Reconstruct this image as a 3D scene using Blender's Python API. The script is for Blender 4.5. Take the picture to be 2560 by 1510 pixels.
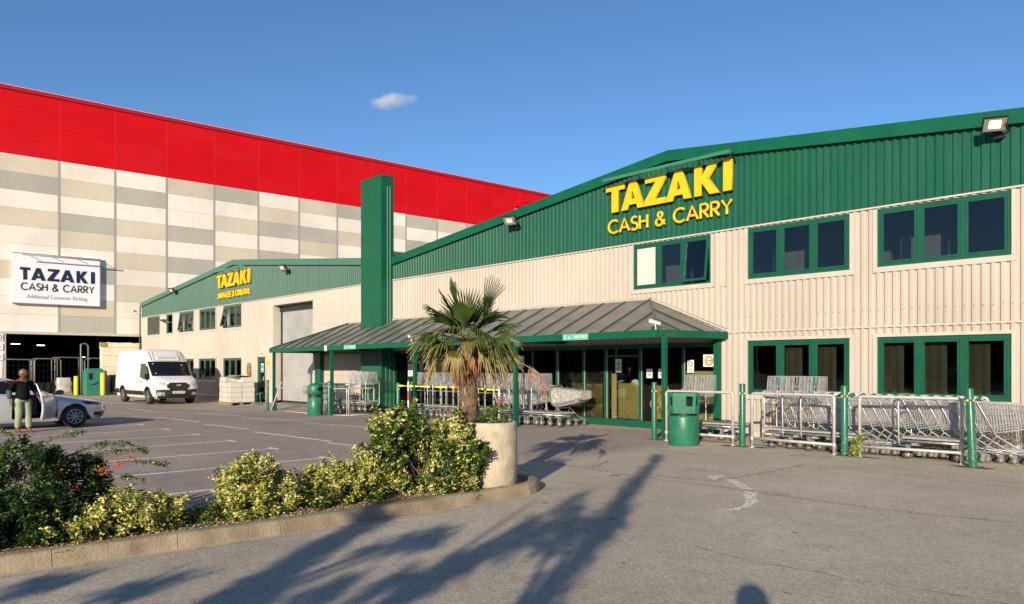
import bpy, bmesh, math, random
from mathutils import Vector, Matrix, noise
R = math.radians
SC = bpy.context.scene
for o in list(bpy.data.objects): bpy.data.objects.remove(o)
C = SC.collection

# ------------------------------------------------------------------ camera
# World axes: X runs along the shop front (to the right), Y runs into the buildings, Z up. Metres.
cam_d = bpy.data.cameras.new("camera"); cam = bpy.data.objects.new("camera", cam_d); C.objects.link(cam)
cam.location = (0, 0, 1.75)
cam.rotation_euler = (R(90), 0, R(46.50))
cam_d.sensor_width = 36; cam_d.lens = 25.755; cam_d.shift_y = 0.0628
cam_d.clip_start = 0.05; cam_d.clip_end = 3000
SC.camera = cam

# ------------------------------------------------------------------ light
SUN_EL = 17.4
SH = Vector((-0.493, 0.870, 0)).normalized()          # horizontal travel direction of the sunlight
W = bpy.data.worlds.new("World"); SC.world = W; W.use_nodes = True
nt = W.node_tree; nt.nodes.clear()
sky = nt.nodes.new('ShaderNodeTexSky'); sky.sky_type = 'NISHITA'; sky.sun_disc = False
sky.sun_elevation = R(SUN_EL); sky.sun_rotation = math.atan2(-SH.x, -SH.y)
sky.altitude = 0; sky.air_density = 1.0; sky.dust_density = 0.15; sky.ozone_density = 6.0
bg = nt.nodes.new('ShaderNodeBackground'); bg.inputs[1].default_value = 0.114
ou = nt.nodes.new('ShaderNodeOutputWorld')
nt.links.new(sky.outputs[0], bg.inputs[0]); nt.links.new(bg.outputs[0], ou.inputs[0])
sd = bpy.data.lights.new("sun", 'SUN'); sun = bpy.data.objects.new("sun", sd); C.objects.link(sun)
sd.energy = 5.0; sd.angle = R(0.53); sd.color = (1.0, 0.86, 0.67)
sun.rotation_euler = Vector((SH.x*math.cos(R(SUN_EL)), SH.y*math.cos(R(SUN_EL)), -math.sin(R(SUN_EL)))).to_track_quat('-Z', 'Y').to_euler()
sun.location = (20, -30, 20)
SC.view_settings.view_transform = 'Standard'; SC.view_settings.look = 'None'
SC.view_settings.exposure = 0.38; SC.view_settings.gamma = 1.0
SC.render.engine = 'CYCLES'; SC.cycles.volume_bounces = 3
SC.render.resolution_x = 1024; SC.render.resolution_y = 604

# ------------------------------------------------------------------ materials
MC = {}
def mat(name, col, rough=0.6, metal=0.0, var=0.0, scale=4.0, bump=0.0, bscale=40.0, col2=None, emit=None, estr=1.0, spec=0.5, alpha=None, coat=0.0):
    if name in MC: return MC[name]
    m = bpy.data.materials.new(name); m.use_nodes = True
    n = m.node_tree.nodes; l = m.node_tree.links; b = n['Principled BSDF']
    b.inputs['Base Color'].default_value = (*col, 1); b.inputs['Roughness'].default_value = rough
    b.inputs['Metallic'].default_value = metal; b.inputs['Specular IOR Level'].default_value = spec
    if coat: b.inputs['Coat Weight'].default_value = coat
    if var > 0 or col2:
        tc = n.new('ShaderNodeTexCoord'); nz = n.new('ShaderNodeTexNoise'); nz.inputs['Scale'].default_value = scale; nz.inputs['Detail'].default_value = 6
        l.new(tc.outputs['Object'], nz.inputs['Vector'])
        cr = n.new('ShaderNodeValToRGB'); cr.color_ramp.elements[0].position = 0.3; cr.color_ramp.elements[1].position = 0.7
        c2 = col2 if col2 else tuple(min(1, c*(1+var)) for c in col)
        c1 = tuple(c*(1-var) for c in col)
        cr.color_ramp.elements[0].color = (*c1, 1); cr.color_ramp.elements[1].color = (*c2, 1)
        l.new(nz.outputs['Fac'], cr.inputs['Fac']); l.new(cr.outputs['Color'], b.inputs['Base Color'])
        mr = n.new('ShaderNodeMapRange'); mr.inputs['To Min'].default_value = max(0.02, rough*0.8); mr.inputs['To Max'].default_value = min(1, rough*1.2)
        l.new(nz.outputs['Fac'], mr.inputs['Value']); l.new(mr.outputs['Result'], b.inputs['Roughness'])
    if bump > 0:
        tc2 = n.new('ShaderNodeTexCoord'); nz2 = n.new('ShaderNodeTexNoise'); nz2.inputs['Scale'].default_value = bscale; nz2.inputs['Detail'].default_value = 5
        l.new(tc2.outputs['Object'], nz2.inputs['Vector'])
        bp = n.new('ShaderNodeBump'); bp.inputs['Strength'].default_value = bump; bp.inputs['Distance'].default_value = 0.02
        l.new(nz2.outputs['Fac'], bp.inputs['Height']); l.new(bp.outputs['Normal'], b.inputs['Normal'])
    if emit: b.inputs['Emission Color'].default_value = (*emit, 1); b.inputs['Emission Strength'].default_value = estr
    MC[name] = m; return m

def glass_mat(name, tint, rough=0.02, ior=1.5):
    """thin pane: fresnel mirror over a tinted see-through sheet"""
    if name in MC: return MC[name]
    m = bpy.data.materials.new(name); m.use_nodes = True; n = m.node_tree.nodes; l = m.node_tree.links; n.clear()
    o = n.new('ShaderNodeOutputMaterial'); mx = n.new('ShaderNodeMixShader'); fr = n.new('ShaderNodeFresnel'); fr.inputs[0].default_value = ior
    g = n.new('ShaderNodeBsdfGlossy'); g.inputs['Roughness'].default_value = rough; t = n.new('ShaderNodeBsdfTransparent'); t.inputs[0].default_value = (*tint, 1)
    tc = n.new('ShaderNodeTexCoord'); nz = n.new('ShaderNodeTexNoise'); nz.inputs['Scale'].default_value = 1.6; bp = n.new('ShaderNodeBump'); bp.inputs['Strength'].default_value = 0.05; bp.inputs['Distance'].default_value = 0.05
    l.new(tc.outputs['Object'], nz.inputs['Vector']); l.new(nz.outputs['Fac'], bp.inputs['Height']); l.new(bp.outputs['Normal'], g.inputs['Normal'])
    l.new(fr.outputs[0], mx.inputs[0]); l.new(t.outputs[0], mx.inputs[1]); l.new(g.outputs[0], mx.inputs[2]); l.new(mx.outputs[0], o.inputs[0])
    MC[name] = m; return m

def wallmat(name, col, streak, rough=0.55, patch=None):
    """painted sheet metal: vertical dirt streaks + broad fading; patch = (centre x, centre z, colour) repainted areas"""
    m = mat(name, col, rough, spec=.32); n = m.node_tree.nodes; l = m.node_tree.links; b = n['Principled BSDF']
    ge = n.new('ShaderNodeNewGeometry'); mp = n.new('ShaderNodeMapping'); mp.inputs['Scale'].default_value = (5.0, 5.0, 0.35)
    l.new(ge.outputs['Position'], mp.inputs['Vector'])
    nz = n.new('ShaderNodeTexNoise'); nz.inputs['Scale'].default_value = 1.0; nz.inputs['Detail'].default_value = 8; nz.inputs['Roughness'].default_value = 0.7
    l.new(mp.outputs['Vector'], nz.inputs['Vector'])
    nb = n.new('ShaderNodeTexNoise'); nb.inputs['Scale'].default_value = 0.45; nb.inputs['Detail'].default_value = 4
    l.new(ge.outputs['Position'], nb.inputs['Vector'])
    r1 = n.new('ShaderNodeMapRange'); r1.inputs['From Min'].default_value = 0.35; r1.inputs['From Max'].default_value = 0.75; l.new(nz.outputs['Fac'], r1.inputs['Value'])
    mul = n.new('ShaderNodeMath'); mul.operation = 'MULTIPLY'; mul.inputs[1].default_value = 0.45; l.new(r1.outputs['Result'], mul.inputs[0])
    mx = n.new('ShaderNodeMixRGB'); mx.inputs[1].default_value = (*col, 1); mx.inputs[2].default_value = (*streak, 1); l.new(mul.outputs[0], mx.inputs[0])
    mx2 = n.new('ShaderNodeMixRGB'); mx2.blend_type = 'MULTIPLY'; mx2.inputs[0].default_value = 1.0
    r2 = n.new('ShaderNodeMapRange'); r2.inputs['From Min'].default_value = 0.3; r2.inputs['From Max'].default_value = 0.7; r2.inputs['To Min'].default_value = 0.90; r2.inputs['To Max'].default_value = 1.06
    l.new(nb.outputs['Fac'], r2.inputs['Value']); l.new(mx.outputs[0], mx2.inputs[1]); l.new(r2.outputs['Result'], mx2.inputs[2])
    last = mx2.outputs[0]
    for (px, pz, sx, sz, pc, amt) in (patch or []):
        sp = n.new('ShaderNodeVectorMath'); sp.operation = 'SUBTRACT'; sp.inputs[1].default_value = (px, 16.92, pz); l.new(ge.outputs['Position'], sp.inputs[0])
        sc = n.new('ShaderNodeVectorMath'); sc.operation = 'MULTIPLY'; sc.inputs[1].default_value = (1/sx, 1, 1/sz); l.new(sp.outputs[0], sc.inputs[0])
        le = n.new('ShaderNodeVectorMath'); le.operation = 'LENGTH'; l.new(sc.outputs[0], le.inputs[0])
        pn = n.new('ShaderNodeTexNoise'); pn.inputs['Scale'].default_value = 5.5; l.new(ge.outputs['Position'], pn.inputs['Vector'])
        ad = n.new('ShaderNodeMath'); ad.operation = 'MULTIPLY_ADD'; ad.inputs[1].default_value = 3.0; l.new(pn.outputs['Fac'], ad.inputs[0]); l.new(le.outputs['Value'], ad.inputs[2])
        r3 = n.new('ShaderNodeMapRange'); r3.inputs['From Min'].default_value = 2.5; r3.inputs['From Max'].default_value = 2.2; r3.inputs['To Max'].default_value = amt; l.new(ad.outputs[0], r3.inputs['Value'])
        m3 = n.new('ShaderNodeMixRGB'); m3.inputs[2].default_value = (*pc, 1); l.new(r3.outputs['Result'], m3.inputs[0]); l.new(last, m3.inputs[1]); last = m3.outputs[0]
    l.new(last, b.inputs['Base Color'])
    return m

GREEN = (0.005, 0.083, 0.047); CREAM = (0.478, 0.425, 0.362)
M_green = wallmat('green_sheet', GREEN, (0.035, 0.135, 0.09), 0.40, patch=[(-8.55, 6.55, 0.75, 0.9, (0.008, 0.105, 0.040), 0.5), (-13.9, 5.9, 0.5, 0.5, (0.008, 0.10, 0.045), 0.35), (-10.6, 5.9, 1.0, 0.5, (0.008, 0.10, 0.045), 0.35)])
M_green_pale = wallmat('green_sheet_pale', (0.035, 0.115, 0.083), (0.08, 0.155, 0.125), 0.5)  # paler, greyer green for the far gable
M_cream = wallmat('cream_sheet', CREAM, (0.38, 0.325, 0.26), 0.5)
M_ctrim = mat('cream_trim', (0.51, 0.455, 0.38), 0.5, var=0.06, scale=2)
M_gtrim = mat('green_trim', (0.003, 0.094, 0.048), 0.45, var=0.12, scale=1.5, spec=.25)
M_gframe = mat('green_frame', (0.006, 0.085, 0.045), 0.35, var=0.1, scale=3)
M_roof = mat('roof_sheet', (0.16, 0.17, 0.17), 0.6, var=0.15, scale=0.5)
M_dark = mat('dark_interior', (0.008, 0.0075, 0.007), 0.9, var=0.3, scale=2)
M_black = mat('black_plastic', (0.012, 0.012, 0.013), 0.45, var=0.2, scale=8)
M_rub = mat('tyre_rubber', (0.02, 0.02, 0.02), 0.8, var=0.2, scale=20, bump=0.3, bscale=60)
M_galv = mat('galvanised_tube', (0.46, 0.46, 0.45), 0.42, metal=0.55, var=0.22, scale=12, bump=0.12, bscale=90)
M_chrome = mat('zinc_wire', (0.62, 0.62, 0.63), 0.3, metal=0.75, var=0.15, scale=14)
M_rail = mat('painted_rail', (0.50, 0.49, 0.45), 0.5, metal=0.2, var=0.14, scale=9, bump=0.1)
M_glass = glass_mat('window_glass', (0.80, 0.82, 0.80))
M_glass_dk = glass_mat('dark_glass', (0.10, 0.12, 0.12), 0.01, 1.6)
M_white = mat('white_paint', (0.72, 0.71, 0.69), 0.35, var=0.04, scale=1.2)
M_yel = mat('yellow_letter', (0.88, 0.46, 0.004), 0.55, var=0.05, scale=3)
M_ylet = M_yel
M_navy = mat('navy_letter', (0.008, 0.013, 0.055), 0.5)
M_grayl = mat('grey_letter', (0.30, 0.30, 0.36), 0.5)

# ------------------------------------------------------------------ mesh builder
def sst(x): x = max(0, min(1, x)); return x*x*(3-2*x)
def gz(u, v):
    """the yard falls gently to the left in front of the buildings"""
    return -0.21*sst((-u-15)/16)*sst((v-8)/5)*(1-0.5*sst((v-15)/2.2)*(1 if u > -50 else 0))
class MB:
    def __init__(s): s.v = []; s.f = []; s.m = []; s.sm = []
    def add(s, vs, fs, m=0, sm=False):
        b = len(s.v); s.v += [tuple(p) for p in vs]
        for f in fs: s.f.append(tuple(b+i for i in f)); s.m.append(m); s.sm.append(sm)
    def quad(s, a, b, c, d, m=0): s.add([a, b, c, d], [(0, 1, 2, 3)], m)
    def box(s, x0, y0, z0, x1, y1, z1, m=0):
        s.add([(x0,y0,z0),(x1,y0,z0),(x1,y1,z0),(x0,y1,z0),(x0,y0,z1),(x1,y0,z1),(x1,y1,z1),(x0,y1,z1)],
              [(0,3,2,1),(4,5,6,7),(0,1,5,4),(1,2,6,5),(2,3,7,6),(3,0,4,7)], m)
    def bbox(s, x0, y0, z0, x1, y1, z1, b=0.01, m=0):
        """box with chamfered edges"""
        bm = bmesh.new(); bmesh.ops.create_cube(bm, size=1)
        for v in bm.verts: v.co = Vector(((x0+x1)/2+v.co.x*(x1-x0), (y0+y1)/2+v.co.y*(y1-y0), (z0+z1)/2+v.co.z*(z1-z0)))
        bmesh.ops.bevel(bm, geom=bm.edges[:], offset=b, segments=2, profile=0.6, affect='EDGES')
        s.bm(bm, m)
    def bm(s, bm, m=0, M=None, sm=False):
        bm.verts.ensure_lookup_table(); bm.verts.index_update()
        s.add([(M @ v.co if M else v.co.copy()) for v in bm.verts], [tuple(v.index for v in f.verts) for f in bm.faces], m, sm); bm.free()
    def xbox(s, M, sx, sy, sz, m=0):
        vs = [M @ Vector((x*sx/2, y*sy/2, z*sz/2)) for z in (-1, 1) for x, y in ((-1,-1),(1,-1),(1,1),(-1,1))]
        s.add(vs, [(0,3,2,1),(4,5,6,7),(0,1,5,4),(1,2,6,5),(2,3,7,6),(3,0,4,7)], m)
    def tube(s, pts, r, n=8, m=0, cap=True, closed=False, sm=True):
        pts = [Vector(p) for p in pts]; k = len(pts); rr = r if isinstance(r, (list, tuple)) else [r]*k
        rings = []; up = None
        for i, p in enumerate(pts):
            if closed: t = (pts[(i+1) % k]-pts[i-1])
            else: t = pts[min(i+1, k-1)]-pts[max(i-1, 0)]
            t.normalize()
            if up is None: up = Vector((0,0,1)) if abs(t.z) < 0.9 else Vector((1,0,0))
            a = t.cross(up)
            if a.length < 1e-4: up = Vector((1,0,0)) if abs(t.x) < .9 else Vector((0,1,0)); a = t.cross(up)
            a.normalize(); b = a.cross(t); up = b
            rings.append([p+(a*math.cos(2*math.pi*j/n)+b*math.sin(2*math.pi*j/n))*rr[i] for j in range(n)])
        vs = [q for g in rings for q in g]; fs = []
        for i in range(k if closed else k-1):
            i2 = (i+1) % k
            for j in range(n):
                j2 = (j+1) % n; fs.append((i*n+j, i*n+j2, i2*n+j2, i2*n+j))
        s.add(vs, fs, m, sm)
        if cap and not closed: s.add(rings[0], [tuple(range(n))], m); s.add(rings[-1], [tuple(reversed(range(n)))], m)
    def lathe(s, prof, n=24, c=(0,0,0), m=0, axis='z', sm=True, a0=0, M=None):
        c = Vector(c); vs = []
        for (r, h) in prof:
            for j in range(n):
                a = a0+2*math.pi*j/n; x, y = r*math.cos(a), r*math.sin(a)
                p = Vector((x, y, h)) if axis == 'z' else (Vector((x, h, y)) if axis == 'y' else Vector((h, x, y)))
                vs.append((M @ p if M else p)+c)
        fs = []
        for i in range(len(prof)-1):
            for j in range(n):
                j2 = (j+1) % n; fs.append((i*n+j, i*n+j2, (i+1)*n+j2, (i+1)*n+j))
        s.add(vs, fs, m, sm)
    def prism(s, poly, d0, d1, ax='y', m=0):
        """polygon (a,b) extruded: ax y -> (x,z) polygon, ax x -> (y,z), ax z -> (x,y)"""
        def P(a, b, d): return (a, d, b) if ax == 'y' else ((d, a, b) if ax == 'x' else (a, b, d))
        n = len(poly)
        vs = [P(a, b, d0) for a, b in poly]+[P(a, b, d1) for a, b in poly]
        s.add(vs, [tuple(range(n)), tuple(reversed(range(n, 2*n)))]+[(i, i+n, (i+1) % n+n, (i+1) % n) for i in range(n)], m)
    def grid(s, rows, m=0, sm=True, mf=None, closed=False):
        """rows: list of equal-length lists of points"""
        k = len(rows[0]); vs = [p for r in rows for p in r]; b = len(s.v); s.v += [tuple(p) for p in vs]
        for i in range(len(rows)-1):
            for j in range(k if closed else k-1):
                j2 = (j+1) % k
                mm = mf(i, j) if mf else m
                if mm is None: continue
                ids = [i*k+j, i*k+j2, (i+1)*k+j2, (i+1)*k+j]
                s.f.append(tuple(b+q for q in ids)); s.m.append(mm); s.sm.append(sm)
    def build(s, name, mats, parent=None, base=None, fix=True):
        me = bpy.data.meshes.new(name)
        off = Vector(base) if base is not None else (parent_world(parent) if parent else Vector((0,0,0)))
        me.from_pydata([(p[0]-off.x, p[1]-off.y, p[2]-off.z) for p in s.v], [], s.f)
        for mm in (mats if isinstance(mats, (list, tuple)) else [mats]): me.materials.append(mm)
        me.polygons.foreach_set('material_index', s.m); me.polygons.foreach_set('use_smooth', s.sm)
        me.update()
        if fix:
            bm = bmesh.new(); bm.from_mesh(me); bmesh.ops.remove_doubles(bm, verts=bm.verts, dist=1e-5)
            bmesh.ops.recalc_face_normals(bm, faces=bm.faces)
            bm.to_mesh(me); bm.free()
        o = bpy.data.objects.new(name, me); C.objects.link(o)
        if parent: o.parent = parent
        elif base is not None: o.location = base
        return o
def parent_world(p):
    v = Vector((0,0,0))
    while p: v += p.location; p = p.parent
    return v
def tag(o, label, cat, group=None):
    o['label'] = label; o['category'] = cat
    if group: o['group'] = group
    return o
def thing(name, label, cat, loc=(0,0,0), group=None):
    o = bpy.data.objects.new(name, None); C.objects.link(o); o.location = loc; o.empty_display_size = 0.3
    return tag(o, label, cat, group)
def struct(mb, name, mats, base=None):
    o = mb.build(name, mats, None, base); o['kind'] = 'structure'; return o
def clone(src, loc, rotz, label, group=None, scale=None):
    def cp(o, par):
        c = o.copy(); C.objects.link(c); c.parent = par
        for ch in list(o.children): cp(ch, c)
        return c
    r = cp(src, None); r.location = loc; r.rotation_euler = (0, 0, rotz); r['label'] = label
    if group: r['group'] = group
    if scale: r.scale = scale
    return r

# ------------------------------------------------------------------ lettering
def curve_mesh(splines, extrude=0.0, bevel=0.0, dim='2D', cyclic=True):
    cu = bpy.data.curves.new('glyph', 'CURVE'); cu.dimensions = dim
    if dim == '2D': cu.fill_mode = 'BOTH'; cu.extrude = extrude
    else: cu.fill_mode = 'FULL'; cu.bevel_depth = bevel; cu.bevel_resolution = 2; cu.use_fill_caps = True
    for sp in splines:
        s = cu.splines.new('POLY'); s.points.add(len(sp)-1)
        for i, p in enumerate(sp): s.points[i].co = (p[0], p[1], 0, 1)
        s.use_cyclic_u = cyclic
    o = bpy.data.objects.new('glyph', cu); C.objects.link(o)
    dg = bpy.context.evaluated_depsgraph_get(); me = bpy.data.meshes.new_from_object(o.evaluated_get(dg))
    bpy.data.objects.remove(o); bpy.data.curves.remove(cu); return me
BOLD = {
 'T': (0.70, [[(0,1),(0,.79),(.22,.79),(.22,0),(.48,0),(.48,.79),(.70,.79),(.70,1)]]),
 'A': (0.98, [[(0,0),(.36,1),(.62,1),(.98,0),(.70,0),(.645,.17),(.335,.17),(.28,0)], [(.49,.66),(.40,.36),(.58,.36)]]),
 'Z': (0.84, [[(.03,1),(.03,.80),(.45,.80),(0,.16),(0,0),(.84,0),(.84,.20),(.40,.20),(.84,.86),(.84,1)]]),
 'K': (0.86, [[(0,0),(0,1),(.26,1),(.26,.62),(.50,1),(.82,1),(.50,.54),(.88,0),(.54,0),(.26,.42),(.26,0)]]),
 'I': (0.27, [[(0,0),(0,1),(.27,1),(.27,0)]]),
}
def arc(cx, cy, rx, ry, a0, a1, n=14): return [(cx+rx*math.cos(R(a0+(a1-a0)*i/n)), cy+ry*math.sin(R(a0+(a1-a0)*i/n))) for i in range(n+1)]
STK = {
 'C': (0.80, [arc(.48,.5,.48,.5,48,312)]),
 'A': (0.80, [[(0,0),(.40,1),(.80,0)], [(.13,.32),(.67,.32)]]),
 'S': (0.50, [arc(.25,.76,.23,.24,35,270)+arc(.25,.26,.25,.26,90,-145)[1:]]),
 'H': (0.62, [[(0,0),(0,1)], [(.62,0),(.62,1)], [(0,.53),(.62,.53)]]),
 '&': (0.72, [[(.72,.02),(.22,.66)]+arc(.34,.80,.17,.19,215,-55)+[(.12,.42)]+arc(.27,.26,.26,.26,125,300)+[(.60,.22),(.70,.40)]]),
 'R': (0.56, [[(0,0),(0,1),(.26,1)]+arc(.26,.745,.26,.255,80,-80)+[(0,.49)], [(.20,.49),(.56,0)]]),
 'Y': (0.66, [[(0,1),(.33,.48),(.66,1)], [(.33,.48),(.33,0)]]),
 'J': (0.34, [[(.34,1),(.34,.22)]+arc(.15,.2,.19,.2,0,-150)]),
 'P': (0.50, [[(0,0),(0,1),(.24,1)]+arc(.24,.73,.26,.27,80,-80)+[(0,.46)]]),
 'N': (0.68, [[(0,0),(0,1),(.68,0),(.68,1)]]),
 'E': (0.44, [[(.44,1),(0,1),(0,0),(.44,0)], [(0,.53),(.42,.53)]]),
 'O': (0.98, [arc(.49,.5,.49,.5,0,360,24)]),
 'I': (0.02, [[(.01,0),(.01,1)]]), 'T': (0.56, [[(0,1),(.56,1)], [(.28,1),(.28,0)]]),
 'L': (0.40, [[(0,1),(0,0),(.40,0)]]), ' ': (0.30, []),
}
def place_mesh(me, name, org, xd, yd, box, mt, parent, depth=1.0):
    """fit a mesh lying in its own xy plane into box=(w,h) on a plane spanned by xd, yd from org"""
    xs = [v.co.x for v in me.vertices]; ys = [v.co.y for v in me.vertices]
    x0, x1, y0, y1 = min(xs), max(xs), min(ys), max(ys); xd = Vector(xd); yd = Vector(yd); nd = xd.cross(yd)
    sx = box[0]/(x1-x0); sy = box[1]/(y1-y0); org = Vector(org)
    off = parent_world(parent)
    for v in me.vertices: v.co = org+xd*(v.co.x-x0)*sx+yd*(v.co.y-y0)*sy+nd*v.co.z*depth-off
    me.materials.clear(); me.materials.append(mt)
    o = bpy.data.objects.new(name, me); C.objects.link(o); o.parent = parent; return o
def bold_word(word, name, org, xd, yd, w, h, thick, mt, parent, gaps=None, own=True):
    tot = 0; pos = []
    for i, ch in enumerate(word):
        g = (gaps[i] if gaps else 0.06); tot += g if i else 0; pos.append(tot); tot += BOLD[ch][0]
    k = w/tot; xd = Vector(xd)
    for ch, p in zip(word, pos):
        me = curve_mesh(BOLD[ch][1], extrude=thick/2)
        place_mesh(me, name, Vector(org)+xd*p*k, xd, yd, (BOLD[ch][0]*k, h), mt, parent)
def stroke_word(word, name, org, xd, yd, w, h, rad, mt, parent, gap=0.2, depth=1.0, each=True):
    tot = 0; pos = []
    for i, ch in enumerate(word): pos.append(tot); tot += STK[ch][0]+gap
    tot -= gap; k = w/tot; xd = Vector(xd); yd = Vector(yd); off = parent_world(parent); nd = xd.cross(yd)
    for ch, p in zip(word, pos):
        if not STK[ch][1]: continue
        me = curve_mesh([[(x*k, y*h) for x, y in sp] for sp in STK[ch][1]], bevel=rad, dim='3D', cyclic=False)
        for v in me.vertices: v.co = Vector(org)+xd*(v.co.x+p*k)+yd*v.co.y+nd*v.co.z*depth-off
        me.materials.clear(); me.materials.append(mt)
        for q in me.polygons: q.use_smooth = True
        o = bpy.data.objects.new(name, me); C.objects.link(o); o.parent = parent
def text_obj(txt, name, org, xd, yd, w, h, mt, parent, ext=0.002, bold=0.0):
    cu = bpy.data.curves.new('txt', 'FONT'); cu.body = txt; cu.extrude = ext; cu.offset = bold; cu.size = 1.0
    o = bpy.data.objects.new('txt', cu); C.objects.link(o); dg = bpy.context.evaluated_depsgraph_get()
    me = bpy.data.meshes.new_from_object(o.evaluated_get(dg)); bpy.data.objects.remove(o)
    return place_mesh(me, name, org, xd, yd, (w, h), mt, parent)

# ================================================================== GROUND
def asphalt_mat():
    m = mat('asphalt', (0.2, 0.185, 0.17), 0.93, spec=0.25); n = m.node_tree.nodes; l = m.node_tree.links; b = n['Principled BSDF']
    ge = n.new('ShaderNodeNewGeometry'); P = ge.outputs['Position']
    def nz(sc, det, ro=0.6):
        q = n.new('ShaderNodeTexNoise'); q.inputs['Scale'].default_value = sc; q.inputs['Detail'].default_value = det; q.inputs['Roughness'].default_value = ro; l.new(P, q.inputs['Vector']); return q.outputs['Fac']
    def rng(i, a, b_, c, d):
        q = n.new('ShaderNodeMapRange'); q.inputs['From Min'].default_value = a; q.inputs['From Max'].default_value = b_; q.inputs['To Min'].default_value = c; q.inputs['To Max'].default_value = d; l.new(i, q.inputs['Value']); return q.outputs['Result']
    def mul(a, b_):
        q = n.new('ShaderNodeMath'); q.operation = 'MULTIPLY'; l.new(a, q.inputs[0]); l.new(b_, q.inputs[1]); return q.outputs[0]
    vo = n.new('ShaderNodeTexVoronoi'); vo.inputs['Scale'].default_value = 95; l.new(P, vo.inputs['Vector'])
    grain = rng(vo.outputs['Distance'], 0.0, 0.75, 1.25, 0.66)
    vb = n.new('ShaderNodeTexVoronoi'); vb.inputs['Scale'].default_value = 42; l.new(P, vb.inputs['Vector'])
    spr = n.new('ShaderNodeSeparateColor'); l.new(vb.outputs['Color'], spr.inputs[0])
    chip = rng(spr.outputs[0], 0.0, 1.0, 0.85, 1.16)
    fine = rng(nz(160, 2), 0.3, 0.7, 0.84, 1.16)
    broad = rng(nz(0.35, 5), 0.3, 0.7, 0.80, 1.12)
    med = rng(nz(3.0, 6, 0.7), 0.3, 0.75, 0.88, 1.08)
    k = mul(mul(mul(mul(grain, fine), broad), med), chip)
    # darker tone in the bays and under the canopy (X < -8.8)
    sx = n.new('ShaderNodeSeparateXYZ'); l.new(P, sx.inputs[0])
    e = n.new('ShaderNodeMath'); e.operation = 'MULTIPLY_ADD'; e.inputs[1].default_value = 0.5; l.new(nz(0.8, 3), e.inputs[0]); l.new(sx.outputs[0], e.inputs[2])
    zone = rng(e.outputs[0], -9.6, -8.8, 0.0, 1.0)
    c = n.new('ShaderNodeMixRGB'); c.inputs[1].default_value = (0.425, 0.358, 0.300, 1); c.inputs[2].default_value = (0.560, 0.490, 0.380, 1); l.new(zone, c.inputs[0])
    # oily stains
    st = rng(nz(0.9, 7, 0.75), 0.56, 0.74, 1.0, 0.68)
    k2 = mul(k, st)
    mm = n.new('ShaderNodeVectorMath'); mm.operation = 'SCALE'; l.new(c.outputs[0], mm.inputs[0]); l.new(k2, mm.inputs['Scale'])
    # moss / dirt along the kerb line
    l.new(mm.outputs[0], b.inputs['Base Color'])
    bp = n.new('ShaderNodeBump'); bp.inputs['Strength'].default_value = 0.55; bp.inputs['Distance'].default_value = 0.006; l.new(vo.outputs['Distance'], bp.inputs['Height']); bp.invert = True
    l.new(bp.outputs['Normal'], b.inputs['Normal'])
    return m
M_asph = asphalt_mat()
g = MB()
S = 420
gx = [-S, -200, -120]+[-90+2*i for i in range(20)]+[-50+i for i in range(50)]+[0, 4, 20, 100, S]
gy = [-S, -100, -30, -8, 0, 4]+[7+.75*i for i in range(19)]+[24, 40, 100, S]
g.grid([[(x, y, gz(x, y)) for x in gx] for y in gy], 0, False)
struct(g, 'ground', M_asph)

def worn_mat(name, col, wear=0.5, scale=14):
    """road paint worn through to the asphalt"""
    m = mat(name, col, 0.8); n = m.node_tree.nodes; l = m.node_tree.links; b = n['Principled BSDF']
    ge = n.new('ShaderNodeNewGeometry'); nz = n.new('ShaderNodeTexNoise'); nz.inputs['Scale'].default_value = scale; nz.inputs['Detail'].default_value = 8; nz.inputs['Roughness'].default_value = 0.75
    l.new(ge.outputs['Position'], nz.inputs['Vector'])
    r = n.new('ShaderNodeMapRange'); r.inputs['From Min'].default_value = wear-0.07; r.inputs['From Max'].default_value = wear+0.07; l.new(nz.outputs['Fac'], r.inputs['Value'])
    l.new(r.outputs['Result'], b.inputs['Alpha']); return m
M_line = worn_mat('worn_white_line', (0.92, 0.88, 0.78), 0.40, 9)
M_line2 = worn_mat('worn_white_line_faint', (0.62, 0.58, 0.52), 0.52, 12)
M_arrow = worn_mat('worn_white_arrow', (0.95, 0.92, 0.82), 0.50, 15)
M_pink = worn_mat('faded_pink_line', (0.47, 0.33, 0.28), 0.45, 5)
M_yline = worn_mat('worn_yellow_line', (0.72, 0.55, 0.20), 0.44, 11)
M_crack = worn_mat('crack_filler', (0.09, 0.07, 0.055), 0.46, 7)
M_moss = worn_mat('moss', (0.06, 0.07, 0.02), 0.44, 16)

def strip(mb, pts, w, z=0.004, m=0):
    if not isinstance(w, list):
        q = []
        for a, b_ in zip(pts[:-1], pts[1:]):
            n_ = max(1, int(math.dist(a, b_)/.5)); q += [(a[0]+(b_[0]-a[0])*i/n_, a[1]+(b_[1]-a[1])*i/n_) for i in range(n_)]
        pts = q+[pts[-1]]
    pts = [Vector((p[0], p[1], z+gz(p[0], p[1])+(.006 if gz(p[0], p[1]) < -.001 else 0))) for p in pts]; rows = []
    for i, p in enumerate(pts):
        t = (pts[min(i+1, len(pts)-1)]-pts[max(i-1, 0)]); t.z = 0; t.normalize(); nn = Vector((-t.y, t.x, 0)); ww = w[i] if isinstance(w, list) else w
        rows.append([p-nn*ww/2, p+nn*ww/2])
    mb.grid(rows, m, sm=False)
mk = MB()
for k in range(12):                                     # parking bay dividers with T ends
    u = -10.43-2.19*k; v0 = -1.5; v1 = 7.0
    strip(mk, [(u, v0), (u-0.05, 3.0), (u, v1)], 0.075, m=0)
    strip(mk, [(u-0.22, v1+0.05), (u+0.26, v1+0.05)], 0.09, 0.0042, m=0)
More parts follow.
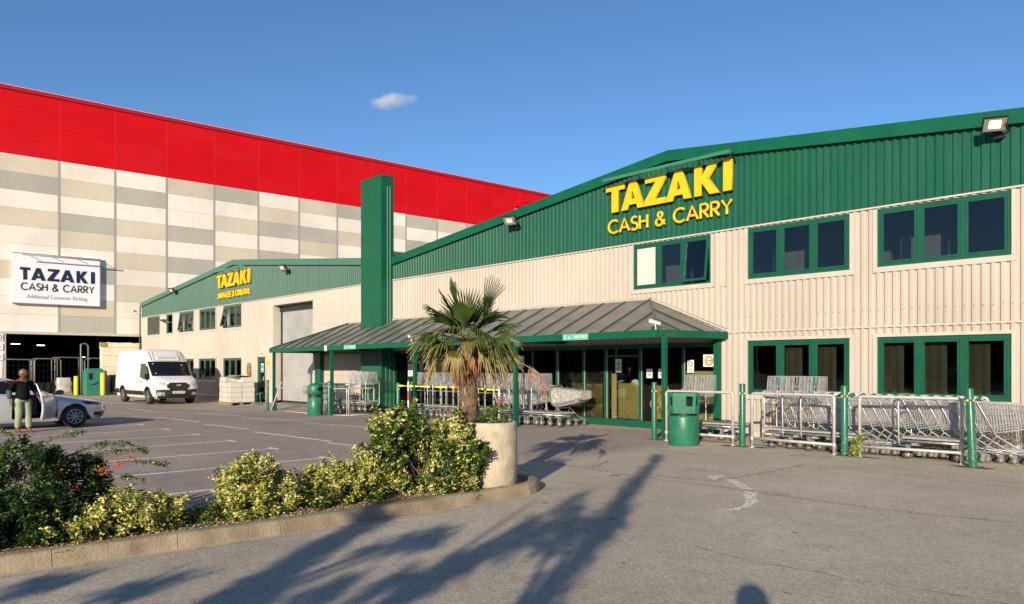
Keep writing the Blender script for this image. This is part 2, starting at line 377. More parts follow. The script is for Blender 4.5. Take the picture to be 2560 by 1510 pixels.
for a, b_ in ((-22.3,-19.7),(-18.9,-15.25),(-15.0,-13.4),(-26.6,-23.4),(-12.6,-11.0)): strip(mk, [(a, 8.45), ((a+b_)/2, 8.58), (b_, 8.68)], 0.085, m=0)
strip(mk, [(-15.6, 7.6), (-15.25, 8.6)], 0.08, 0.0042, m=1)
for a, b_ in ((-30.5,-27.0),(-26.0,-22.6),(-21.5,-17.2),(-16.0,-12.2)): strip(mk, [(a, 11.2), (b_, 11.75)], 0.08, m=0)
strip(mk, [(-34, 9.6), (-31, 9.75)], 0.08, m=0); strip(mk, [(-33.5, 8.2), (-28.5, 8.3)], 0.08, m=1)
strip(mk, [(-21.9, 11.3), (-20.6, 11.9)], 0.07, 0.0042, m=1)
struct(mk, 'bay_markings', [M_line, M_line2])
mk = MB()
strip(mk, [(-6.15,10.50),(-6.22,10.25),(-6.05,10.06)], [0.12,0.16,0.08], m=0)
strip(mk, [(-5.95,10.22),(-5.62,9.98),(-5.36,9.70),(-5.10,9.42),(-4.93,9.05),(-4.72,8.75),(-4.62,8.40),(-4.60,8.12),(-4.72,7.93)], [0.16,0.15,0.13,0.16,0.17,0.14,0.10,0.09,0.05], m=0)
struct(mk, 'arrow_marking', M_arrow)
mk = MB()
strip(mk, [(-11.5,9.75),(-9.0,9.62),(-6.72,9.46),(-6.0,9.50),(-5.05,9.53),(-4.18,9.44),(-2.71,9.52)], 0.10, m=0)
strip(mk, [(-6.9,9.75),(-5.98,9.95),(-5.9,11.0),(-5.85,12.72)], 0.11, 0.0046, m=0)
struct(mk, 'faded_pink_markings', M_pink)
mk = MB()
strip(mk, [(-10.3,14.95),(-8.2,15.0),(-6.2,14.9),(-4.6,14.75),(-3.7,14.86),(-2.2,14.80),(0,14.9)], 0.09, m=0)
strip(mk, [(-5.4,15.25),(-3.9,15.35),(-2.0,15.5)], 0.08, 0.0046, m=0)
struct(mk, 'yellow_markings', M_yline)
random.seed(5)
mk = MB()
def crack(pts, w=0.02):
    out = []
    for a, b_ in zip(pts[:-1], pts[1:]):
        n_ = max(2, int(math.dist(a, b_)/0.12))
        for i in range(n_): t = i/n_; out.append((a[0]+(b_[0]-a[0])*t+random.uniform(-.025,.025), a[1]+(b_[1]-a[1])*t+random.uniform(-.025,.025)))
    out.append(pts[-1]); strip(mk, out, [w*random.uniform(.3,1.3) for _ in out], 0.003+0.0003*random.random())
crack([(-3.93,6.18),(-3.68,6.11),(-3.33,6.10),(-2.35,6.19),(-1.40,6.35),(1,6.5)], 0.012)
crack([(-2.71,9.55),(-1.99,9.75),(0.5,9.9)], 0.02); crack([(-9.0,12.7),(-8.0,12.75),(-7.4,12.9)], 0.03)
crack([(-10.6,12.4),(-9.7,12.6)], 0.02); crack([(-7.4,12.9),(-6.8,13.3),(-6.0,14.2)], 0.014); crack([(-5.9,12.9),(-3.0,12.6),(0,12.9)], 0.018)
crack([(-18.4,5.4),(-17.6,6.3),(-17.9,7.2)], 0.03); crack([(-15.7,5.0),(-14.9,6.0)], 0.03); crack([(-20.6,4.2),(-19.7,5.6)], 0.03)
crack([(-10.3,4.4),(-9.7,3.0)], 0.05); crack([(-13.2,3.0),(-12.2,6.8)], 0.02); crack([(-9.0,8.5),(-8.2,9.7),(-8.6,10.6)], 0.02); crack([(-30,7),(-16,7.7),(-9.5,8.1)], 0.012)
struct(mk, 'asphalt_cracks', M_crack)
mk = MB()
for _ in range(60):
    u, v = random.uniform(-22, 0), random.uniform(4.5, 14.3)
    if -8.9 < u < -6.9 and v < 8: continue
    r = random.uniform(.012, .09)*random.random()+.010; mk.add([(u+r*random.uniform(.7,1.2)*math.cos(a*math.pi/6), v+r*random.uniform(.7,1.2)*math.sin(a*math.pi/6), 0.0032+gz(u,v)) for a in range(12)], [tuple(range(12))])
struct(mk, 'oil_spots', worn_mat('oil_spot', (.20,.175,.145), .50, 14))
mk = MB()
for (u, v, r) in ((-8.3,14.55,.34),(-5.95,14.6,.3),(-3.72,14.5,.36),(-10.3,14.5,.28),(-3.85,16.05,.3),(-5.5,14.62,.25),(-7.75,14.72,.3)):
    pts = [(u+r*random.uniform(.55,1.1)*math.cos(a*math.pi/7), v+0.45*r*random.uniform(.55,1.1)*math.sin(a*math.pi/7), 0.0035) for a in range(14)]
    mk.add(pts, [tuple(range(14))])
struct(mk, 'moss_patches', M_moss)

# kerbed planting island
def island_outline(off, n=14):
    """closed outline; off shrinks inwards"""
    pts = [(-7.05-off, -9.0)]
    for (u, v) in ((-7.50,-3.0),(-7.52,0.0),(-7.42,1.1),(-7.27,2.5),(-7.14,4.0),(-7.06,5.4),(-7.05,6.3)): pts.append((u-off, v))
    pts[0] = (-7.5-off, -9.0)
    cx, cy = -7.83, 6.92; r = 0.78-off
    for i in range(n+1):
        a = R(-5+190*i/n); pts.append((cx+r*math.cos(a), cy+r*math.sin(a)))
    pts.append((-8.66+off, -9.0)); return pts
def resample(pts, step):
    out = [Vector(pts[0])]; 
    for a, b_ in zip(pts[:-1], pts[1:]):
        a, b_ = Vector(a), Vector(b_); n_ = max(1, round((b_-a).length/step))
        for i in range(1, n_+1): out.append(a.lerp(b_, i/n_))
    return out
M_kerb = mat('kerb_concrete', (0.19, 0.145, 0.09), 0.9, scale=3.0, col2=(0.36, 0.295, 0.20), bump=0.5, bscale=35)
kb = MB()
pl = resample(island_outline(0), 0.13)
prof = [(0.0, 0.0), (0.010, 0.055), (0.022, 0.110), (0.034, 0.135), (0.055, 0.146), (0.155, 0.148), (0.16, 0.02)]
run = 0; seg = []
def flush():
    if len(seg) > 1: kb.grid([list(s) for s in seg], 0, sm=False); kb.add(seg[0], [tuple(range(len(prof)))]); kb.add(seg[-1], [tuple(range(len(prof)))])
for i, p in enumerate(pl):
    t = (pl[min(i+1, len(pl)-1)]-pl[max(i-1, 0)]).normalized(); nn = Vector((-t.y, t.x))
    row = [(p.x+nn.x*a, p.y+nn.y*a, b_+0.004*noise.noise((p.x*3, p.y*3, b_*9))) for a, b_ in prof]
    if i: run += (pl[i]-pl[i-1]).length
    seg.append(row)
    if run > (0.95 if p.y < 6.3 else 0.35):
        flush(); run = 0; g_ = 0.006
        seg = [[(q[0]+t.x*g_, q[1]+t.y*g_, q[2]) for q in row]]
flush()
ko = kb.build('kerb', M_kerb, fix=False); ko['kind'] = 'structure'
mk = MB(); strip(mk, [(p[0]+0.055, p[1]) for p in island_outline(0)[1:9]]+[(-6.95,7.4)], [.10,.12,.10,.13,.10,.12,.10,.11,.03], 0.0034)
struct(mk, 'kerb_grime', worn_mat('kerb_grime', (0.46, 0.39, 0.28), 0.40, 5))
bed = MB()
inn = resample(island_outline(0.158), 0.3); n_ = len(inn)
M_soil = mat('bark_soil', (0.09, 0.06, 0.035), 0.95, scale=18, col2=(0.30, 0.22, 0.13), bump=1.0, bscale=30)
rowsb = []
half = [p for p in inn if p.x > -7.83 and p.y < 6.9]
for p in half: rowsb.append([(p.x, p.y, 0.105), (p.x-0.35, p.y, 0.15), (p.x-0.8, p.y, 0.16), (-8.50, p.y, 0.11)])
bed.grid(rowsb, 0, True); bed.add([(p.x, p.y, 0.106) for p in inn if p.y > 6.2], [tuple(range(len([p for p in inn if p.y > 6.2])))])
struct(bed, 'planting_bed', M_soil)
random.seed(11)
lit = MB()
for _ in range(5200):
    v = random.uniform(0.6, 6.9) if random.random() < .8 else random.uniform(3.0, 6.0)
    uf = -7.22-0.16 if v > 1.5 else -7.6
    u = uf-abs(random.gauss(0, 0.22)); 
    if u < -8.45: continue
    z = 0.115+0.05*min(1, (uf-u)/0.4)+random.uniform(0, .02); s = random.uniform(.008, .022); a = random.uniform(0, 6.28); tl = random.uniform(-.5,.5)
    dx, dy = math.cos(a)*s, math.sin(a)*s
    lit.add([(u-dx, v-dy, z-tl*s), (u+dy*.6, v-dx*.6, z+.003), (u+dx, v+dy, z+tl*s), (u-dy*.6, v+dx*.6, z+.004)], [(0,1,2,3)], random.choice((0,0,1,1,2)))
lo = lit.build('leaf_litter', [mat('litter_straw', (0.62, 0.47, 0.26), .9), mat('litter_brown', (0.30, 0.14, 0.06), .9), mat('litter_pale', (0.75, 0.66, 0.48), .9)], fix=False)
lo['kind'] = 'stuff'; lo['label'] = 'dry fallen leaves and bark chips along the inside of the kerb'; lo['category'] = 'leaf litter'

# ================================================================== GREEN AND CREAM CASH-AND-CARRY BUILDING
WV = 16.95                     # wall plane
UL, UR = -56.45, 2.6
def roof_z(u):
    P = [(-56.5,6.27),(-40.4,7.68),(-24.85,6.12),(-11.6,7.62),(2.7,6.02)]
    for (a, za), (b_, zb) in zip(P[:-1], P[1:]):
        if u <= b_: return za+(zb-za)*(u-a)/(b_-a)
    return P[-1][1]
BLD = thing('warehouse_shop', 'long double gabled shop building in cream and green corrugated sheet behind the car park', 'building', (-26.9, WV, 0))
PITCH = 0.1667
def prof_v(u):
    t = (u/PITCH) % 1.0; d = 0.034
    if t < 0.36: return WV-d
    if t < 0.54: return WV-d+d*(t-0.36)/0.18
    if t < 0.82: return WV
    return WV-d*(t-0.82)/0.18
UPW = [(-12.79,-10.29),(-9.25,-6.75),(-6.16,-3.66),(-3.07,-0.57)]
LOW = [(-9.25,-6.75),(-6.16,-3.66),(-3.07,-0.57)]
UPL = [(-55.2,-52.6),(-51.3,-50.15),(-48.9,-46.4),(-45.5,-43.0),(-41.9,-39.4)]
LOL = [(-48.9,-46.4),(-45.6,-43.0),(-41.9,-39.4)]
ZU0, ZU1, ZR0, ZR1, ZL0, ZL1 = 3.93, 5.20, 1.05, 2.39, 0.95, 2.21
OPEN = [(a, b_, ZU0, ZU1) for a, b_ in UPW+UPL]+[(a, b_, ZR0, ZR1) for a, b_ in LOW]+[(a, b_, ZL0, ZL1) for a, b_ in LOL]
OPEN += [(-37.4,-36.45,-.3,2.24), (-35.5,-31.4,-.3,4.85), (-24.85,-10.06,-.3,2.36)]
def wall(u0, u1, zlo, zhi, name, mt):
    cuts = {u0, u1}
    k = math.floor(u0/PITCH)
    while k*PITCH < u1:
        for f in (0, .36, .54, .82):
            x = (k+f)*PITCH
            if u0 < x < u1: cuts.add(round(x, 5))
        k += 1
    for a, b_, _, _ in OPEN:
        for x in (a, b_):
            if u0 < x < u1: cuts.add(x)
    cuts = sorted(cuts); mb = MB()
    for a, b_ in zip(cuts[:-1], cuts[1:]):
        if b_-a < 1e-4: continue
        m_ = (a+b_)/2; va, vb = prof_v(a+1e-5), prof_v(b_-1e-5)
        za, zb = (zhi(a), zhi(b_)) if callable(zhi) else (zhi, zhi)
        segs = [(zlo, None)]
        ops = sorted([(o[2], o[3]) for o in OPEN if o[0] <= m_ <= o[1] and o[3] > zlo and o[2] < min(za, zb)])
        lo = zlo; out = []
        for oz0, oz1 in ops:
            if oz0 > lo+1e-4: out.append((lo, oz0, lo, oz0))
            lo = max(lo, oz1)
        if lo < min(za, zb)-1e-3: out.append((lo, za, lo, zb))
        for z0a, z1a, z0b, z1b in out: mb.quad((a, va, z0a), (b_, vb, z0b), (b_, vb, z1b), (a, va, z1a))
    return mb.build(name, mt, BLD, fix=False)
ZG = 5.25
wall(UL, UR, -0.3, ZG, 'wall_cladding', M_cream)
wall(-24.85, UR, ZG, lambda u: roof_z(u)-0.05, 'gable_cladding', M_green)
wall(UL, -24.85, ZG, lambda u: roof_z(u)-0.05, 'gable_cladding', M_green_pale)
# roof edge fascia, 28 cm deep, proud of the sheeting
for u0, u1, mt in ((-56.5,-24.9,mat('green_trim_pale', (0.05,0.165,0.115), .45, var=.1)), (-24.84,2.7,M_gtrim)):  # paler trim colour along the far gable
    mb = MB(); us = sorted({u0, u1} | {x for x in (-40.4, -11.6) if u0 < x < u1} | {x for x in range(-56, 3, 3) if u0 < x < u1})
    rows = []
    for u in us: z = roof_z(u); rows.append([(u, WV-0.13, z-0.27), (u, WV-0.13, z), (u, WV-0.10, z+0.03), (u, WV+0.35, z+0.03), (u, WV+0.35, z-0.02), (u, WV-0.05, z-0.02), (u, WV-0.05, z-0.27)])
    mb.grid(rows, 0, False, closed=True)
    mb.add(rows[0], [tuple(range(7))]); mb.add(rows[-1], [tuple(range(7))])
    mb.build('roof_fascia', mt, BLD)
mb = MB()
for u0, u1 in ((-56.4,-40.4),(-40.4,-24.87),(-24.87,-11.6),(-11.6,2.6)):
    z0, z1 = roof_z(u0)-0.03, roof_z(u1)-0.03
    mb.quad((u0, WV+.30, z0), (u1, WV+.30, z1), (u1, 75, z1), (u0, 75, z0))
mb.build('roof', M_roof, BLD)
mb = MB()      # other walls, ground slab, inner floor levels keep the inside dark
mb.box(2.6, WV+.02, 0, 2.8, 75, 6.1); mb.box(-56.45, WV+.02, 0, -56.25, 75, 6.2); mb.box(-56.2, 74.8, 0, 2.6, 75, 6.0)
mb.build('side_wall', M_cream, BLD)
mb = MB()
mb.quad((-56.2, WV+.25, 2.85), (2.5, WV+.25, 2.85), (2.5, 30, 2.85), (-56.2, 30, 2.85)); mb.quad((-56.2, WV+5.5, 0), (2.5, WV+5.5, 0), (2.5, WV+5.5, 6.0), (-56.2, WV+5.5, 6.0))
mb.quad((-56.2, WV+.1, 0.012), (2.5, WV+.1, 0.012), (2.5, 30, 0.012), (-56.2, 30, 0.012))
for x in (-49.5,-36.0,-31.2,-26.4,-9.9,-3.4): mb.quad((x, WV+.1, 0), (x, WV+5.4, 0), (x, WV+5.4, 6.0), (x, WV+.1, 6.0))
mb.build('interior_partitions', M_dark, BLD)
mb = MB()  # blocks added behind the glass to break up the even window tone
for a, b_ in UPW:
    mb.box(a+.1, WV+1.1, 3.2, a+1.0, WV+1.5, 4.75, 0); mb.box(a+1.25, WV+2.2, 3.2, a+2.1, WV+2.6, 4.35, 1); mb.box(b_-.5, WV+1.6, 3.2, b_+.3, WV+1.9, 5.0, 0)
for a, b_ in LOW: mb.box(a+.4, WV+1.6, 0.02, a+1.5, WV+2.1, 1.7, 1); mb.box(a+1.7, WV+1.1, 0.02, a+2.3, WV+1.5, 1.4, 0)
mb.build('pane_tone_blocks', [mat('tone_block_grey', (.085,.09,.10), .6, var=.15), mat('tone_block_brown', (.06,.052,.035), .7, var=.2)], BLD)
# trims: drip strip under the green, plinth, flashings around the openings
mb = MB()
mb.box(UL, WV-0.060, ZG-0.025, UR, WV-0.036, ZG+0.012)
def flash(a, b_, z0, z1, w=0.085, sill=True):
    y0, y1 = WV-0.048, WV+0.02
    mb.box(a-w, y0, z0-w*1.4, b_+w, y1, z0-0.002)
    if z1 < 5.0: mb.box(a-w, y0, z1+0.002, b_+w, y1, z1+w*0.8)
    mb.box(a-w, y0, z0, a-0.002, y1, z1); mb.box(b_+0.002, y0, z0, b_+w, y1, z1)
for o in OPEN[:-3]: flash(*o)
for a, b_ in zip((-55.2,-51.3), (-52.6,-50.15)): pass
for a, b_ in ((-10.02,-9.34),): mb.box(a, WV-.040, ZU0-.12, a+.16, WV+.0, ZU1)
mb.box(-37.5, WV-.048, 0, -37.402, WV+.02, 2.33); mb.box(-36.448, WV-.048, 0, -36.35, WV+.02, 2.33); mb.box(-37.4, WV-.048, 2.242, -36.45, WV+.02, 2.33)
mb.box(-35.62, WV-.052, 0, -35.502, WV+.02, 4.95); mb.box(-31.398, WV-.052, 0, -31.28, WV+.02, 4.95); mb.box(-35.5, WV-.052, 4.852, -31.4, WV+.02, 4.95)
mb.box(-31.28, WV-.045, 1.36, -26.36, WV-.031, 1.39); mb.box(-9.98, WV-.05, 2.60, UR, WV-.032, 2.64)
mb.box(UL, WV-.05, 0, -37.5, WV-.031, .10); mb.box(-9.98, WV-.05, 0, UR, WV-.031, .12); mb.box(-31.28, WV-.05, 0, -26.36, WV-.031, .10)
# small screw heads / vents in the cladding
for u in [x*PITCH+PITCH*.18 for x in range(-60, 1)]:
    if -9.9 < u < -0.2: mb.lathe([(0.012, 0), (0.008, -0.008), (0, -0.009)], 6, (u, WV-.034, 2.98), m=1, axis='y')
for u in [x*PITCH+PITCH*.18 for x in range(-80, 0, 2)]:
    if not any(a-.1 < u < b_+.1 for a, b_ in UPW): mb.lathe([(0.012, 0), (0.008, -0.008), (0, -0.009)], 6, (u, WV-.034, 5.7), m=1, axis='y')
mb.build('wall_trim', [M_ctrim, mat('screw_dark', (.06,.05,.045), .6)], BLD)
mb = MB(); mb.tube([(-56.52, WV-.12, 0.05), (-56.52, WV-.12, 6.0), (-56.5, WV-.02, 6.2)], 0.05, 8); mb.build('downpipe', mat('downpipe', (.05,.09,.08), .5), BLD)

M_blind = mat('blind_board', (0.60, 0.585, 0.49), 0.8, var=0.08, scale=6)
M_curtL = mat('curtain_dark', (0.022, 0.02, 0.017), 0.9, var=.25, scale=5)
M_redc = mat('red_cloth', (0.35, 0.02, 0.03), 0.8)
def window(a, b_, z0, z1, n, mt=M_gframe, opened=(), board=None, wd=0.075, curt=0.0, name='window', slabs=None):
    """fixed frame with n lights; panes are sub-parts; opened lights get a sash hinged at the top or swung sideways"""
    fr = MB(); y0, y1 = WV-0.010, WV+0.075
    fr.box(a, y0, z0, b_, y1, z0+wd); fr.box(a, y0, z1-wd, b_, y1, z1); fr.box(a, y0, z0+wd, a+wd, y1, z1-wd); fr.box(b_-wd, y0, z0+wd, b_, y1, z1-wd)
    w = (b_-a-2*wd-(n-1)*wd*1.3)/n; cells = []
    for i in range(n):
        x0 = a+wd+i*(w+wd*1.3); cells.append((x0, x0+w))
        if i < n-1: fr.box(x0+w, y0, z0+wd, x0+w+wd*1.3, y1, z1-wd)
    for i, (x0, x1) in enumerate(cells):
        if i in opened: continue
        s = 0.045; q0, q1 = y0-0.012, y0+0.03
        fr.box(x0+.004, q0, z0+wd+.004, x1-.004, q1, z0+wd+s); fr.box(x0+.004, q0, z1-wd-s, x1-.004, q1, z1-wd-.004)
        fr.box(x0+.004, q0, z0+wd+s, x0+s, q1, z1-wd-s); fr.box(x1-s, q0, z0+wd+s, x1-.004, q1, z1-wd-s)
    f = fr.build(name, mt, BLD)
    for i, (x0, x1) in enumerate(cells):
        if i in opened:
            mode, ang = opened[i]; sb = MB(); pb = MB(); zz0, zz1 = z0+wd, z1-wd; s = 0.055; hgt = zz1-zz0; ww = x1-x0
            M = (Matrix.Translation((x0, y0, zz1)) @ Matrix.Rotation(-R(ang), 4, 'X')) if mode == 'top' else \
                (Matrix.Translation((x0, y0, zz0+hgt/2)) @ Matrix.Rotation(R(ang), 4, 'X') @ Matrix.Translation((0, 0, hgt/2))) if mode == 'pivot' else \
                (Matrix.Translation((x0, y0, zz1)) @ Matrix.Rotation(-R(ang), 4, 'Z'))
            for (cx, cz, sx, sz) in ((ww/2, -s/2, ww, s), (ww/2, -hgt+s/2, ww, s), (s/2, -hgt/2, s, hgt-2*s), (ww-s/2, -hgt/2, s, hgt-2*s)):
                sb.xbox(M @ Matrix.Translation((cx, 0, cz)), sx, 0.045, sz)
            pb.xbox(M @ Matrix.Translation((ww/2, 0, -hgt/2)), ww-2*s, 0.008, hgt-2*s)
            sb.build('open_sash', mt, f); pb.build('pane', M_glass, f)
        elif board is not None and i in board:
            bb = MB(); bb.box(x0+.03, y0+0.004, z0+wd+.03, x1-.03, y0+0.012, z1-wd-.03)
            for k in (0.34, 0.67): bb.box(x0+.04, y0+0.001, z0+wd+(z1-z0-2*wd)*k-.004, x1-.04, y0+0.0035, z0+wd+(z1-z0-2*wd)*k+.004, 1)
            bb.build('papered_pane', [M_blind, mat('blind_fold', (.45,.42,.32), .8)], f)
        else:
            pb = MB(); pb.box(x0+.03, y0+0.012, z0+wd+.03, x1-.03, y0+0.020, z1-wd-.03); pb.build('pane', M_glass, f)
    if curt:
        rng = random.Random(int(a*100)); cb = MB()
        for i, (x0, x1) in enumerate(cells):
            if rng.random() < curt:
                q = [(x0+(x1-x0)*t/10*rng.uniform(.9,1), WV+0.16+0.03*math.sin(t*2.4)) for t in range(7)]
                cb.grid([[(x, y, z0+.1), (x, y, z1-.1)] for x, y in q], 0)
        if cb.v: cb.build('curtain', slabs or M_curtL, f)
    return f
M_gfl = mat('green_frame_weathered', (0.035, 0.10, 0.07), 0.4, var=.15, scale=3)
window(*UPW[0], ZU0, ZU1, 3, opened={2: ('top', 7)}, board={0})
window(*UPW[1], ZU0, ZU1, 3); window(*UPW[2], ZU0, ZU1, 3); window(*UPW[3], ZU0, ZU1, 3)
for o in LOW: window(*o, ZR0, ZR1, 3, curt=.6, wd=.085, slabs=mat('olive_blind', (.035,.034,.018), .8, var=.4, scale=2))
window(*UPL[0], ZU0, ZU1, 2, M_gfl, curt=1, slabs=mat('blind_olive', (.16,.155,.12), .8, var=.2)); window(*UPL[1], ZU0, ZU1, 1, M_gfl, opened={0: ('pivot', 62)})
window(*UPL[2], ZU0, ZU1, 3, M_gfl, opened={0: ('top', 9), 2: ('top', 8)}, curt=.6, slabs=mat('blind_grey', (.42,.40,.38), .8, var=.12)); window(*UPL[3], ZU0, ZU1, 3, M_gfl, curt=1, slabs=MC['blind_grey'])
window(*UPL[4], ZU0, ZU1, 3, M_gfl, opened={0: ('top', 13)}, curt=.9, slabs=MC['blind_grey'])
for o in LOL: window(*o, ZL0, ZL1, 3, M_gfl, curt=.4)
mb = MB(); mb.box(-40.15, WV+.22, 3.95, -39.5, WV+.25, 4.75); mb.build('red_banner', M_redc, BLD)
# side door with a blue notice
mb = MB()
mb.box(-37.4, WV-.005, 0.02, -37.30, WV+.06, 2.24); mb.box(-36.55, WV-.005, 0.02, -36.45, WV+.06, 2.24); mb.box(-37.3, WV-.005, 2.14, -36.55, WV+.06, 2.24)
mb.box(-37.3, WV+.01, -0.1, -37.16, WV+.05, 2.14); mb.box(-36.69, WV+.01, 0.02, -36.55, WV+.05, 2.14); mb.box(-37.16, WV+.01, 0.02, -36.69, WV+.05, .22); mb.box(-37.16, WV+.01, 2.0, -36.69, WV+.05, 2.14); mb.box(-37.16, WV+.01, 1.0, -36.69, WV+.05, 1.1)
dr = mb.build('door', M_gframe, BLD)
mb = MB(); mb.box(-37.16, WV+.025, .22, -36.69, WV+.033, 1.0); mb.box(-37.16, WV+.025, 1.1, -36.69, WV+.033, 2.0); mb.build('pane', M_glass, dr)
mb = MB(); mb.tube([(-36.62, WV+.0, .95), (-36.62, WV-.06, .98), (-36.62, WV-.06, 1.22), (-36.62, WV+.0, 1.25)], .012, 6); mb.build('handle', M_chrome, dr)
mb = MB(); mb.bbox(-37.1, WV-.10, 2.42, -36.75, WV-.035, 2.50, .01); mb.build('door_lamp', mat('lamp_cream', (.7,.66,.55), .4), BLD)
# roller shutter in a deep recess
mb = MB(); rows = []
z = -0.12
while z < 4.86:
    rows.append([(-35.42, WV+.42, z), (-31.48, WV+.42, z)]); rows.append([(-35.42, WV+.405, z+.02), (-31.48, WV+.405, z+.02)]); rows.append([(-35.42, WV+.405, z+.075), (-31.48, WV+.405, z+.075)]); z += .105
mb.grid(rows, 0, False)
sh = mb.build('roller_shutter', mat('shutter_grey', (0.34, 0.36, 0.345), 0.5, metal=.2, scale=1.2, col2=(0.47, 0.475, 0.45)), BLD)
mb = MB(); mb.box(-35.5, WV+.36, 0, -35.40, WV+.46, 4.83, 0); mb.box(-31.5, WV+.36, 0, -31.40, WV+.46, 4.83, 0); mb.build('guide_rail', M_black, sh)
mb = MB(); mb.box(-35.5, WV+.02, 0, -35.502+.0, WV+.5, 4.85); mb.box(-31.4, WV+.02, 0, -31.396, WV+.5, 4.85); mb.box(-35.5, WV+.02, 4.846, -31.4, WV+.5, 4.85); mb.build('shutter_reveal', M_ctrim, BLD)
mb = MB(); mb.box(-35.5, WV+.30, 4.56, -31.4, WV+.47, 4.84); mb.build('shutter_hood', M_black, BLD)

# green pillar sign tower
PU0, PU1, PV = -26.35, -24.85, 16.37
mb = MB()
mb.box(PU0, PV, 3.30, PU1, WV+.02, 9.36, 0); mb.box(PU0-.008, PV-.008, 9.361, PU1+.008, WV+.03, 9.43, 0)
mb.box(PU0-.006, PV-.006, 7.62, PU1+.006, PV-.001, 7.635, 1); mb.box(PU0+.01, PV-.006, 3.3, PU0+.02, PV-.001, 9.3, 1); mb.box(PU0-.02, PV-.02, 3.30, PU1+.02, PV-.002, 3.42, 0)
mb.box(PU1+.001, PV-.012, 3.3, PU1+.02, PV+.22, 9.3, 0)
for y in (PV+.27, PV+.40): mb.box(PU1+.001, y, 3.35 if y > PV+.3 else 3.4, PU1+.022, y+.035, 9.0, 2)
mb.build('sign_tower', [M_gtrim, mat('green_joint', (.008,.07,.04), .5), mat('green_pale_edge', (.16,.28,.22), .4)], BLD)
# corrugated green lower housing below the canopy, running back into the entrance
mb = MB()
def rib(p0, p1, nrm, z0, z1, pitch=.12, d=.025, m=0):
    p0, p1, nrm = Vector(p0), Vector(p1), Vector(nrm); L = (p1-p0).length; t = (p1-p0)/L; x = 0; pts = []
    while x < L:
        for f, o in ((0, d), (.45, d), (.6, 0), (.88, 0)):
            if x+f*pitch < L: pts.append(p0+t*(x+f*pitch)+nrm*o)
        x += pitch
    pts.append(p1+nrm*d); mb.grid([[(q.x, q.y, z0), (q.x, q.y, z1)] for q in pts], m, False)
rib((PU0, PV+.02), (PU1, PV+.02), (0, -1), 0.1, 3.3); rib((PU1, PV+.02), (PU1, PV+1.25), (1, 0), 0.1, 3.0, .19, .03)
mb.box(PU0-.03, PV-.05, 0, PU1+.05, PV-.001, .1); mb.box(PU1+.0, PV, 0, PU1+.05, PV+1.25, .1); mb.box(PU1-.03, PV-.03, .1, PU1+.05, PV+.03, 3.25)
mb.build('entrance_housing', M_green, BLD)

# glazed shopfront under the canopy
SF = MB(); FV = WV+.06
us = [-23.9, -22.5, -21.1, -19.7, -18.25, -16.95, -15.85, -14.75, -13.88, -12.62, -11.2, -10.12]
SF.box(-24.85, FV, 0.0, -10.06, FV+.10, 0.20); SF.box(-24.85, FV, 2.26, -10.06, FV+.10, 2.36)
for i, u in enumerate(us):
    w = .10 if u in (-15.85, -13.88, -12.62) else .06
    SF.box(u-w/2, FV-.01, 0.20, u+w/2, FV+.09, 2.26)
SF.box(-13.83, FV, 2.02, -12.67, FV+.08, 2.08)
sf = SF.build('shopfront', M_gframe, BLD)
ed = [-24.8]+us
for a, b_ in zip(ed[:-1], ed[1:]):
    mb = MB(); mb.box(a+.02, FV+.035, .2, b_-.02, FV+.043, 2.26); mb.build('pane', glass_mat('shop_glass', (0.80, 0.80, 0.70)), sf)
mb = MB()
for u in us[6:11]: mb.box(u+.05, FV-.012, .22, u+.065, FV-.002, 2.2)
mb.build('bright_seal', mat('seal_grey', (.42,.44,.40), .4), sf)
mb = MB(); mb.box(-10.14, WV-.16, 0, -9.98, WV-.0, 2.45); mb.build('corner_post', M_gtrim, BLD)
mb = MB(); mb.box(-30.9, WV-.22, -.2, -30.4, WV-.06, 2.4); mb.build('downpipe_box', M_gtrim, BLD)
# things just inside the glass
mb = MB()
mb.box(-15.7, FV+.12, 0.2, -14.1, FV+.16, 1.22, 0); mb.box(-18.1, FV+.12, 0.2, -15.95, FV+.16, 1.30, 0); mb.box(-24.5, FV+.3, 0.2, -18.3, FV+.34, 1.1, 0)
mb.build('stone_look_board', mat('olive_board', (0.07, 0.062, 0.03), 0.7, scale=5, col2=(0.20, 0.175, 0.10), bump=.6, bscale=12), BLD)
mb = MB(); mb.bbox(-13.65, FV+.3, .2, -12.75, FV+.36, 1.25, .02); mb.build('notice_board', mat('khaki_board', (.30,.27,.12), .6, var=.1, scale=9), BLD)
mb = MB(); mb.box(-13.8, FV+.18, .2, -13.62, FV+.2, 1.55, 0); mb.build('cream_panel', mat('cream_panel', (.52,.45,.32), .7), BLD)
mb = MB(); q = []
for i in range(13):
    a = i/12; q.append([(-12.45+.07*math.sin(j*1.3+i)+a*.5, FV+.35+.06*math.cos(j*.9+i*2), .25+j*.12) for j in range(9)])
mb.grid(q, 0); mb.build('amber_sheeting', mat('amber_sheeting', (.50,.22,.03), .25, scale=4, col2=(.85,.5,.12), bump=.8, bscale=9), BLD)
mb = MB(); mb.box(-11.15, FV+.10, .75, -10.2, FV+.14, 1.62, 0); mb.box(-11.15, FV+.10, .2, -10.2, FV+.14, .5, 0); mb.build('window_board', mat('pale_olive_board', (.42,.43,.25), .7, var=.06), BLD)

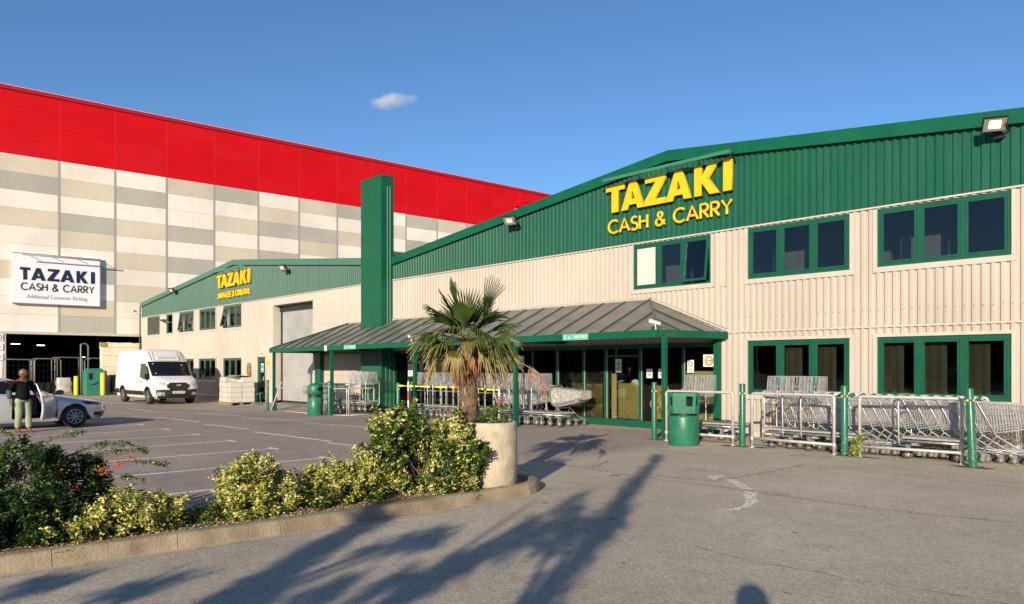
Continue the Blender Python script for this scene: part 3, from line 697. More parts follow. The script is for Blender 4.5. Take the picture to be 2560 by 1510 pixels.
# ------------------------------------------------------------------ entrance canopy
CAN = thing('entrance_canopy', 'long green framed canopy with ribbed translucent roof on slim posts along the shop front', 'canopy', (-20, 15, 0))
cl, cr = (-31.2, 14.70), (-10.38, 14.70)               # front corners
zbl, zbr = 2.36, 2.455
def cz(u, top=True): return (zbl+(zbr-zbl)*(u-cl[0])/(cr[0]-cl[0]))+(0.17 if top else 0)
def cv(u): return cl[1]+(cr[1]-cl[1])*(u-cl[0])/(cr[0]-cl[0])
ul, ur = -28.2, -12.2; zt = 3.60; el, er = (-31.4, WV-.03), (-9.83, WV-.03)
mb = MB()
def fas(p, q, zp, zq, t=.05, h=.18):
    p, q = Vector(p), Vector(q); d = (q-p).normalized(); nn = Vector((d.y, -d.x))*t
    a = [(p.x, p.y), (q.x, q.y), (q.x+nn.x, q.y+nn.y), (p.x+nn.x, p.y+nn.y)]; zz = [zp, zq, zq, zp]
    mb.add([(x, y, z) for (x, y), z in zip(a, zz)]+[(x, y, z+h) for (x, y), z in zip(a, zz)], [(0,1,2,3),(4,5,6,7),(0,1,5,4),(1,2,6,5),(2,3,7,6),(3,0,4,7)])
fas(cl, cr, zbl, zbr); fas(cr, er, zbr, zbr); fas(el, cl, zbl, zbl)
mb.box(-31.3, WV-.10, 2.28, -10.0, WV-.055, 2.37)
mb.build('fascia', M_gtrim, CAN)
mb = MB()
F = [(cl[0], cl[1], cz(cl[0])), (cr[0], cr[1], cz(cr[0]))]
mb.quad((cl[0]+.02, cl[1]+.02, cz(cl[0])-.02), (cr[0]-.02, cr[1]+.02, cz(cr[0])-.02), (ur, WV-.06, zt), (ul, WV-.06, zt))
mb.add([(cr[0]-.02, cr[1]+.02, cz(cr[0])-.02), (er[0]-.02, WV-.06, cz(cr[0])-.02), (ur, WV-.06, zt)], [(0,1,2)])
mb.add([(cl[0]+.02, cl[1]+.02, cz(cl[0])-.02), (el[0]+.02, WV-.06, cz(cl[0])-.02), (ul, WV-.06, zt)], [(0,1,2)])
rs = mb.build('roof_sheet', mat('canopy_sheet', (0.115, 0.105, 0.097), 0.42, scale=2.2, col2=(0.205, 0.185, 0.17)), CAN, fix=False)
md = rs.modifiers.new('thick', 'SOLIDIFY'); md.thickness = 0.015
mb = MB()
def bar(p, q, w=.022, m=0): mb.tube([p, q], w, 4, m, sm=False)
nb = 25
for i in range(nb+1):                                    # glazing bars at right angles to the wall
    u = -30.9+i*(20.3/nb); f = cv(u)
    if u < ul: t = (u-cl[0])/(ul-cl[0])
    elif u > ur: t = (cr[0]-u)/(cr[0]-ur)
    else: t = 1
    t = max(.03, min(1, t)); z0 = cz(u)
    bar((u, f+.02, z0+.012), (u, f+(WV-.06-f)*t, z0+(zt-z0)*t+.015))
bar((cr[0], cr[1], cz(cr[0])+.01), (ur, WV-.06, zt+.03), .035); bar((cl[0], cl[1], cz(cl[0])+.01), (ul, WV-.06, zt+.03), .035)
for t in (.33, .66):
    y = cr[1]+(WV-.06-cr[1])*t; e = cr[0]+(er[0]-cr[0])*t; hx = cr[0]+(ur-cr[0])*t; bar((e-.02, y, cz(cr[0])+.01), (hx, y, cz(cr[0])+(zt-cz(cr[0]))*t+.015))
mb.build('glazing_bar', mat('bar_green', (0.016, 0.075, 0.045), 0.4, var=.15), CAN)
mb = MB(); bar((ul, WV-.05, zt+.03), (ur, WV-.05, zt+.03), .035, 0); bar((ur, WV-.05, zt+.03), (er[0], WV-.05, cz(cr[0])+.04), .03, 0)
mb.tube([(ul, WV-.035, zt+.055), (ur, WV-.035, zt+.055), (er[0], WV-.035, cz(cr[0])+.07)], .018, 5, 1)
mb.build('wall_flashing', [mat('lead_flashing', (.50,.47,.40), .6, var=.1), mat('dark_seal', (.10,.05,.05), .7)], CAN)
POSTS = [(-30.95, 14.72), (-25.9, 14.72), (-20.35, 14.72), (-15.4, 14.72), (-10.24, 14.72)]
for (u, v) in POSTS:
    mb = MB(); mb.bbox(u-.055, v-.01, -.3, u+.055, v+.10, cz(u, False)+.01, .012); mb.box(u-.085, v-.04, -.2, u+.085, v+.13, gz(u, v)+.012)
    mb.tube([(u+.05, v-.02, 0.05), (u+.05, v-.02, 2.3)], .012, 5)
    mb.build('post', M_gtrim, CAN)
    mb = MB(); mb.box(u-.04, v+.10, cz(u, False)-.0, u+.04, WV-.06, cz(u, False)+.09); mb.build('beam', M_gframe, CAN)
mb = MB(); mb.box(-26.25, 14.63, 2.36, -26.08, 14.645, 2.57); mb.build('white_plate', M_white, CAN)

# canopy signs
M_teal = mat('teal_sign', (0.13, 0.42, 0.33), 0.5, var=.08)
M_pale = mat('pale_letter', (.75,.80,.62), .5)
def canopy_sign(u, w, txt, icons, label):
    v = cv(u)-.052; z = cz(u, False)+.005; t = thing('hanging_sign', label, 'sign', (u, v, z), 'signs on the canopy edge')
    mb = MB(); mb.box(u-w/2, v-.014, z, u+w/2, v-.002, z+.165); mb.build('sign_board', M_teal, t)
    text_obj(txt, 'lettering', (u-w/2+w*.48, v-.017, z+.055), (1,0,0), (0,0,1), w*.46, .065, M_pale, t, .002, .012)
    mb = MB()
    for k, s in enumerate(icons):
        x = u-w/2+w*(.10+.17*k)
        if s == 'man': mb.lathe([(0.0, 0), (.018, 0)], 10, (x, v-.017, z+.125), axis='y'); mb.prism([(x-.028, z+.10), (x+.028, z+.10), (x+.012, z+.02), (x-.012, z+.02)], v-.018, v-.0165)
        else: mb.lathe([(.018, 0), (.035, 0)], 14, (x, v-.017, z+.07), axis='y')
    mb.build('pictogram', mat('pale_icon', (.45,.75,.60), .5), t)
canopy_sign(-12.98, .90, 'EXIT ONLY', ('man', 'ring'), 'small pale teal EXIT ONLY sign on the canopy edge near the front corner')
canopy_sign(-24.35, .85, 'IN ONLY', ('man', 'ring'), 'small pale teal entrance sign on the canopy edge left of the palm')

# ------------------------------------------------------------------ shop lettering
def trough(t, u0, u1, z, v, n, mt):
    mb = MB(); L = u1-u0; mb.tube([(u0, v-.02, z-.03), (u0, v+.05, z+.02), (u0, v+.10, z-.01)], .01, 4)
    mb.prism([(v-.07, z-.05), (v-.085, z+.0), (v-.03, z+.045), (v+.05, z+.02), (v+.03, z-.04)], u0, u1, 'x'); mb.build('light_trough', mt, t)
    mb = MB()
    for i in range(n):
        u = u0+L*(.02+.96*i/(n-1)); mb.tube([(u, v+.03, z), (u+.02, (v+WV)/2, z+.01), (u+.0, WV-.03, z-.22)], .014, 5)
    mb.build('trough_arm', M_black, t)
T1 = thing('shop_sign', 'big yellow raised TAZAKI CASH & CARRY letters on the near green gable', 'sign', (-11.65, WV-.1, 5.57))
xs = [(-13.69,-13.02,'T'),(-13.13,-12.32,'A'),(-12.32,-11.62,'Z'),(-11.61,-10.80,'A'),(-10.71,-9.97,'K'),(-9.86,-9.62,'I')]
for a, b_, ch in xs: place_mesh(curve_mesh(BOLD[ch][1], extrude=.035), 'letter', (a, WV-.125, 6.22), (1,0,0), (0,0,1), (b_-a, .79), M_ylet, T1)
stroke_word('CASH & CARRY', 'letter', (-13.63, WV-.10, 5.63), (1,0,0), (0,0,1), 3.98, .365, .038, M_ylet, T1, gap=.20)
trough(T1, -13.55, -9.50, 7.12, WV-.42, 5, mat('trough_green', (.05,.22,.14), .4))
mb = MB(); mb.tube([(-13.9, WV-.05, 6.95), (-12.9, WV-.05, 7.06), (-11.9, WV-.05, 6.98), (-11.2, WV-.05, 7.07), (-10.2, WV-.05, 6.99), (-9.55, WV-.05, 7.13)], .016, 5); mb.build('power_cable', M_black, T1)
T2 = thing('shop_sign', 'small yellow TAZAKI sign with a second line of letters on the far green gable', 'sign', (-40.3, WV-.1, 5.6))
k = 4.45/4.07
for a, b_, ch in xs: place_mesh(curve_mesh(BOLD[ch][1], extrude=.035), 'letter', (-42.55+(a+13.69)*k, WV-.125, 6.24), (1,0,0), (0,0,1), ((b_-a)*k, .78), M_ylet, T2)
stroke_word('JAPANESE & ORIENTAL', 'letter', (-42.45, WV-.10, 5.66), (1,0,0), (0,0,1), 4.28, .28, .045, M_ylet, T2, gap=.16)
trough(T2, -42.7, -38.3, 7.15, WV-.42, 5, MC['trough_green'])

# ------------------------------------------------------------------ floodlights and cameras
def floodlight(u, z, lit, label, s=1.0, yaw=0):
    t = thing('floodlight', label, 'floodlight', (u, WV-.12, z), 'floodlights on the shop gables')
    M = Matrix.Translation((u, WV-.42*s, z+.02)) @ Matrix.Rotation(R(yaw), 4, 'Z') @ Matrix.Rotation(R(38), 4, 'X')
    mb = MB(); mb.xbox(M, .44*s, .06*s, .30*s)
    for i in range(7): mb.xbox(M @ Matrix.Translation((-.18*s+i*.06*s, .055*s, 0)), .012, .05*s, .26*s)
    h = mb.build('housing', M_black, t)
    mb = MB(); mb.xbox(M @ Matrix.Translation((0, -.034*s, 0)), .40*s, .012, .26*s); mb.build('lens', mat('lens', (.22,.21,.16), .25), t)
    mb = MB(); mb.xbox(M @ Matrix.Translation((0, -.043*s, .01)), .20*s, .008, .15*s); mb.build('lamp', mat('lamp_lit', (1,1,.9), .3, emit=(1,.95,.8), estr=9) if lit else mat('lamp_off', (.75,.73,.6), .3), t)
    mb = MB(); mb.tube([(u-.2*s, WV-.42*s, z), (u-.2*s, WV-.2*s, z-.12*s), (u, WV-.04, z-.15*s), (u+.2*s, WV-.2*s, z-.12*s), (u+.2*s, WV-.42*s, z)], .016, 5); mb.xbox(Matrix.Translation((u, WV-.09, z-.15*s)), .16*s, .12, .12*s); mb.build('bracket', M_black, t)
floodlight(-3.86, 6.42, True, 'big black floodlight with its lamp switched on at the right end of the gable', .95, 25)
floodlight(-17.5, 6.52, False, 'grey floodlight on the near gable left of the big yellow letters', 1.05, 20)
floodlight(-33.7, 6.55, False, 'floodlight on the far gable right of the small yellow sign', 1.05, 20)
floodlight(-49.2, 6.62, False, 'floodlight on the far gable left of the small yellow sign', 1.0, 20)
def cctv(x, y, z, yaw, label, arm):
    t = thing('cctv_camera', label, 'camera', (x, y, z), 'cctv cameras')
    M = Matrix.Translation((x, y, z+.12)) @ Matrix.Rotation(R(yaw), 4, 'Z') @ Matrix.Rotation(R(-14), 4, 'X')
    mb = MB(); mb.lathe([(0, -.16), (.035, -.16), (.04, -.12), (.04, .12), (.03, .14), (0, .14)], 12, (0,0,0), axis='y', M=M); mb.xbox(M @ Matrix.Translation((0, -.03, .045)), .10, .30, .01); mb.build('camera_body', M_white, t)
    mb = MB(); mb.tube([(x, y, z+.09)]+arm, .014, 6); mb.build('mount', M_white, t)
cctv(-10.45, 14.68, 2.68, -35, 'white cctv camera on the canopy corner above the front post', [(-10.42, 14.68, 2.60)])
cctv(-20.45, 14.68, 2.60, 20, 'white cctv camera on the canopy edge left of the palm', [(-20.42, 14.68, 2.52)])
cctv(-56.9, 16.5, 5.62, 55, 'white cctv cameras pole mounted at the far left corner of the shop gable', [(-56.8, 16.6, 5.55), (-56.4, WV-.04, 5.6)])

# ------------------------------------------------------------------ notices on the walls and glass
M_sw = mat('sign_white', (.75,.74,.70), .5); M_sy = mat('sign_yellow', (.75,.58,.02), .5); M_sr = mat('sign_red', (.62,.07,.04), .5); M_sb = mat('sign_blue', (.03,.22,.50), .5); M_so = mat('sign_orange', (.75,.25,.08), .5)
def notice(kind, u, z, w, h, v, label):
    t = thing('notice', label, 'notice', (u, v, z), 'notices by the entrance'); d = .004
    mb = MB(); mb.box(u-w/2, v-d, z, u+w/2, v, z+h); y = v-d-.0015; M2 = [M_sw, M_sy, M_sr, M_sb, M_so, M_black]
    mb2 = MB()
    if kind == 'warn':
        mb2.prism([(u-w*.36, z+h*.52), (u+w*.36, z+h*.52), (u, z+h*.92)], y, v-d, m=5); mb2.prism([(u-w*.2, z+h*.56), (u+w*.2, z+h*.56), (u, z+h*.80)], y-.002, y, m=1); mb2.box(u-w*.38, y, z+h*.10, u+w*.38, v-d, z+h*.44, 1)
        for i in range(3): mb2.box(u-w*.28, y-.002, z+h*(.16+.09*i), u+w*.28, y, z+h*(.19+.09*i), 5)
    elif kind == 'blue':
        mb2.lathe([(0, 0), (w*.40, 0)], 18, (u, y, z+h*.62), m=3, axis='y'); mb2.box(u-w*.36, y, z+h*.06, u+w*.36, v-d, z+h*.26, 3)
    elif kind == 'noentry':
        mb2.lathe([(w*.24, 0), (w*.40, 0)], 20, (u, y, z+h*.5), m=4, axis='y'); mb2.box(u-w*.26, y-.002, z+h*.42, u+w*.26, y, z+h*.56, 4)
    elif kind == 'red':
        mb2.lathe([(w*.22, 0), (w*.36, 0)], 16, (u, y, z+h*.68), m=2, axis='y')
        for i in range(3): mb2.box(u-w*.32, y, z+h*(.10+.09*i), u+w*.32, v-d, z+h*(.14+.09*i), 2)
    elif kind == 'yellow':
        mb2.box(u-w*.42, y, z+h*.05, u+w*.42, v-d, z+h*.95, 1)
        for i in range(4): mb2.box(u-w*.3, y-.002, z+h*(.15+.15*i), u+w*.3, y, z+h*(.20+.15*i), 5)
    else:
        for i in range(4): mb2.box(u-w*.34, y, z+h*(.2+.15*i), u+w*.34, v-d, z+h*(.26+.15*i), 5)
    mb.build('backing', M_sw, t); mb2.build('print', M2, t, fix=False)
g0 = FV+.03
notice('warn', -13.42, 1.58, .22, .38, g0, 'yellow and black warning notice on the glass left of the corner post')
notice('noentry', -10.42, 1.74, .34, .32, g0, 'square white notice with an orange no entry disc on the shopfront glass')
notice('red', -10.98, 1.58, .20, .34, g0, 'narrow white notice with a small red disc beside the no entry notice')
notice('text', -11.9, 1.42, .24, .26, g0, 'white printed sheet on the glass above the platform trolleys')
notice('text', -12.32, 1.42, .20, .26, g0, 'white printed sheet half hidden behind the canopy corner post')
notice('blue', -20.3, 1.70, .26, .40, g0, 'round blue notice left of two grey sheets in the dark entrance')
notice('text', -19.85, 1.62, .24, .36, g0, 'left of two grey printed sheets in the dark entrance')
notice('text', -19.2, 1.62, .24, .36, g0, 'right of two grey printed sheets in the dark entrance')
notice('blue', -18.75, 1.72, .26, .40, g0, 'round blue notice right of two grey sheets in the dark entrance')
notice('yellow', -17.85, 1.60, .36, .85, g0, 'tall yellow poster in the dark entrance just left of the palm trunk')
notice('text', -17.5, 1.70, .26, .40, g0-.006, 'white sheet overlapping the tall yellow poster')
notice('warn', -23.45, 1.98, .32, .62, WV-.05, 'yellow and black warning notice at the left end of the entrance')
notice('red', -23.6, 1.36, .30, .48, WV-.05, 'white notice with red print under the yellow warning notice')
notice('blue', -36.93, 1.45, .30, .45, WV+.02, 'blue safety notice on the narrow green side door')
notice('yellow', -36.15, 1.75, .42, .40, WV-.055, 'yellow notice on the wall right of the side door')

# ================================================================== RED AND WHITE STORAGE BUILDING
K = 1.025
ST = thing('storage_building', 'huge storage building with red upper band above white beige and grey wall panels', 'building', (-55.55*K, 17.0*K, 0))
ST.rotation_euler = (0, 0, math.atan2(0.9978, 0.07))
def zk(z): return 1.75+(z-1.75)*K
COLW, S0 = 3.325*K, -5.36*K
Z0 = zk(3.97); ZP = zk(15.35); ZT = zk(19.72); RH = (ZP-Z0)/10
PAT = {-1: 'WBWWGWBWWW', 0: 'BGWBWWBWWW', 1: 'WBWGBWGWBG', 2: 'WGWBWBWBWW', 3: 'BWWGWGWBWW', 4: 'GWBWBWWGWB', 5: 'WBGWGWBWGW', 6: 'BWGBWWGWBW', 7: 'GWBWWGWBWW', 8: 'WBWGWBWWGB', 9: 'GWGBWWBWGW', 10: 'BWWGWBWGWW', 11: 'GWBWGWWBWG', 12: 'WBWGWBWGWB', 13: 'BGWWBWGWWB', 14: 'WGWBWWBGWW'}
IX = {'W': 0, 'B': 1, 'G': 2}
pn = MB(); rng = random.Random(3)
for c in range(-9, 22):
    pat = PAT.get(c) or ''.join(rng.choice('WWBGW') for _ in range(10))
    x0 = S0+(c-1)*COLW; x1 = x0+COLW
    for r in range(10):
        zb = ZP-(r+1)*RH; zt_ = ZP-r*RH
        pn.box(x0+.025, -.06, zb+.006, x1-.025, .05, zt_-.006, IX[pat[r]]+(3 if rng.random() < .3 else 0))
pan = lambda n, c: wallmat(n, c, tuple(q*.86 for q in c), 0.5)
pn.build('wall_panels', [pan('panel_white', (.80,.735,.64)), pan('panel_beige', (.62,.545,.42)), pan('panel_grey', (.44,.42,.355)), pan('panel_white_aged', (.765,.70,.60)), pan('panel_beige_aged', (.59,.515,.40)), pan('panel_grey_aged', (.41,.395,.335))], ST, base=(0,0,0), fix=False)
jb = MB()
for c in range(-9, 22):
    x0 = S0+(c-1)*COLW; jb.box(x0-.075, -.068, Z0, x0+.075, -.052, ZP-.02, 0)
jb.box(S0-10*COLW, -.03, Z0-.12, S0+21*COLW, .06, ZP-.01, 0); jb.box(S0-10*COLW, -.09, Z0-.14, S0+21*COLW, -.061, Z0+.04, 1)
jb.build('panel_joint', [mat('joint_grey', (.33,.31,.28), .6), mat('joint_light', (.50,.48,.43), .6)], ST, base=(0,0,0))
M_red = wallmat('red_panel', (.60, .003, .008), (.50, .008, .012), 0.6); M_red.node_tree.nodes['Principled BSDF'].inputs['Specular IOR Level'].default_value = .12
rb = MB()
for c in range(-9, 22):
    x0 = S0+(c-1)*COLW
    for r in range(4): h = (ZT-.28-ZP)/4; rb.box(x0+.02, -.06, ZP+r*h+.006, x0+COLW-.02, .05, ZP+(r+1)*h-.006, 2 if rng.random() < .3 else 0)
rb.box(S0-10*COLW, -.045, ZP, S0+21*COLW, .06, ZT-.28, 1)
rb.build('red_band', [M_red, mat('red_joint', (.62,.05,.04), .6), mat('red_panel_faded', (.56,.006,.012), .6, var=.06, scale=.6, spec=.12)], ST, base=(0,0,0), fix=False)
rb = MB(); rb.box(S0-10*COLW, -.14, ZT-.278, S0+21*COLW, .4, ZT-.05, 0); rb.box(S0-10*COLW, -.18, ZT-.049, S0+21*COLW, .45, ZT, 1)
rb.build('roof_edge', [mat('red_trim', (.42,.004,.015), .4), mat('pink_cap', (.70,.30,.30), .5)], ST, base=(0,0,0))
bk = MB(); X0, X1 = S0-10*COLW, S0+21*COLW
bk.box(X0, 0.45, Z0, X1, .5, ZT-.1); bk.box(X0, 45, 0, X1, 45.3, ZT-.1); bk.box(X0, .5, 0, X0+.3, 45, ZT-.1); bk.box(X1-.3, .5, 0, X1, 45, ZT-.1); bk.quad((X0, .1, ZT-.12), (X1, .1, ZT-.12), (X1, 45, ZT-.12), (X0, 45, ZT-.12))
bk.build('rear_walls_and_roof', M_roof, ST, base=(0,0,0))
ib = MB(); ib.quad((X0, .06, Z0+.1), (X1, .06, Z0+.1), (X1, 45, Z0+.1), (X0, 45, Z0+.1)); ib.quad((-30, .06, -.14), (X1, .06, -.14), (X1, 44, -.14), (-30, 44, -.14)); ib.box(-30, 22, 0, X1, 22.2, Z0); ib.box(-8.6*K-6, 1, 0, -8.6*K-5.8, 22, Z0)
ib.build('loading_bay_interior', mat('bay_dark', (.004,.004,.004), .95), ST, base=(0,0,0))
wl = MB(); wl.box(X0, -.05, -.4, -8.30*K, .35, Z0-.13, 0); wl.box(2.0, -.03, 0, X1, .3, Z0-.13, 0); wl.box(-8.30*K-.08, -.07, -.4, -8.30*K+.03, .36, Z0-.13, 1)
wl.build('ground_floor_wall', [mat('pier_white', (.76,.70,.58), .6, var=.04, scale=1), mat('edge_grey', (.45,.43,.38), .6)], ST, base=(0,0,0))
lv = MB()  # row of dark slats across the wall panels
for i in range(9): lv.box(18.6*K, -.09, zk(10.75)+i*.13, 23.2*K, -.065, zk(10.75)+i*.13+.09)
lv.build('dark_slats', M_black, ST, base=(0,0,0))
dm = MB(); dm.lathe([(0, -.5), (.30, -.42), (.55, -.2), (.62, 0), (.62, .1)], 18, (34.2*K, -.1, zk(17.0)), axis='y'); dm.build('round_white_lamp', M_white, ST, base=(0,0,0))
dm = MB(); dm.tube([(33.6*K, -.5, zk(18.1)), (34.4*K, -.75, zk(18.25)), (38.5*K, -.6, zk(18.2))], .09, 6); dm.tube([(33.7*K, -.4, zk(18.0)), (35.2*K, -.3, zk(17.5))], .07, 6); dm.build('red_bracket', M_red, ST, base=(0,0,0))
for (x, y, z, w) in ((-7.3,7,3.4,.55),(-5.6,8,3.35,.5),(-3.0,17,2.5,.22),(-.8,20,2.6,.2)):
    lb = MB(); lb.xbox(Matrix.Translation((x, y, z)), w, .10, .05); lb.build('strip_light', mat('strip_lit', (1,1,1), .3, emit=(1,.97,.85), estr=5), ST, base=(0,0,0))

# concrete block wall closing part of the bay
def stp(x, y=0.0):      # point in the storage building's frame -> world
    c, s = 0.07, 0.9978; return (-55.55*K+c*x-s*y, 17.0*K+s*x+c*y)
cwp = stp(-3.05, -.35)
CW = thing('concrete_wall', 'low weathered cream concrete wall with rust stain beside the dark loading bay', 'wall', (cwp[0], cwp[1], 0)); CW.rotation_euler = ST.rotation_euler
cb = MB(); rows = []
for i in range(27):
    x = -.02+i*.16; rows.append([(x+(.04*noise.noise((j*1.7, 3, 1)) if i == 0 else 0), 0.02*noise.noise((x*2, j*.6, 0)), -.3+3.72*j/10+(.06*noise.noise((x*3, 1, 7)) if j == 10 else 0)) for j in range(11)])
cb.grid(rows, 0, True); bkr = [[(p[0], p[1]+.3, p[2]) for p in r] for r in rows]; cb.grid(bkr, 0, True)
cb.grid([[rows[0][j], bkr[0][j]] for j in range(11)], 0); cb.grid([[r[-1], b_[-1]] for r, b_ in zip(rows, bkr)], 0)
mcw = mat('old_concrete', (.62,.53,.37), .9, scale=1.4, col2=(.82,.73,.55), bump=.6, bscale=9)
cb.build('wall_face', mcw, CW, base=(0,0,0))
cb = MB()
for z in (.86, 1.72, 2.5, 3.1): cb.box(.02, -.022, z, 4.1, -.008, z+.014)
cb.build('mortar_line', mat('mortar_dark', (.34,.29,.22), .9), CW, base=(0,0,0))
cb = MB(); cb.prism([(1.02,1.95),(1.06,1.95),(1.12,1.3),(1.2,.75),(.92,.75),(.98,1.35)], -.03, -.024); cb.build('rust_stain', worn_mat('rust', (.50,.17,.06), .40, 9), CW, base=(0,0,0))
cb = MB(); cb.box(-.05, -.06, 3.15, .35, -.0, 3.4); cb.build('corner_bracket', mat('bracket_ochre', (.30,.26,.08), .7), CW, base=(0,0,0))

# board on the panels: own thing
bp = stp(-5.48*K, -.1)
BD = thing('wall_sign', 'white board lettered TAZAKI CASH & CARRY Additional Customer Parking on the pale panels', 'sign', (bp[0], bp[1], 0))
XD = Vector((0.07, 0.9978, 0)); ND = Vector((0.9978, -0.07, 0)); UZ = Vector((0,0,1))
bx0, bx1, bz0, bz1 = -7.98*K, -2.98*K, zk(5.79), zk(9.04)
O = Vector((*stp(bx0, -.30), 0)); BWD = bx1-bx0
def on_board(a, z, off=0.0): return O+XD*a+UZ*z+ND*off
mb = MB(); v8 = [on_board(a, z, d) for d in (-.2, 0) for a, z in ((0, bz0), (BWD, bz0), (BWD, bz1), (0, bz1))]
mb.add(v8, [(0,1,2,3),(4,5,6,7),(0,1,5,4),(1,2,6,5),(2,3,7,6),(3,0,4,7)]); mb.build('board', mat('board_white', (.80,.77,.78), .35), BD)
mb = MB()
for a, b_, c, d in ((0, BWD, bz0, bz0+.04), (BWD-.05, BWD+.02, bz0, bz1), (0, BWD, bz1-.03, bz1+.01)):
    v8 = [on_board(x, z, q) for q in (.001, .03) for x, z in ((a, c), (b_, c), (b_, d), (a, d))]; mb.add(v8, [(0,1,2,3),(4,5,6,7),(0,1,5,4),(1,2,6,5),(2,3,7,6),(3,0,4,7)])
mb.build('board_edge', mat('edge_slate', (.22,.21,.27), .5), BD)
# letters (positions measured on the board as fractions)
H = bz1-bz0
w6 = [(.085,.195,'T'),(.205,.365,'A'),(.385,.52,'Z'),(.53,.69,'A'),(.715,.85,'K'),(.885,.93,'I')]
for a, b_, ch in w6: place_mesh(curve_mesh(BOLD[ch][1], extrude=.01), 'letter', on_board(a*BWD, bz0+H*.475, .02), XD, UZ, ((b_-a)*BWD, H*.245), M_navy, BD)
stroke_word('CASH & CARRY', 'letter', on_board(.10*BWD, bz0+H*.275, .02), XD, UZ, .82*BWD, H*.135, .042, mat('slate_letter', (.03,.035,.06), .5), BD, gap=.24, depth=.3)
text_obj('Additional Customer Parking', 'lettering', on_board(.16*BWD, bz0+H*.085, .012), XD, UZ, .68*BWD, H*.105, M_grayl, BD, .004)
mb = MB(); mb.tube([on_board(.10*BWD, bz1-.18, .60), on_board(1.04*BWD, bz1-.18, .60)], .045, 6); mb.build('light_trough', mat('trough_slate', (.22,.22,.28), .4), BD)
mb = MB()
for f in (.12, .38, .66, .93): mb.tube([on_board(f*BWD, bz1+.02, 0), on_board(f*BWD+.1, bz1-.08, .60)], .022, 4)
mb.build('trough_arm', mat('arm_grey', (.5,.5,.5), .4), BD)
for i, z in enumerate((3.62, 3.0, 2.35)):
    p = stp(-8.62*K, -.09); v = Vector((p[0], p[1], z)); t = thing('notice', ['round pink no smoking notice highest on the white pier', 'small red notice in the middle on the white pier', 'small red notice lowest on the white pier'][i], 'notice', v, 'notices on the white pier')
    mb = MB(); q = [v+XD*a+UZ*b_+ND*.015 for a, b_ in ((-.2,-.2),(.2,-.2),(.2,.25),(-.2,.25))]; mb.add([*q, *[x+ND*.02 for x in q]], [(0,1,2,3),(4,5,6,7),(0,1,5,4),(1,2,6,5),(2,3,7,6),(3,0,4,7)]); mb.build('backing', M_sw, t)
    mb = MB(); n = 16; r0, r1 = (.10,.16) if i == 0 else (0.0,.07); mb.add([v+XD*(r*math.cos(a*2*math.pi/n))+UZ*(.03+r*math.sin(a*2*math.pi/n))+ND*.042 for r in (r0, r1) for a in range(n)], [(a, (a+1) % n, n+(a+1) % n, n+a) for a in range(n)]); mb.build('print', M_sr, t)
# small cloud high beyond the roofs
cm = bpy.data.materials.new('cloud_vapour'); cm.use_nodes = True; n = cm.node_tree.nodes; l = cm.node_tree.links; n.clear()
o_ = n.new('ShaderNodeOutputMaterial'); pv = n.new('ShaderNodeVolumePrincipled'); pv.inputs['Color'].default_value = (.95,.95,1,1); pv.inputs['Anisotropy'].default_value = .0
tc = n.new('ShaderNodeTexCoord'); nz = n.new('ShaderNodeTexNoise'); nz.inputs['Scale'].default_value = .075; nz.inputs['Detail'].default_value = 5; l.new(tc.outputs['Object'], nz.inputs['Vector'])
ms = n.new('ShaderNodeVectorMath'); ms.operation = 'MULTIPLY'; ms.inputs[1].default_value = (1/23, 1/11, 1/8); l.new(tc.outputs['Object'], ms.inputs[0])
ln = n.new('ShaderNodeVectorMath'); ln.operation = 'LENGTH'; l.new(ms.outputs[0], ln.inputs[0])
su = n.new('ShaderNodeMath'); su.operation = 'SUBTRACT'; l.new(nz.outputs['Fac'], su.inputs[0]); 
hf = n.new('ShaderNodeMath'); hf.operation = 'MULTIPLY'; hf.inputs[1].default_value = .62; l.new(ln.outputs['Value'], hf.inputs[0]); l.new(hf.outputs[0], su.inputs[1])
mr = n.new('ShaderNodeMapRange'); mr.inputs['From Min'].default_value = .03; mr.inputs['From Max'].default_value = .30; mr.inputs['To Max'].default_value = .12; l.new(su.outputs[0], mr.inputs['Value']); l.new(mr.outputs['Result'], pv.inputs['Density']); l.new(pv.outputs[0], o_.inputs['Volume'])
bm = bmesh.new(); bmesh.ops.create_icosphere(bm, subdivisions=3, radius=1)
mb = MB(); mb.bm(bm, M=Matrix.Diagonal((26, 12, 10, 1)))
CD = Vector((-503.6, 340.9, 219))
cl_ = struct(mb, 'cloud', cm, base=(0,0,0)); cl_.location = CD; cl_.rotation_euler = (0, 0, R(47))

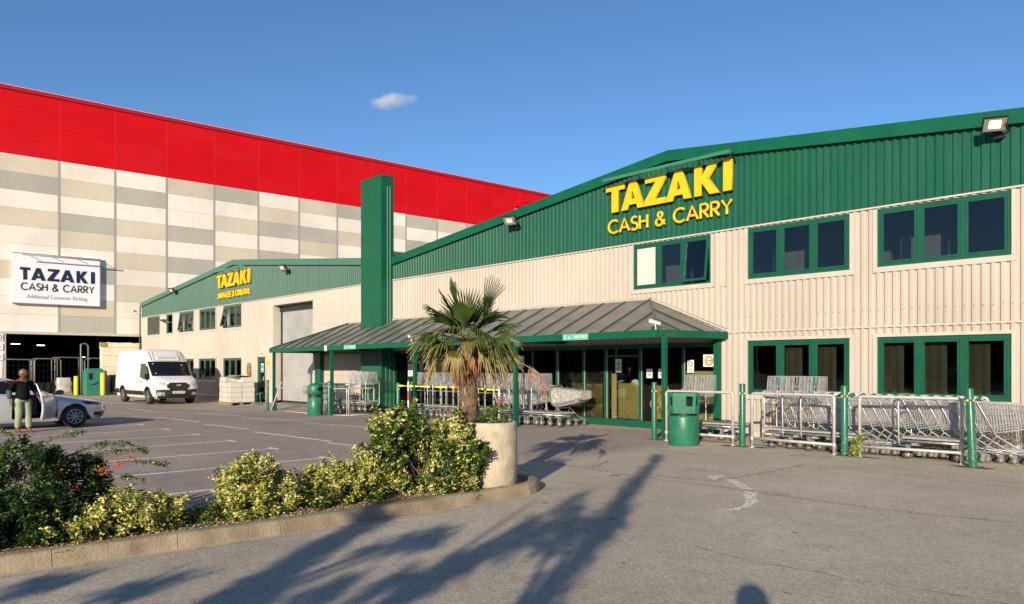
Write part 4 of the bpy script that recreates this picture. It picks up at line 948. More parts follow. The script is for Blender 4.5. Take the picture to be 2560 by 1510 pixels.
# ================================================================== BOLLARDS, RAILS, BINS
M_boll = mat('bollard_green', (0.010, 0.115, 0.066), 0.34, scale=10, col2=(0.022, 0.155, 0.095), bump=.15, bscale=30)
M_chip = worn_mat('chipped_paint', (.35,.52,.42), .60, 22)
def bollard(u, v, h, label, tilt=(0, 0), chips=False):
    t = thing('bollard', label, 'bollard', (u, v, gz(u, v)), 'green steel bollards'); t.rotation_euler = (tilt[0], tilt[1], 0)
    mb = MB(); mb.lathe([(.066, 0), (.066, h-.012), (.060, h), (.0, h+.004)], 20); mb.build('tube', M_boll, t, base=(0,0,0))
    mb = MB(); mb.box(-.14, -.12, .0, .14, .12, .012); mb.build('base_plate', mat('plate_rust', (.07,.06,.03), .8, var=.3, scale=9), t, base=(0,0,0))
    mb = MB(); n = 20
    for j in range(n):
        a0, a1 = 2*math.pi*j/n, 2*math.pi*(j+1)/n; z0 = h-.225; r = .0685
        mb.add([(r*math.cos(a0), r*math.sin(a0), z0), (r*math.cos(a1), r*math.sin(a1), z0), (r*math.cos(a1), r*math.sin(a1), z0+.034), (r*math.cos(a0), r*math.sin(a0), z0+.034)], [(0,1,2,3)], (j//3) % 2)
    mb.build('hazard_tape', [mat('tape_yellow', (.80,.70,.04), .5), M_black], t, base=(0,0,0))
    if chips:
        mb = MB(); mb.lathe([(.067, .03), (.067, .45)], 20); mb.build('chipped_patch', M_chip, t, base=(0,0,0))
    return t
bollard(-10.36, 14.52, 1.37, 'green bollard standing tight against the canopy corner post')
bollard(-8.13, 14.64, 1.37, 'green bollard between the square hooded bin and the first trolley rail gap')
bollard(-5.95, 14.66, 1.37, 'scuffed green bollard beside the weed between two trolley rails', chips=True)
bollard(-3.70, 14.50, 1.37, 'rightmost green bollard, leaning and badly chipped near the ground', tilt=(0, R(-2.5)), chips=True)
bollard(-15.55, 14.95, 1.30, 'green bollard behind the round planter beside a canopy post', chips=True)
bollard(-20.9, 14.45, 1.25, 'green bollard behind the hedge left of the red and white pole')
bollard(-31.05, 14.5, 1.35, 'leftmost green bollard at the end of the canopy by a grey strut')
bollard(-25.55, 14.45, 1.33, 'green bollard just right of the round domed bin')

def hoop(p, q, label, h=1.17, low=.20, r=.030):
    p, q = Vector((*p, gz(*p))), Vector((*q, gz(*q))); t = thing('barrier_rail', label, 'railing', p, 'galvanised trolley bay rails'); d = q-p; L = d.length; e = d/L; Z = Vector((0,0,1))
    mb = MB(); c = .05
    pts = [p, p+Z*(h-c), p+Z*(h-c*.3)+e*c*.3, p+Z*h+e*c, q+Z*h-e*c, q+Z*(h-c*.3)-e*c*.3, q+Z*(h-c), q]
    mb.tube(pts, r, 10); mb.build('hoop', M_rail, t)
    mb = MB(); mb.tube([p+Z*low, q+Z*low], r*.92, 10); mb.build('lower_rail', M_rail, t)
    mb = MB()
    for a, s in ((p, 1), (q, -1)):
        mb.lathe([(r+.009, low-.035), (r+.009, low+.035)], 10, a); mb.lathe([(r+.009, h-.10), (r+.009, h-.05)], 10, a); mb.lathe([(.055, 0), (.055, .012), (r, .02)], 12, a)
    mb.build('clamp', M_rail, t); return t
hoop((-10.0, 14.50), (-8.36, 14.64), 'pale tube rail hoop right behind the square hooded bin')
hoop((-7.91, 14.66), (-6.12, 14.58), 'pale tube rail hoop in front of the three basket platform trolleys')
hoop((-5.66, 14.66), (-3.96, 14.84), 'pale tube rail hoop at the right, in front of the long nest of shopping trolleys')
hoop((-5.9, 16.0), (-3.86, 16.08), 'pale tube rail hoop behind the nested trolleys at the far right', 1.15)
hoop((-8.6, 16.45), (-6.3, 16.5), 'thin rail hoop standing close to the cream wall behind the trolleys', 1.15)
hoop((-31.0, 14.9), (-27.3, 14.6), 'low grey rail in front of the roller shutter', 1.0, .0, .022)
hoop((-27.2, 14.5), (-24.75, 14.75), 'grey rail right of the round domed bin', 1.03, .0, .022)
hoop((-24.7, 14.8), (-24.6, 15.9), 'short grey end rail beside the green tower housing', 1.03, .0, .022)
t = thing('leaning_strut', 'grey steel strut leaning between the leftmost bollard and the canopy post', 'strut', (-30.7, 14.5, gz(-30.7,14.5)))
mb = MB(); mb.tube([(-30.7, 14.5, -.2), (-30.45, 14.9, 1.1)], .03, 8); mb.lathe([(.045, 0), (.045, .05), (0, .07)], 10, (-30.45, 14.9, 1.08), m=1); mb.build('tube', [M_rail, M_black], t)

M_bin = mat('bin_plastic', (0.010, 0.130, 0.070), 0.40, scale=5, col2=(0.022, 0.175, 0.10), bump=.12, bscale=40)
B1 = thing('litter_bin', 'round green litter bin with domed top and dark side opening at the left', 'bin', (-26.0, 14.1, 0))
mb = MB(); mb.lathe([(.27, 0), (.285, .02), (.285, .70), (.272, .71)], 32, (-26.0, 14.1, 0)); mb.build('drum', M_bin, B1)
mb = MB(); mb.lathe([(.272, .71), (.272, .785)], 32, (-26.0, 14.1, 0)); mb.prism([(-26.09, .72), (-25.90, .72), (-25.92, .66), (-26.07, .66)], 13.795, 13.82); mb.build('black_band', M_black, B1)
mb = MB(); n = 40; prof = [(.272,.785),(.292,.79),(.292,.93),(.292,1.08),(.28,1.13),(.20,1.185),(.10,1.205),(0,1.21)]
rows = [[(-26.0+r*math.cos(2*math.pi*j/n), 14.1+r*math.sin(2*math.pi*j/n), z) for j in range(n)] for r, z in prof]
adir = math.degrees(math.atan2(-14.1, 26.0))
def holef(i, j):
    a = (j*360/n-adir+180) % 360-180
    return None if (i == 2 and 12 < a < 62) else 0
mb.grid(rows, 0, True, holef, closed=True); mb.build('hood', M_bin, B1)
mb = MB(); mb.lathe([(.26, .80), (.26, 1.12), (0, 1.13)], 24, (-26.0, 14.1, 0)); mb.build('liner', M_black, B1)
mb = MB(); mb.box(-26.06, 13.79, .695, -25.94, 13.802, .72); mb.build('label_plate', mat('gold_plate', (.6,.5,.3), .4), B1)

B1.location.z = gz(-26, 14.1); B1.scale = (1.03, 1.03, 1.02)
B2c = (-9.22, 14.02)
B2 = thing('litter_bin', 'large green litter bin with square hooded top in front of the first rail', 'bin', (*B2c, 0))
mb = MB(); mb.lathe([(.325, 0), (.335, .02), (.34, .62), (.325, .66), (.30, .665)], 36, (*B2c, 0)); mb.build('drum', M_bin, B2)
mb = MB(); mb.lathe([(.30, .665), (.30, .72)], 24, (*B2c, 0)); mb.build('neck', M_black, B2)
mb = MB(); a0 = math.atan2(-14.02, 9.22)+R(3)
def octr(r, z): return [(B2c[0]+r*math.cos(a0+R(90*(k//2)+(-35 if k % 2 == 0 else 35))), B2c[1]+r*math.sin(a0+R(90*(k//2)+(-35 if k % 2 == 0 else 35))), z) for k in range(8)]
lo_, hi_ = octr(.395, .715), octr(.425, 1.13)
for k in range(8):
    A, Bq, Cq, D = [Vector(p) for p in (lo_[k], lo_[(k+1) % 8], hi_[(k+1) % 8], hi_[k])]
    S_, T_ = ((0, .58, .90, 1), (0, .38, .90, 1)) if k % 2 == 0 else ((0, .15, .8, 1), (0, .40, .86, 1))
    def bl(s, t_): return A.lerp(Bq, s).lerp(D.lerp(Cq, s), t_)
    for i in range(3):
        for j in range(3):
            if i == 1 and j == 1: continue
            mb.quad(bl(S_[i], T_[j]), bl(S_[i+1], T_[j]), bl(S_[i+1], T_[j+1]), bl(S_[i], T_[j+1]))
    for (s0, t0, s1, t1) in ((S_[1],T_[1],S_[2],T_[1]),(S_[2],T_[1],S_[2],T_[2]),(S_[2],T_[2],S_[1],T_[2]),(S_[1],T_[2],S_[1],T_[1])):
        p, q = bl(s0, t0), bl(s1, t1); ip = p.lerp(Vector((*B2c, p.z)), .12); iq = q.lerp(Vector((*B2c, q.z)), .12); mb.quad(p, q, iq, ip)
mb.grid([octr(.425, 1.13), octr(.415, 1.155), octr(.30, 1.165), octr(.02, 1.17)], 0, False, closed=True); mb.grid([octr(.395, .715), octr(.25, .72)], 0, False, closed=True)
mb.build('hood', M_bin, B2)
mb = MB(); mb.lathe([(.27, .74), (.27, 1.10), (0, 1.11)], 16, (*B2c, 0)); mb.build('liner', M_black, B2)
mb = MB(); mb.lathe([(.015, 0), (.015, .01), (0, .012)], 8, (B2c[0]+.19, B2c[1]-.345, 1.02), axis='y'); mb.lathe([(.031, .0), (.035, .0)], 18, (B2c[0]+.185, B2c[1]-.348, .90), axis='y'); mb.build('recycling_emblem', mat('bin_light', (.06,.30,.19), .5), B2)

# red and white poles with a tape line in front of the trolley nest
for i, (u, v, h) in enumerate(((-19.95, 14.2, 1.25), (-17.1, 14.35, 1.18), (-15.55, 14.25, 1.10))):
    t = thing('marker_pole', ['red and white marker pole at the left end of the yellow tape', 'pale marker pole holding up the tape left of the palm trunk', 'red and white marker pole behind the planter'][i], 'pole', (u, v, 0), 'poles holding the hazard tape')
    mb = MB()
    for k in range(4): mb.lathe([(.028, h*k/4), (.028, h*(k+1)/4-.001)], 10, (u, v, 0), m=((k+1) % 2 if i != 1 else 0))
    mb.lathe([(.028, h), (0, h+.02)], 10, (u, v, 0)); mb.build('shaft', [mat('pole_white', (.75,.72,.62), .5), mat('pole_red', (.62,.06,.05), .5)], t)
t = thing('hazard_tape', 'twisted yellow and black tape strung between poles in front of the nested trolleys', 'tape', (-20.2, 14.25, 1.1))
pp = [(-20.5, 14.2, 1.10), (-19.95, 14.2, 1.10), (-18.5, 14.28, 1.09), (-17.1, 14.35, 1.12), (-16.3, 14.33, 1.07), (-15.55, 14.28, 1.06)]
mb = MB(); q = 0
for a, b_ in zip(pp[:-1], pp[1:]):
    a, b_ = Vector(a), Vector(b_); n_ = max(3, int((b_-a).length/.05))
    for i in range(n_):
        p0, p1 = a.lerp(b_, i/n_), a.lerp(b_, (i+1)/n_); w0 = .021*(.45+abs(math.cos(q*.22))); w1 = .021*(.45+abs(math.cos((q+1)*.22))); c_ = 1 if (q % 17) > 14 else 0
        mb.add([p0+Vector((0, .01*math.sin(q*.22), -w0)), p1+Vector((0, .01*math.sin(q*.22+.22), -w1)), p1+Vector((0,0,w1)), p0+Vector((0,0,w0))], [(0,1,2,3)], c_); q += 1
mb.build('tape', [MC['tape_yellow'], M_black], t, fix=False)

# ================================================================== TROLLEYS
M_wire = mat('bright_wire', (0.60, 0.60, 0.60), 0.36, metal=0.5, var=.12, scale=20)
M_deck = mat('trolley_deck', (0.27, 0.275, 0.25), 0.75, scale=9, col2=(.37,.37,.33), bump=.4, bscale=30)
M_chas = mat('chassis_zinc', (.40,.41,.41), .4, metal=.6, var=.25, scale=12)
M_wheel = mat('wheel_grey', (.09,.09,.085), .6, var=.2, scale=20); M_hub = mat('wheel_hub', (.62,.61,.58), .4)
M_hgrn = mat('handle_green', (.015,.11,.065), .4); M_hwht = mat('handle_white', (.66,.66,.62), .4)
def wire(mb, a, b_, r=.0042, m=0): mb.tube([a, b_], r, 3, m, cap=False, sm=False)
def castor(mb, x, y, r=.06, w=.026, top=.16, mw=1, mh=2, mf=0, yaw=0):
    M = Matrix.Translation((x, y, 0)) @ Matrix.Rotation(yaw, 4, 'Z')
    mb.lathe([(0, -w/2), (r*.85, -w/2), (r, -w*.3), (r, w*.3), (r*.85, w/2), (0, w/2)], 14, (0,0,0), m=mw, axis='y', M=M @ Matrix.Translation((-.02, 0, r)))
    mb.lathe([(0, -w*.6), (r*.45, -w*.56), (r*.45, w*.56), (0, w*.6)], 10, (0,0,0), m=mh, axis='y', M=M @ Matrix.Translation((-.02, 0, r)))
    for s in (-1, 1): mb.add([M @ Vector(p) for p in ((-.035, s*w*.85, r*.8), (.0, s*w*.85, r*.8), (.03, s*w*.85, top), (-.035, s*w*.85, top))], [(0,1,2,3)], mf)
    mb.xbox(M @ Matrix.Translation((0, 0, top)), .09, .07, .012, mf)
def make_shopping_trolley():
    """nose towards +X, origin on the ground under its middle"""
    t = thing('shopping_trolley', 'x', 'trolley', (0,0,0))
    wr, wf = .27, .20; TR, TF = 1.0, .95; BR, BF = .50, .66
    def side(x, z, s): f = (x+.48)/1.0; return (x, s*(wr+(wf-wr)*f), z)
    def top(x): return TR+(TF-TR)*(x+.48)/1.0
    def bot(x): return BR+(BF-BR)*((x+.25)/.77)**1 if x > -.25 else BR+(top(-.48)-BR)*0+(BR-BR)
    mb = MB()
    for s in (-1, 1):
        mb.tube([side(-.48, TR, s), side(.52, TF, s)], .007, 5)
        for k in range(25):
            x = -.46+k*.0405
            zb = bot(x) if x > -.27 else BR+(-.27-x)*1.0
            wire(mb, side(x-.0, top(x), s), side(min(x+.05, .50), max(zb, .45), s), .0045)
        for k in range(1, 5):
            f = k/5; wire(mb, side(-.46+.18*f, TR-(TR-BR)*f, s), side(.52-.03*f, TF-(TF-BF)*f, s), .004)
        wire(mb, side(-.27, BR, s), side(.49, BF, s), .006)
    for k in range(9):
        y = -wf+2*wf*k/8; wire(mb, (.52, y, TF), (.49, y, BF)); wire(mb, (.49, y, BF), (-.27, y*wr/wf, BR))
    for k in range(6): f = k/5; z = TF-(TF-BF)*f; wire(mb, (.52-.03*f, -wf, z), (.52-.03*f, wf, z), .004)
    for k in range(9): y = -wr+2*wr*k/8; wire(mb, (-.46, y, TR-.03), (-.30, y, BR))
    for k in range(5): f = k/5; wire(mb, (-.46+.16*f, -wr, TR-(TR-BR)*f), (-.46+.16*f, wr, TR-(TR-BR)*f))
    mb.build('basket', M_wire, t, base=(0,0,0), fix=False)
    mb = MB()
    for s in (-1, 1):
        mb.tube([(-.60, s*.27, 1.06), (-.50, s*.275, 1.0), (-.22, s*.275, .46), (-.36, s*.28, .26), (-.42, s*.28, .17)], .0125, 7)
        mb.tube([(-.22, s*.265, .46), (.12, s*.22, .24), (.42, s*.17, .20), (.46, s*.16, .16)], .011, 6)
        mb.tube([(-.42, s*.28, .19), (.44, s*.17, .17)], .012, 6)
    mb.tube([(.44, -.17, .18), (.44, .17, .18)], .011, 6); mb.tube([(-.22, -.275, .46), (-.22, .275, .46)], .010, 6)
    mb.build('frame', M_chas, t, base=(0,0,0), fix=False)
    mb = MB(); mb.tube([(-.60, -.17, 1.06), (-.60, .17, 1.06)], .019, 8, 1)
    for s in (-1, 1): mb.tube([(-.60, s*.17, 1.06), (-.60, s*.285, 1.06)], .024, 8, 0); mb.lathe([(0, -.02), (.034, -.012), (.038, .012), (0, .02)], 10, (-.60, s*.295, 1.055), axis='y')
    mb.build('handle', [M_hgrn, M_hwht], t, base=(0,0,0))
    for (x, y) in ((-.40, -.28), (-.40, .28), (.43, -.165), (.43, .165)):
        mb = MB(); castor(mb, x, y); mb.build('castor', [M_chas, M_wheel, M_hub], t, base=(0,0,0))
    return t
def make_platform_trolley():
    """flat deck truck, rounded push loop with wire basket above it at the -X end"""
    t = thing('platform_trolley', 'x', 'trolley', (0,0,0))
    mb = MB(); mb.bbox(-.52, -.31, .385, .58, .31, .425, .012); mb.build('deck', M_deck, t, base=(0,0,0))
    mb = MB()
    for s in (-1, 1): mb.tube([(-.54, s*.315, .345), (.60, s*.25, .345)], .024, 6)
    mb.tube([(.60, -.25, .345), (.60, .25, .345)], .024, 6); mb.tube([(-.54, -.315, .345), (-.54, .315, .345)], .024, 6)
    for x in (-.30, .38): mb.box(x-.06, -.27, .26, x+.06, .27, .33)
    mb.build('chassis', M_chas, t, base=(0,0,0))
    mb = MB()
    pts = [(-.57, -.22, .24), (-.57, -.29, .27), (-.57, -.31, .34), (-.58, -.31, 1.10), (-.585, -.29, 1.17), (-.59, -.22, 1.21), (-.59, .22, 1.21), (-.585, .29, 1.17), (-.58, .31, 1.10), (-.57, .31, .34), (-.57, .29, .27), (-.57, .22, .24)]
    mb.tube(pts, .016, 8); mb.tube([(-.575, -.31, .90), (-.575, .31, .90)], .010, 6); mb.build('push_handle', M_galv, t, base=(0,0,0))
    mb = MB(); z0, z1 = 1.02, 1.53
    for s in (-1, 1):
        for k in range(5): x = -.56+k*.075; wire(mb, (x, s*.24, z0+.06), (x+.02, s*.20, z1), .006)
        wire(mb, (-.54, s*.20, z1), (-.26, s*.20, z1), .010); wire(mb, (-.54, s*.23, z0+.3), (-.28, s*.22, z0+.3), .006)
    for k in range(11):
        y = -.20+.04*k; wire(mb, (-.26, y, z1), (-.30, y*1.1, z0), .0055); wire(mb, (-.54, y, z1), (-.55, y*1.1, z0+.1), .0055)
    for k in range(8): z = z1-.065*k; wire(mb, (-.26-.004*k, -.20-.003*k, z), (-.26-.004*k, .20+.003*k, z), .005); wire(mb, (-.545, -.20-.003*k, z), (-.545, .20+.003*k, z), .004)
    for k in range(7): y = -.23+.077*k; wire(mb, (-.56, y, z0+.1), (-.30, y, z0), .004)
    wire(mb, (-.54, -.20, z1), (-.54, .20, z1), .010); wire(mb, (-.26, -.20, z1), (-.26, .20, z1), .010)
    mb.build('wire_basket', M_wire, t, base=(0,0,0), fix=False)
    for (x, y) in ((-.42, -.24), (-.42, .24), (.44, -.20), (.44, .20)):
        mb = MB(); castor(mb, x, y, .10, .042, .27, yaw=.3*y); mb.build('castor', [M_chas, M_wheel, M_hub], t, base=(0,0,0))
    return t
st0 = make_shopping_trolley(); st0.scale = (1.08, 1.06, 1.09); pt0 = make_platform_trolley()
rng = random.Random(7)
ordw = ['first','second','third','fourth','fifth','sixth','seventh','eighth','ninth','tenth','eleventh','twelfth','thirteenth','fourteenth','fifteenth','sixteenth','seventeenth','eighteenth','nineteenth','twentieth','twenty first','twenty second','twenty third','twenty fourth']
NS = 19
for i in range(NS):        # nest at the right: rightmost trolley shows its whole basket
    x = -3.30-i*.212; lab = 'rightmost shopping trolley of the long nest, its whole wire basket showing' if i == 0 else ('%s shopping trolley from the right in the long nest behind the rails' % ordw[i])
    loc, rz = (x+rng.uniform(-.012,.012), 15.62+rng.uniform(-.02,.02)-(.0 if i < 12 else .05), 0), rng.uniform(-.025,.025)
    if i == 0: t = st0; t.location = loc; t.rotation_euler = (0,0,rz); t['label'] = lab; t['group'] = 'shopping trolleys nested in the right bay'
    else: clone(st0, loc, rz, lab, 'shopping trolleys nested in the right bay')
def plat(x, y, rz, lab, grp, first=[True]):
    if first[0]: first[0] = False; t = pt0; t.location = (x, y, 0); t.rotation_euler = (0,0,rz); t['label'] = lab; t['group'] = grp; return t
    return clone(pt0, (x, y, 0), rz, lab, grp)
G2 = 'platform trolleys parked behind the rails'
plat(-9.55, 15.62, R(4), 'platform trolley with raised basket behind the square bin, left one of the pair', G2)
plat(-9.22, 15.60, R(2), 'platform trolley with raised basket behind the square bin, right one of the pair', G2)
plat(-7.15, 15.15, R(3), 'leftmost of three platform trolleys with upright baskets behind the second rail', G2)
plat(-6.74, 15.15, R(2), 'middle of three platform trolleys with upright baskets behind the second rail', G2)
plat(-6.33, 15.13, R(1), 'right one of three platform trolleys with upright baskets behind the second rail', G2)
# two without the basket: copy then drop that part
for (x, y, rz, lab) in ((-4.45, 15.18, R(-2), 'empty flat platform trolley without basket just behind the right hand rail'),):
    t = plat(x, y, rz, lab, G2)
    for ch in list(t.children):
        if ch.name.startswith('wire_basket'): bpy.data.objects.remove(ch)
t = plat(-2.2, 16.0, R(2), 'low platform trolley at the right edge beside the cream wall', G2)
for ch in list(t.children):
    if ch.name.startswith('wire_basket'): bpy.data.objects.remove(ch)
G3 = 'platform trolleys nested under the canopy'
for i in range(19):
    x = -14.75-i*.335+rng.uniform(-.03,.03)
    plat(x, 15.62+rng.uniform(-.05,.05), rng.uniform(-.05,.05), ('rightmost platform trolley of the long nest under the canopy' if i == 0 else '%s platform trolley from the right in the nest under the canopy' % ordw[i]), G3)
# child-seat bottoms in bright wire and lower shopping trolleys mixed behind the posts
for i in range(7): clone(st0, (-15.9-i*.24, 16.35, 0), rng.uniform(-.03,.03), '%s shopping trolley from the right in the rear row under the canopy' % ordw[i], 'shopping trolleys in the rear row under the canopy')
# foil wrapped trolley
FT = clone(st0, (-14.65, 16.25, 0), R(-2), 'shopping trolley wrapped in crinkled silver film at the end of the canopy nest')
mb = MB(); rows = []
for i in range(15):
    x = -.42+i*.075; f = (x+.48)/1.1; w = .30+(.22-.30)*f; zt_ = 1.03-.07*f; zb = .50+.22*f; ring = []
    for j in range(20):
        a = 2*math.pi*j/20; c_, s_ = math.cos(a), math.sin(a); k_ = max(abs(c_), abs(s_)); y = w*c_/k_; z = (zt_+zb)/2+(zt_-zb)/2*s_/k_
        nn = .022*noise.noise((x*9, y*9, z*9))+.012*noise.noise((x*25, y*25, z*25)); ring.append((x, y*(1+nn*3), z+nn*1.2))
    rows.append(ring)
mb.grid(rows, 0, False, closed=True); mb.add(rows[-1], [tuple(range(20))]); mb.add(rows[0], [tuple(range(20))])
fo = mb.build('silver_film', mat('silver_film', (.66,.66,.60), .22, metal=.55, var=.25, scale=14, bump=1.0, bscale=22), FT, base=(0,0,0))
# nest at the left, seen behind the round bin
G4 = 'shopping trolleys nested at the left end of the canopy'
for i in range(12): clone(st0, (-28.6+i*.21, 15.4, -.13), math.pi+rng.uniform(-.03,.03), '%s shopping trolley from the left in the nest behind the round bin' % ordw[i], G4)
for i in range(4):
    plat(-25.9+i*.40, 15.5, math.pi, '%s of the platform trolleys beside the green tower housing' % ['leftmost', 'second', 'third', 'rightmost'][i], 'platform trolleys at the left end of the canopy')

# palletised cartons
PL = thing('pallet_load', 'pallet of shrink wrapped white cartons by the far ground floor windows', 'pallet', (-32.9, 13.9, 0))
mb = MB()
for y in (13.35, 13.85, 14.35): mb.box(-33.55, y, 0, -32.3, y+.1, .1)
for k in range(6): mb.box(-33.55+k*.215, 13.33, .1, -33.40+k*.215, 14.47, .125)
mb.build('wooden_pallet', mat('pallet_wood', (.32,.20,.10), .8, var=.2, scale=8), PL)
rng = random.Random(4)
for lz in range(5):
    for bx in range(2):
        for by in range(2):
            if lz == 4 and (bx, by) == (1, 0): continue
            mb = MB(); j = lambda: rng.uniform(-.012,.012); x0, y0, z0 = -33.53+bx*.62+j(), 13.36+by*.56+j(), .13+lz*.225
            mb.bbox(x0, y0, z0+.003, x0+.61, y0+.55, z0+.222, .015); mb.box(x0+.27, y0-.002, z0+.01, x0+.33, y0+.0, z0+.21, 1); mb.build('carton', [mat('carton_white', (.62,.585,.52), .45, var=.09, scale=6, bump=.5, bscale=14), mat('carton_tape', (.48,.44,.38), .4)], PL)
mb = MB(); rows = []
for i in range(13):
    a = i/12; rows.append([(-33.56+1.29*a, 13.34, .14+1.05*b_/8+(.05*math.sin(a*9)+.04 if b_ == 8 else 0)) if True else 0 for b_ in range(9)])
mb.grid(rows, 0); 
mb.build('shrink_film', glass_mat('film', (.93,.93,.93), .18, 1.25), PL)
mb = MB(); q = []
for i in range(9): q.append([(-33.5+i*.15, 13.4+j*.13, 1.255+.05*noise.noise((i*.9, j*.9, 2))+(.07 if i > 4 else 0)) for j in range(9)])
mb.grid(q, 0); mb.build('top_sheet', MC['carton_white'], PL)
JK = thing('pallet_truck', 'small green handled pallet truck beside the carton load', 'pallet truck', (-31.5, 14.4, 0))
mb = MB(); mb.tube([(-31.5, 14.4, .1), (-31.4, 14.3, .55)], .02, 6); mb.tube([(-31.5, 14.2, .5), (-31.3, 14.4, .58)], .02, 6); mb.build('handle', mat('truck_green', (.03,.20,.14), .4), JK)
mb = MB(); mb.lathe([(0, -.04), (.09, -.04), (.09, .04), (0, .04)], 14, (-31.5, 14.4, .09), axis='y'); mb.build('wheel', M_wheel, JK)
mb = MB(); mb.bbox(-32.1, 14.3, .06, -31.5, 14.45, .12, .01); mb.build('fork', MC['truck_green'], JK)
CR = thing('crate', 'flat green crate on the ground between the van and the pallet', 'crate', (-34.1, 14.2, 0))
mb = MB(); mb.bbox(-34.4, 14.0, .005, -33.8, 14.5, .05, .01)
for a in range(5): mb.box(-34.38+a*.14, 14.0, .05, -34.33+a*.14, 14.5, .14)
mb.build('crate_body', MC['truck_green'], CR)

# ------------------------------------------------------------------ clutter at the loading bay
def ycyl(u, v, h, label, r=.13):
    t = thing('bollard', label, 'bollard', (u, v, 0), 'yellow bollards by the loading bay'); mb = MB(); mb.lathe([(r, 0), (r, h-.03), (r*.8, h), (0, h+.01)], 18, (u, v, 0)); mb.build('tube', mat('bollard_yellow', (.72,.62,.02), .4, var=.08, scale=6), t)
ycyl(-49.6, 12.65, 1.36, 'taller yellow bollard in front of the green baler'); ycyl(-50.6, 11.45, 1.15, 'partly hidden yellow bollard left of the green baler')
GM = thing('baler', 'green waste baler machine beside the yellow bollards', 'machine', (-49.9, 12.1, 0))
mb = MB(); mb.bbox(-50.4, 11.75, 0, -49.6, 12.9, 1.5, .03); mb.bbox(-50.3, 11.85, 1.5, -49.7, 12.7, 1.62, .03); mb.build('casing', mat('baler_green', (.03,.19,.13), .5, var=.1), GM)
mb = MB(); mb.box(-49.6, 11.9, .95, -49.585, 12.1, 1.35, 0); mb.tube([(-49.58, 11.9, .62), (-49.55, 12.2, .68), (-49.58, 12.4, .80)], .02, 5); mb.build('hatch', M_black, GM)
mb = MB(); mb.tube([(-50.6, 11.7, 0), (-50.6, 11.7, 3.1), (-50.6, 11.95, 3.15), (-50.6, 12.1, 3.0), (-50.6, 12.1, 1.4)], .045, 6); mb.build('mast', mat('mast_grey', (.20,.21,.17), .6), GM)
WS = thing('waste_sack', 'bulging white sack left of the green baler', 'sack', (-50.9, 10.75, 0))
mb = MB(); rows = []
for i in range(12):
    z = .14+.92*i/11; k_ = 1+.06*math.sin(i*1.1); rows.append([(-50.9+.30*k_*(abs(math.cos(a))**.45)*(1 if math.cos(a) > 0 else -1)+.03*noise.noise((a, z*4, 1)), 10.85+.38*k_*(abs(math.sin(a))**.45)*(1 if math.sin(a) > 0 else -1)+.03*noise.noise((a, z*4, 7)), z+.03*noise.noise((a*2, i*.5, 3))) for a in [2*math.pi*q/20 for q in range(20)]])
mb.grid(rows, 0, True, closed=True); mb.add(rows[-1], [tuple(range(20))]); mb.build('sack', mat('sack_white', (.50,.48,.43), .7, var=.2, scale=5, bump=.5, bscale=6), WS)
mb = MB(); mb.box(-51.2, 10.45, 0, -50.6, 11.25, .16); mb.build('pallet', MC['pallet_wood'], WS)
def roll_cage(u, v, label, w=1.5, h=2.15, rz=0.0):
    t = thing('roll_cage', label, 'cage', (u, v, 0), 'tall cages by the loading bay'); t.rotation_euler = (0,0,rz)
    mb = MB()
    for x in (-.45, .45): mb.tube([(x, -w/2, 0), (x, -w/2, h-.12), (x, -w/2+.1, h), (x, w/2-.1, h), (x, w/2, h-.12), (x, w/2, 0)], .035, 6)
    mb.build('frame', mat('cage_tube', (.20,.195,.18), .5, metal=.3), t, base=(0,0,0))
    mb = MB()
    for k in range(1, 6): wire(mb, (.45, -w/2+w*k/6, .1), (.45, -w/2+w*k/6, h-.05), .006)
    for k in range(1, 6): wire(mb, (.45, -w/2, h*k/6), (.45, w/2, h*k/6), .006)
    mb.build('mesh', mat('cage_mesh', (.03,.03,.028), .6), t, base=(0,0,0), fix=False)
    mb = MB(); mb.box(-.4, -w/2+.05, .05, .4, w/2-.05, .12); mb.box(-.4, -w/2+.08, .12, -.1, w/2-.08, h*.35); mb.build('load', mat('cage_load', (.006,.006,.006), .95, var=.3), t, base=(0,0,0))  # load and mesh coloured near black to stand in for shade
roll_cage(-51.4, 8.55, 'leftmost tall cage, behind the silver car bonnet'); roll_cage(-51.2, 10.0, 'middle tall cage with a bright rounded frame', 1.35, 2.2); roll_cage(-52.6, 11.4, 'dark cage behind the white sack', 1.5, 2.3); roll_cage(-52.0, 13.1, 'dark cage behind the green baler', 1.5, 2.25)
WB = thing('wheelie_bin', 'dark wheeled bin right of the baler against the concrete wall', 'bin', (-50.4, 13.65, 0))
mb = MB(); mb.add([(x, y, z) for z, s in ((.1, .85), (1.15, 1)) for x, y in ((-50.7, 13.35), (-50.1, 13.35), (-50.1, 14.0), (-50.7, 14.0))], [(0,3,2,1),(4,5,6,7),(0,1,5,4),(1,2,6,5),(2,3,7,6),(3,0,4,7)]); mb.bbox(-50.75, 13.3, 1.15, -50.05, 14.05, 1.22, .02); mb.build('bin_body', M_black, WB)
mb = MB(); mb.lathe([(0, -.03), (.12, -.03), (.12, .03), (0, .03)], 12, (-50.2, 13.4, .12), axis='y'); mb.box(-50.095, 13.45, .30, -50.09, 13.8, .5, 0); mb.build('label', M_sw, WB)
CH = thing('folding_chair', 'black seated metal folding chair against the concrete wall', 'chair', (-51.0, 14.9, 0))
mb = MB(); cx, cy = -51.1, 14.95
for s in (-.26, .26): mb.tube([(cx+.25, cy+s, 0), (cx-.15, cy+s, .95)], .018, 6); mb.tube([(cx-.22, cy+s, 0), (cx+.16, cy+s, .48)], .018, 6)
mb.tube([(cx+.25, cy-.26, .05), (cx+.25, cy+.26, .05)], .014, 5); mb.tube([(cx-.22, cy-.26, .12), (cx-.22, cy+.26, .12)], .014, 5); mb.build('frame', M_rail, CH)
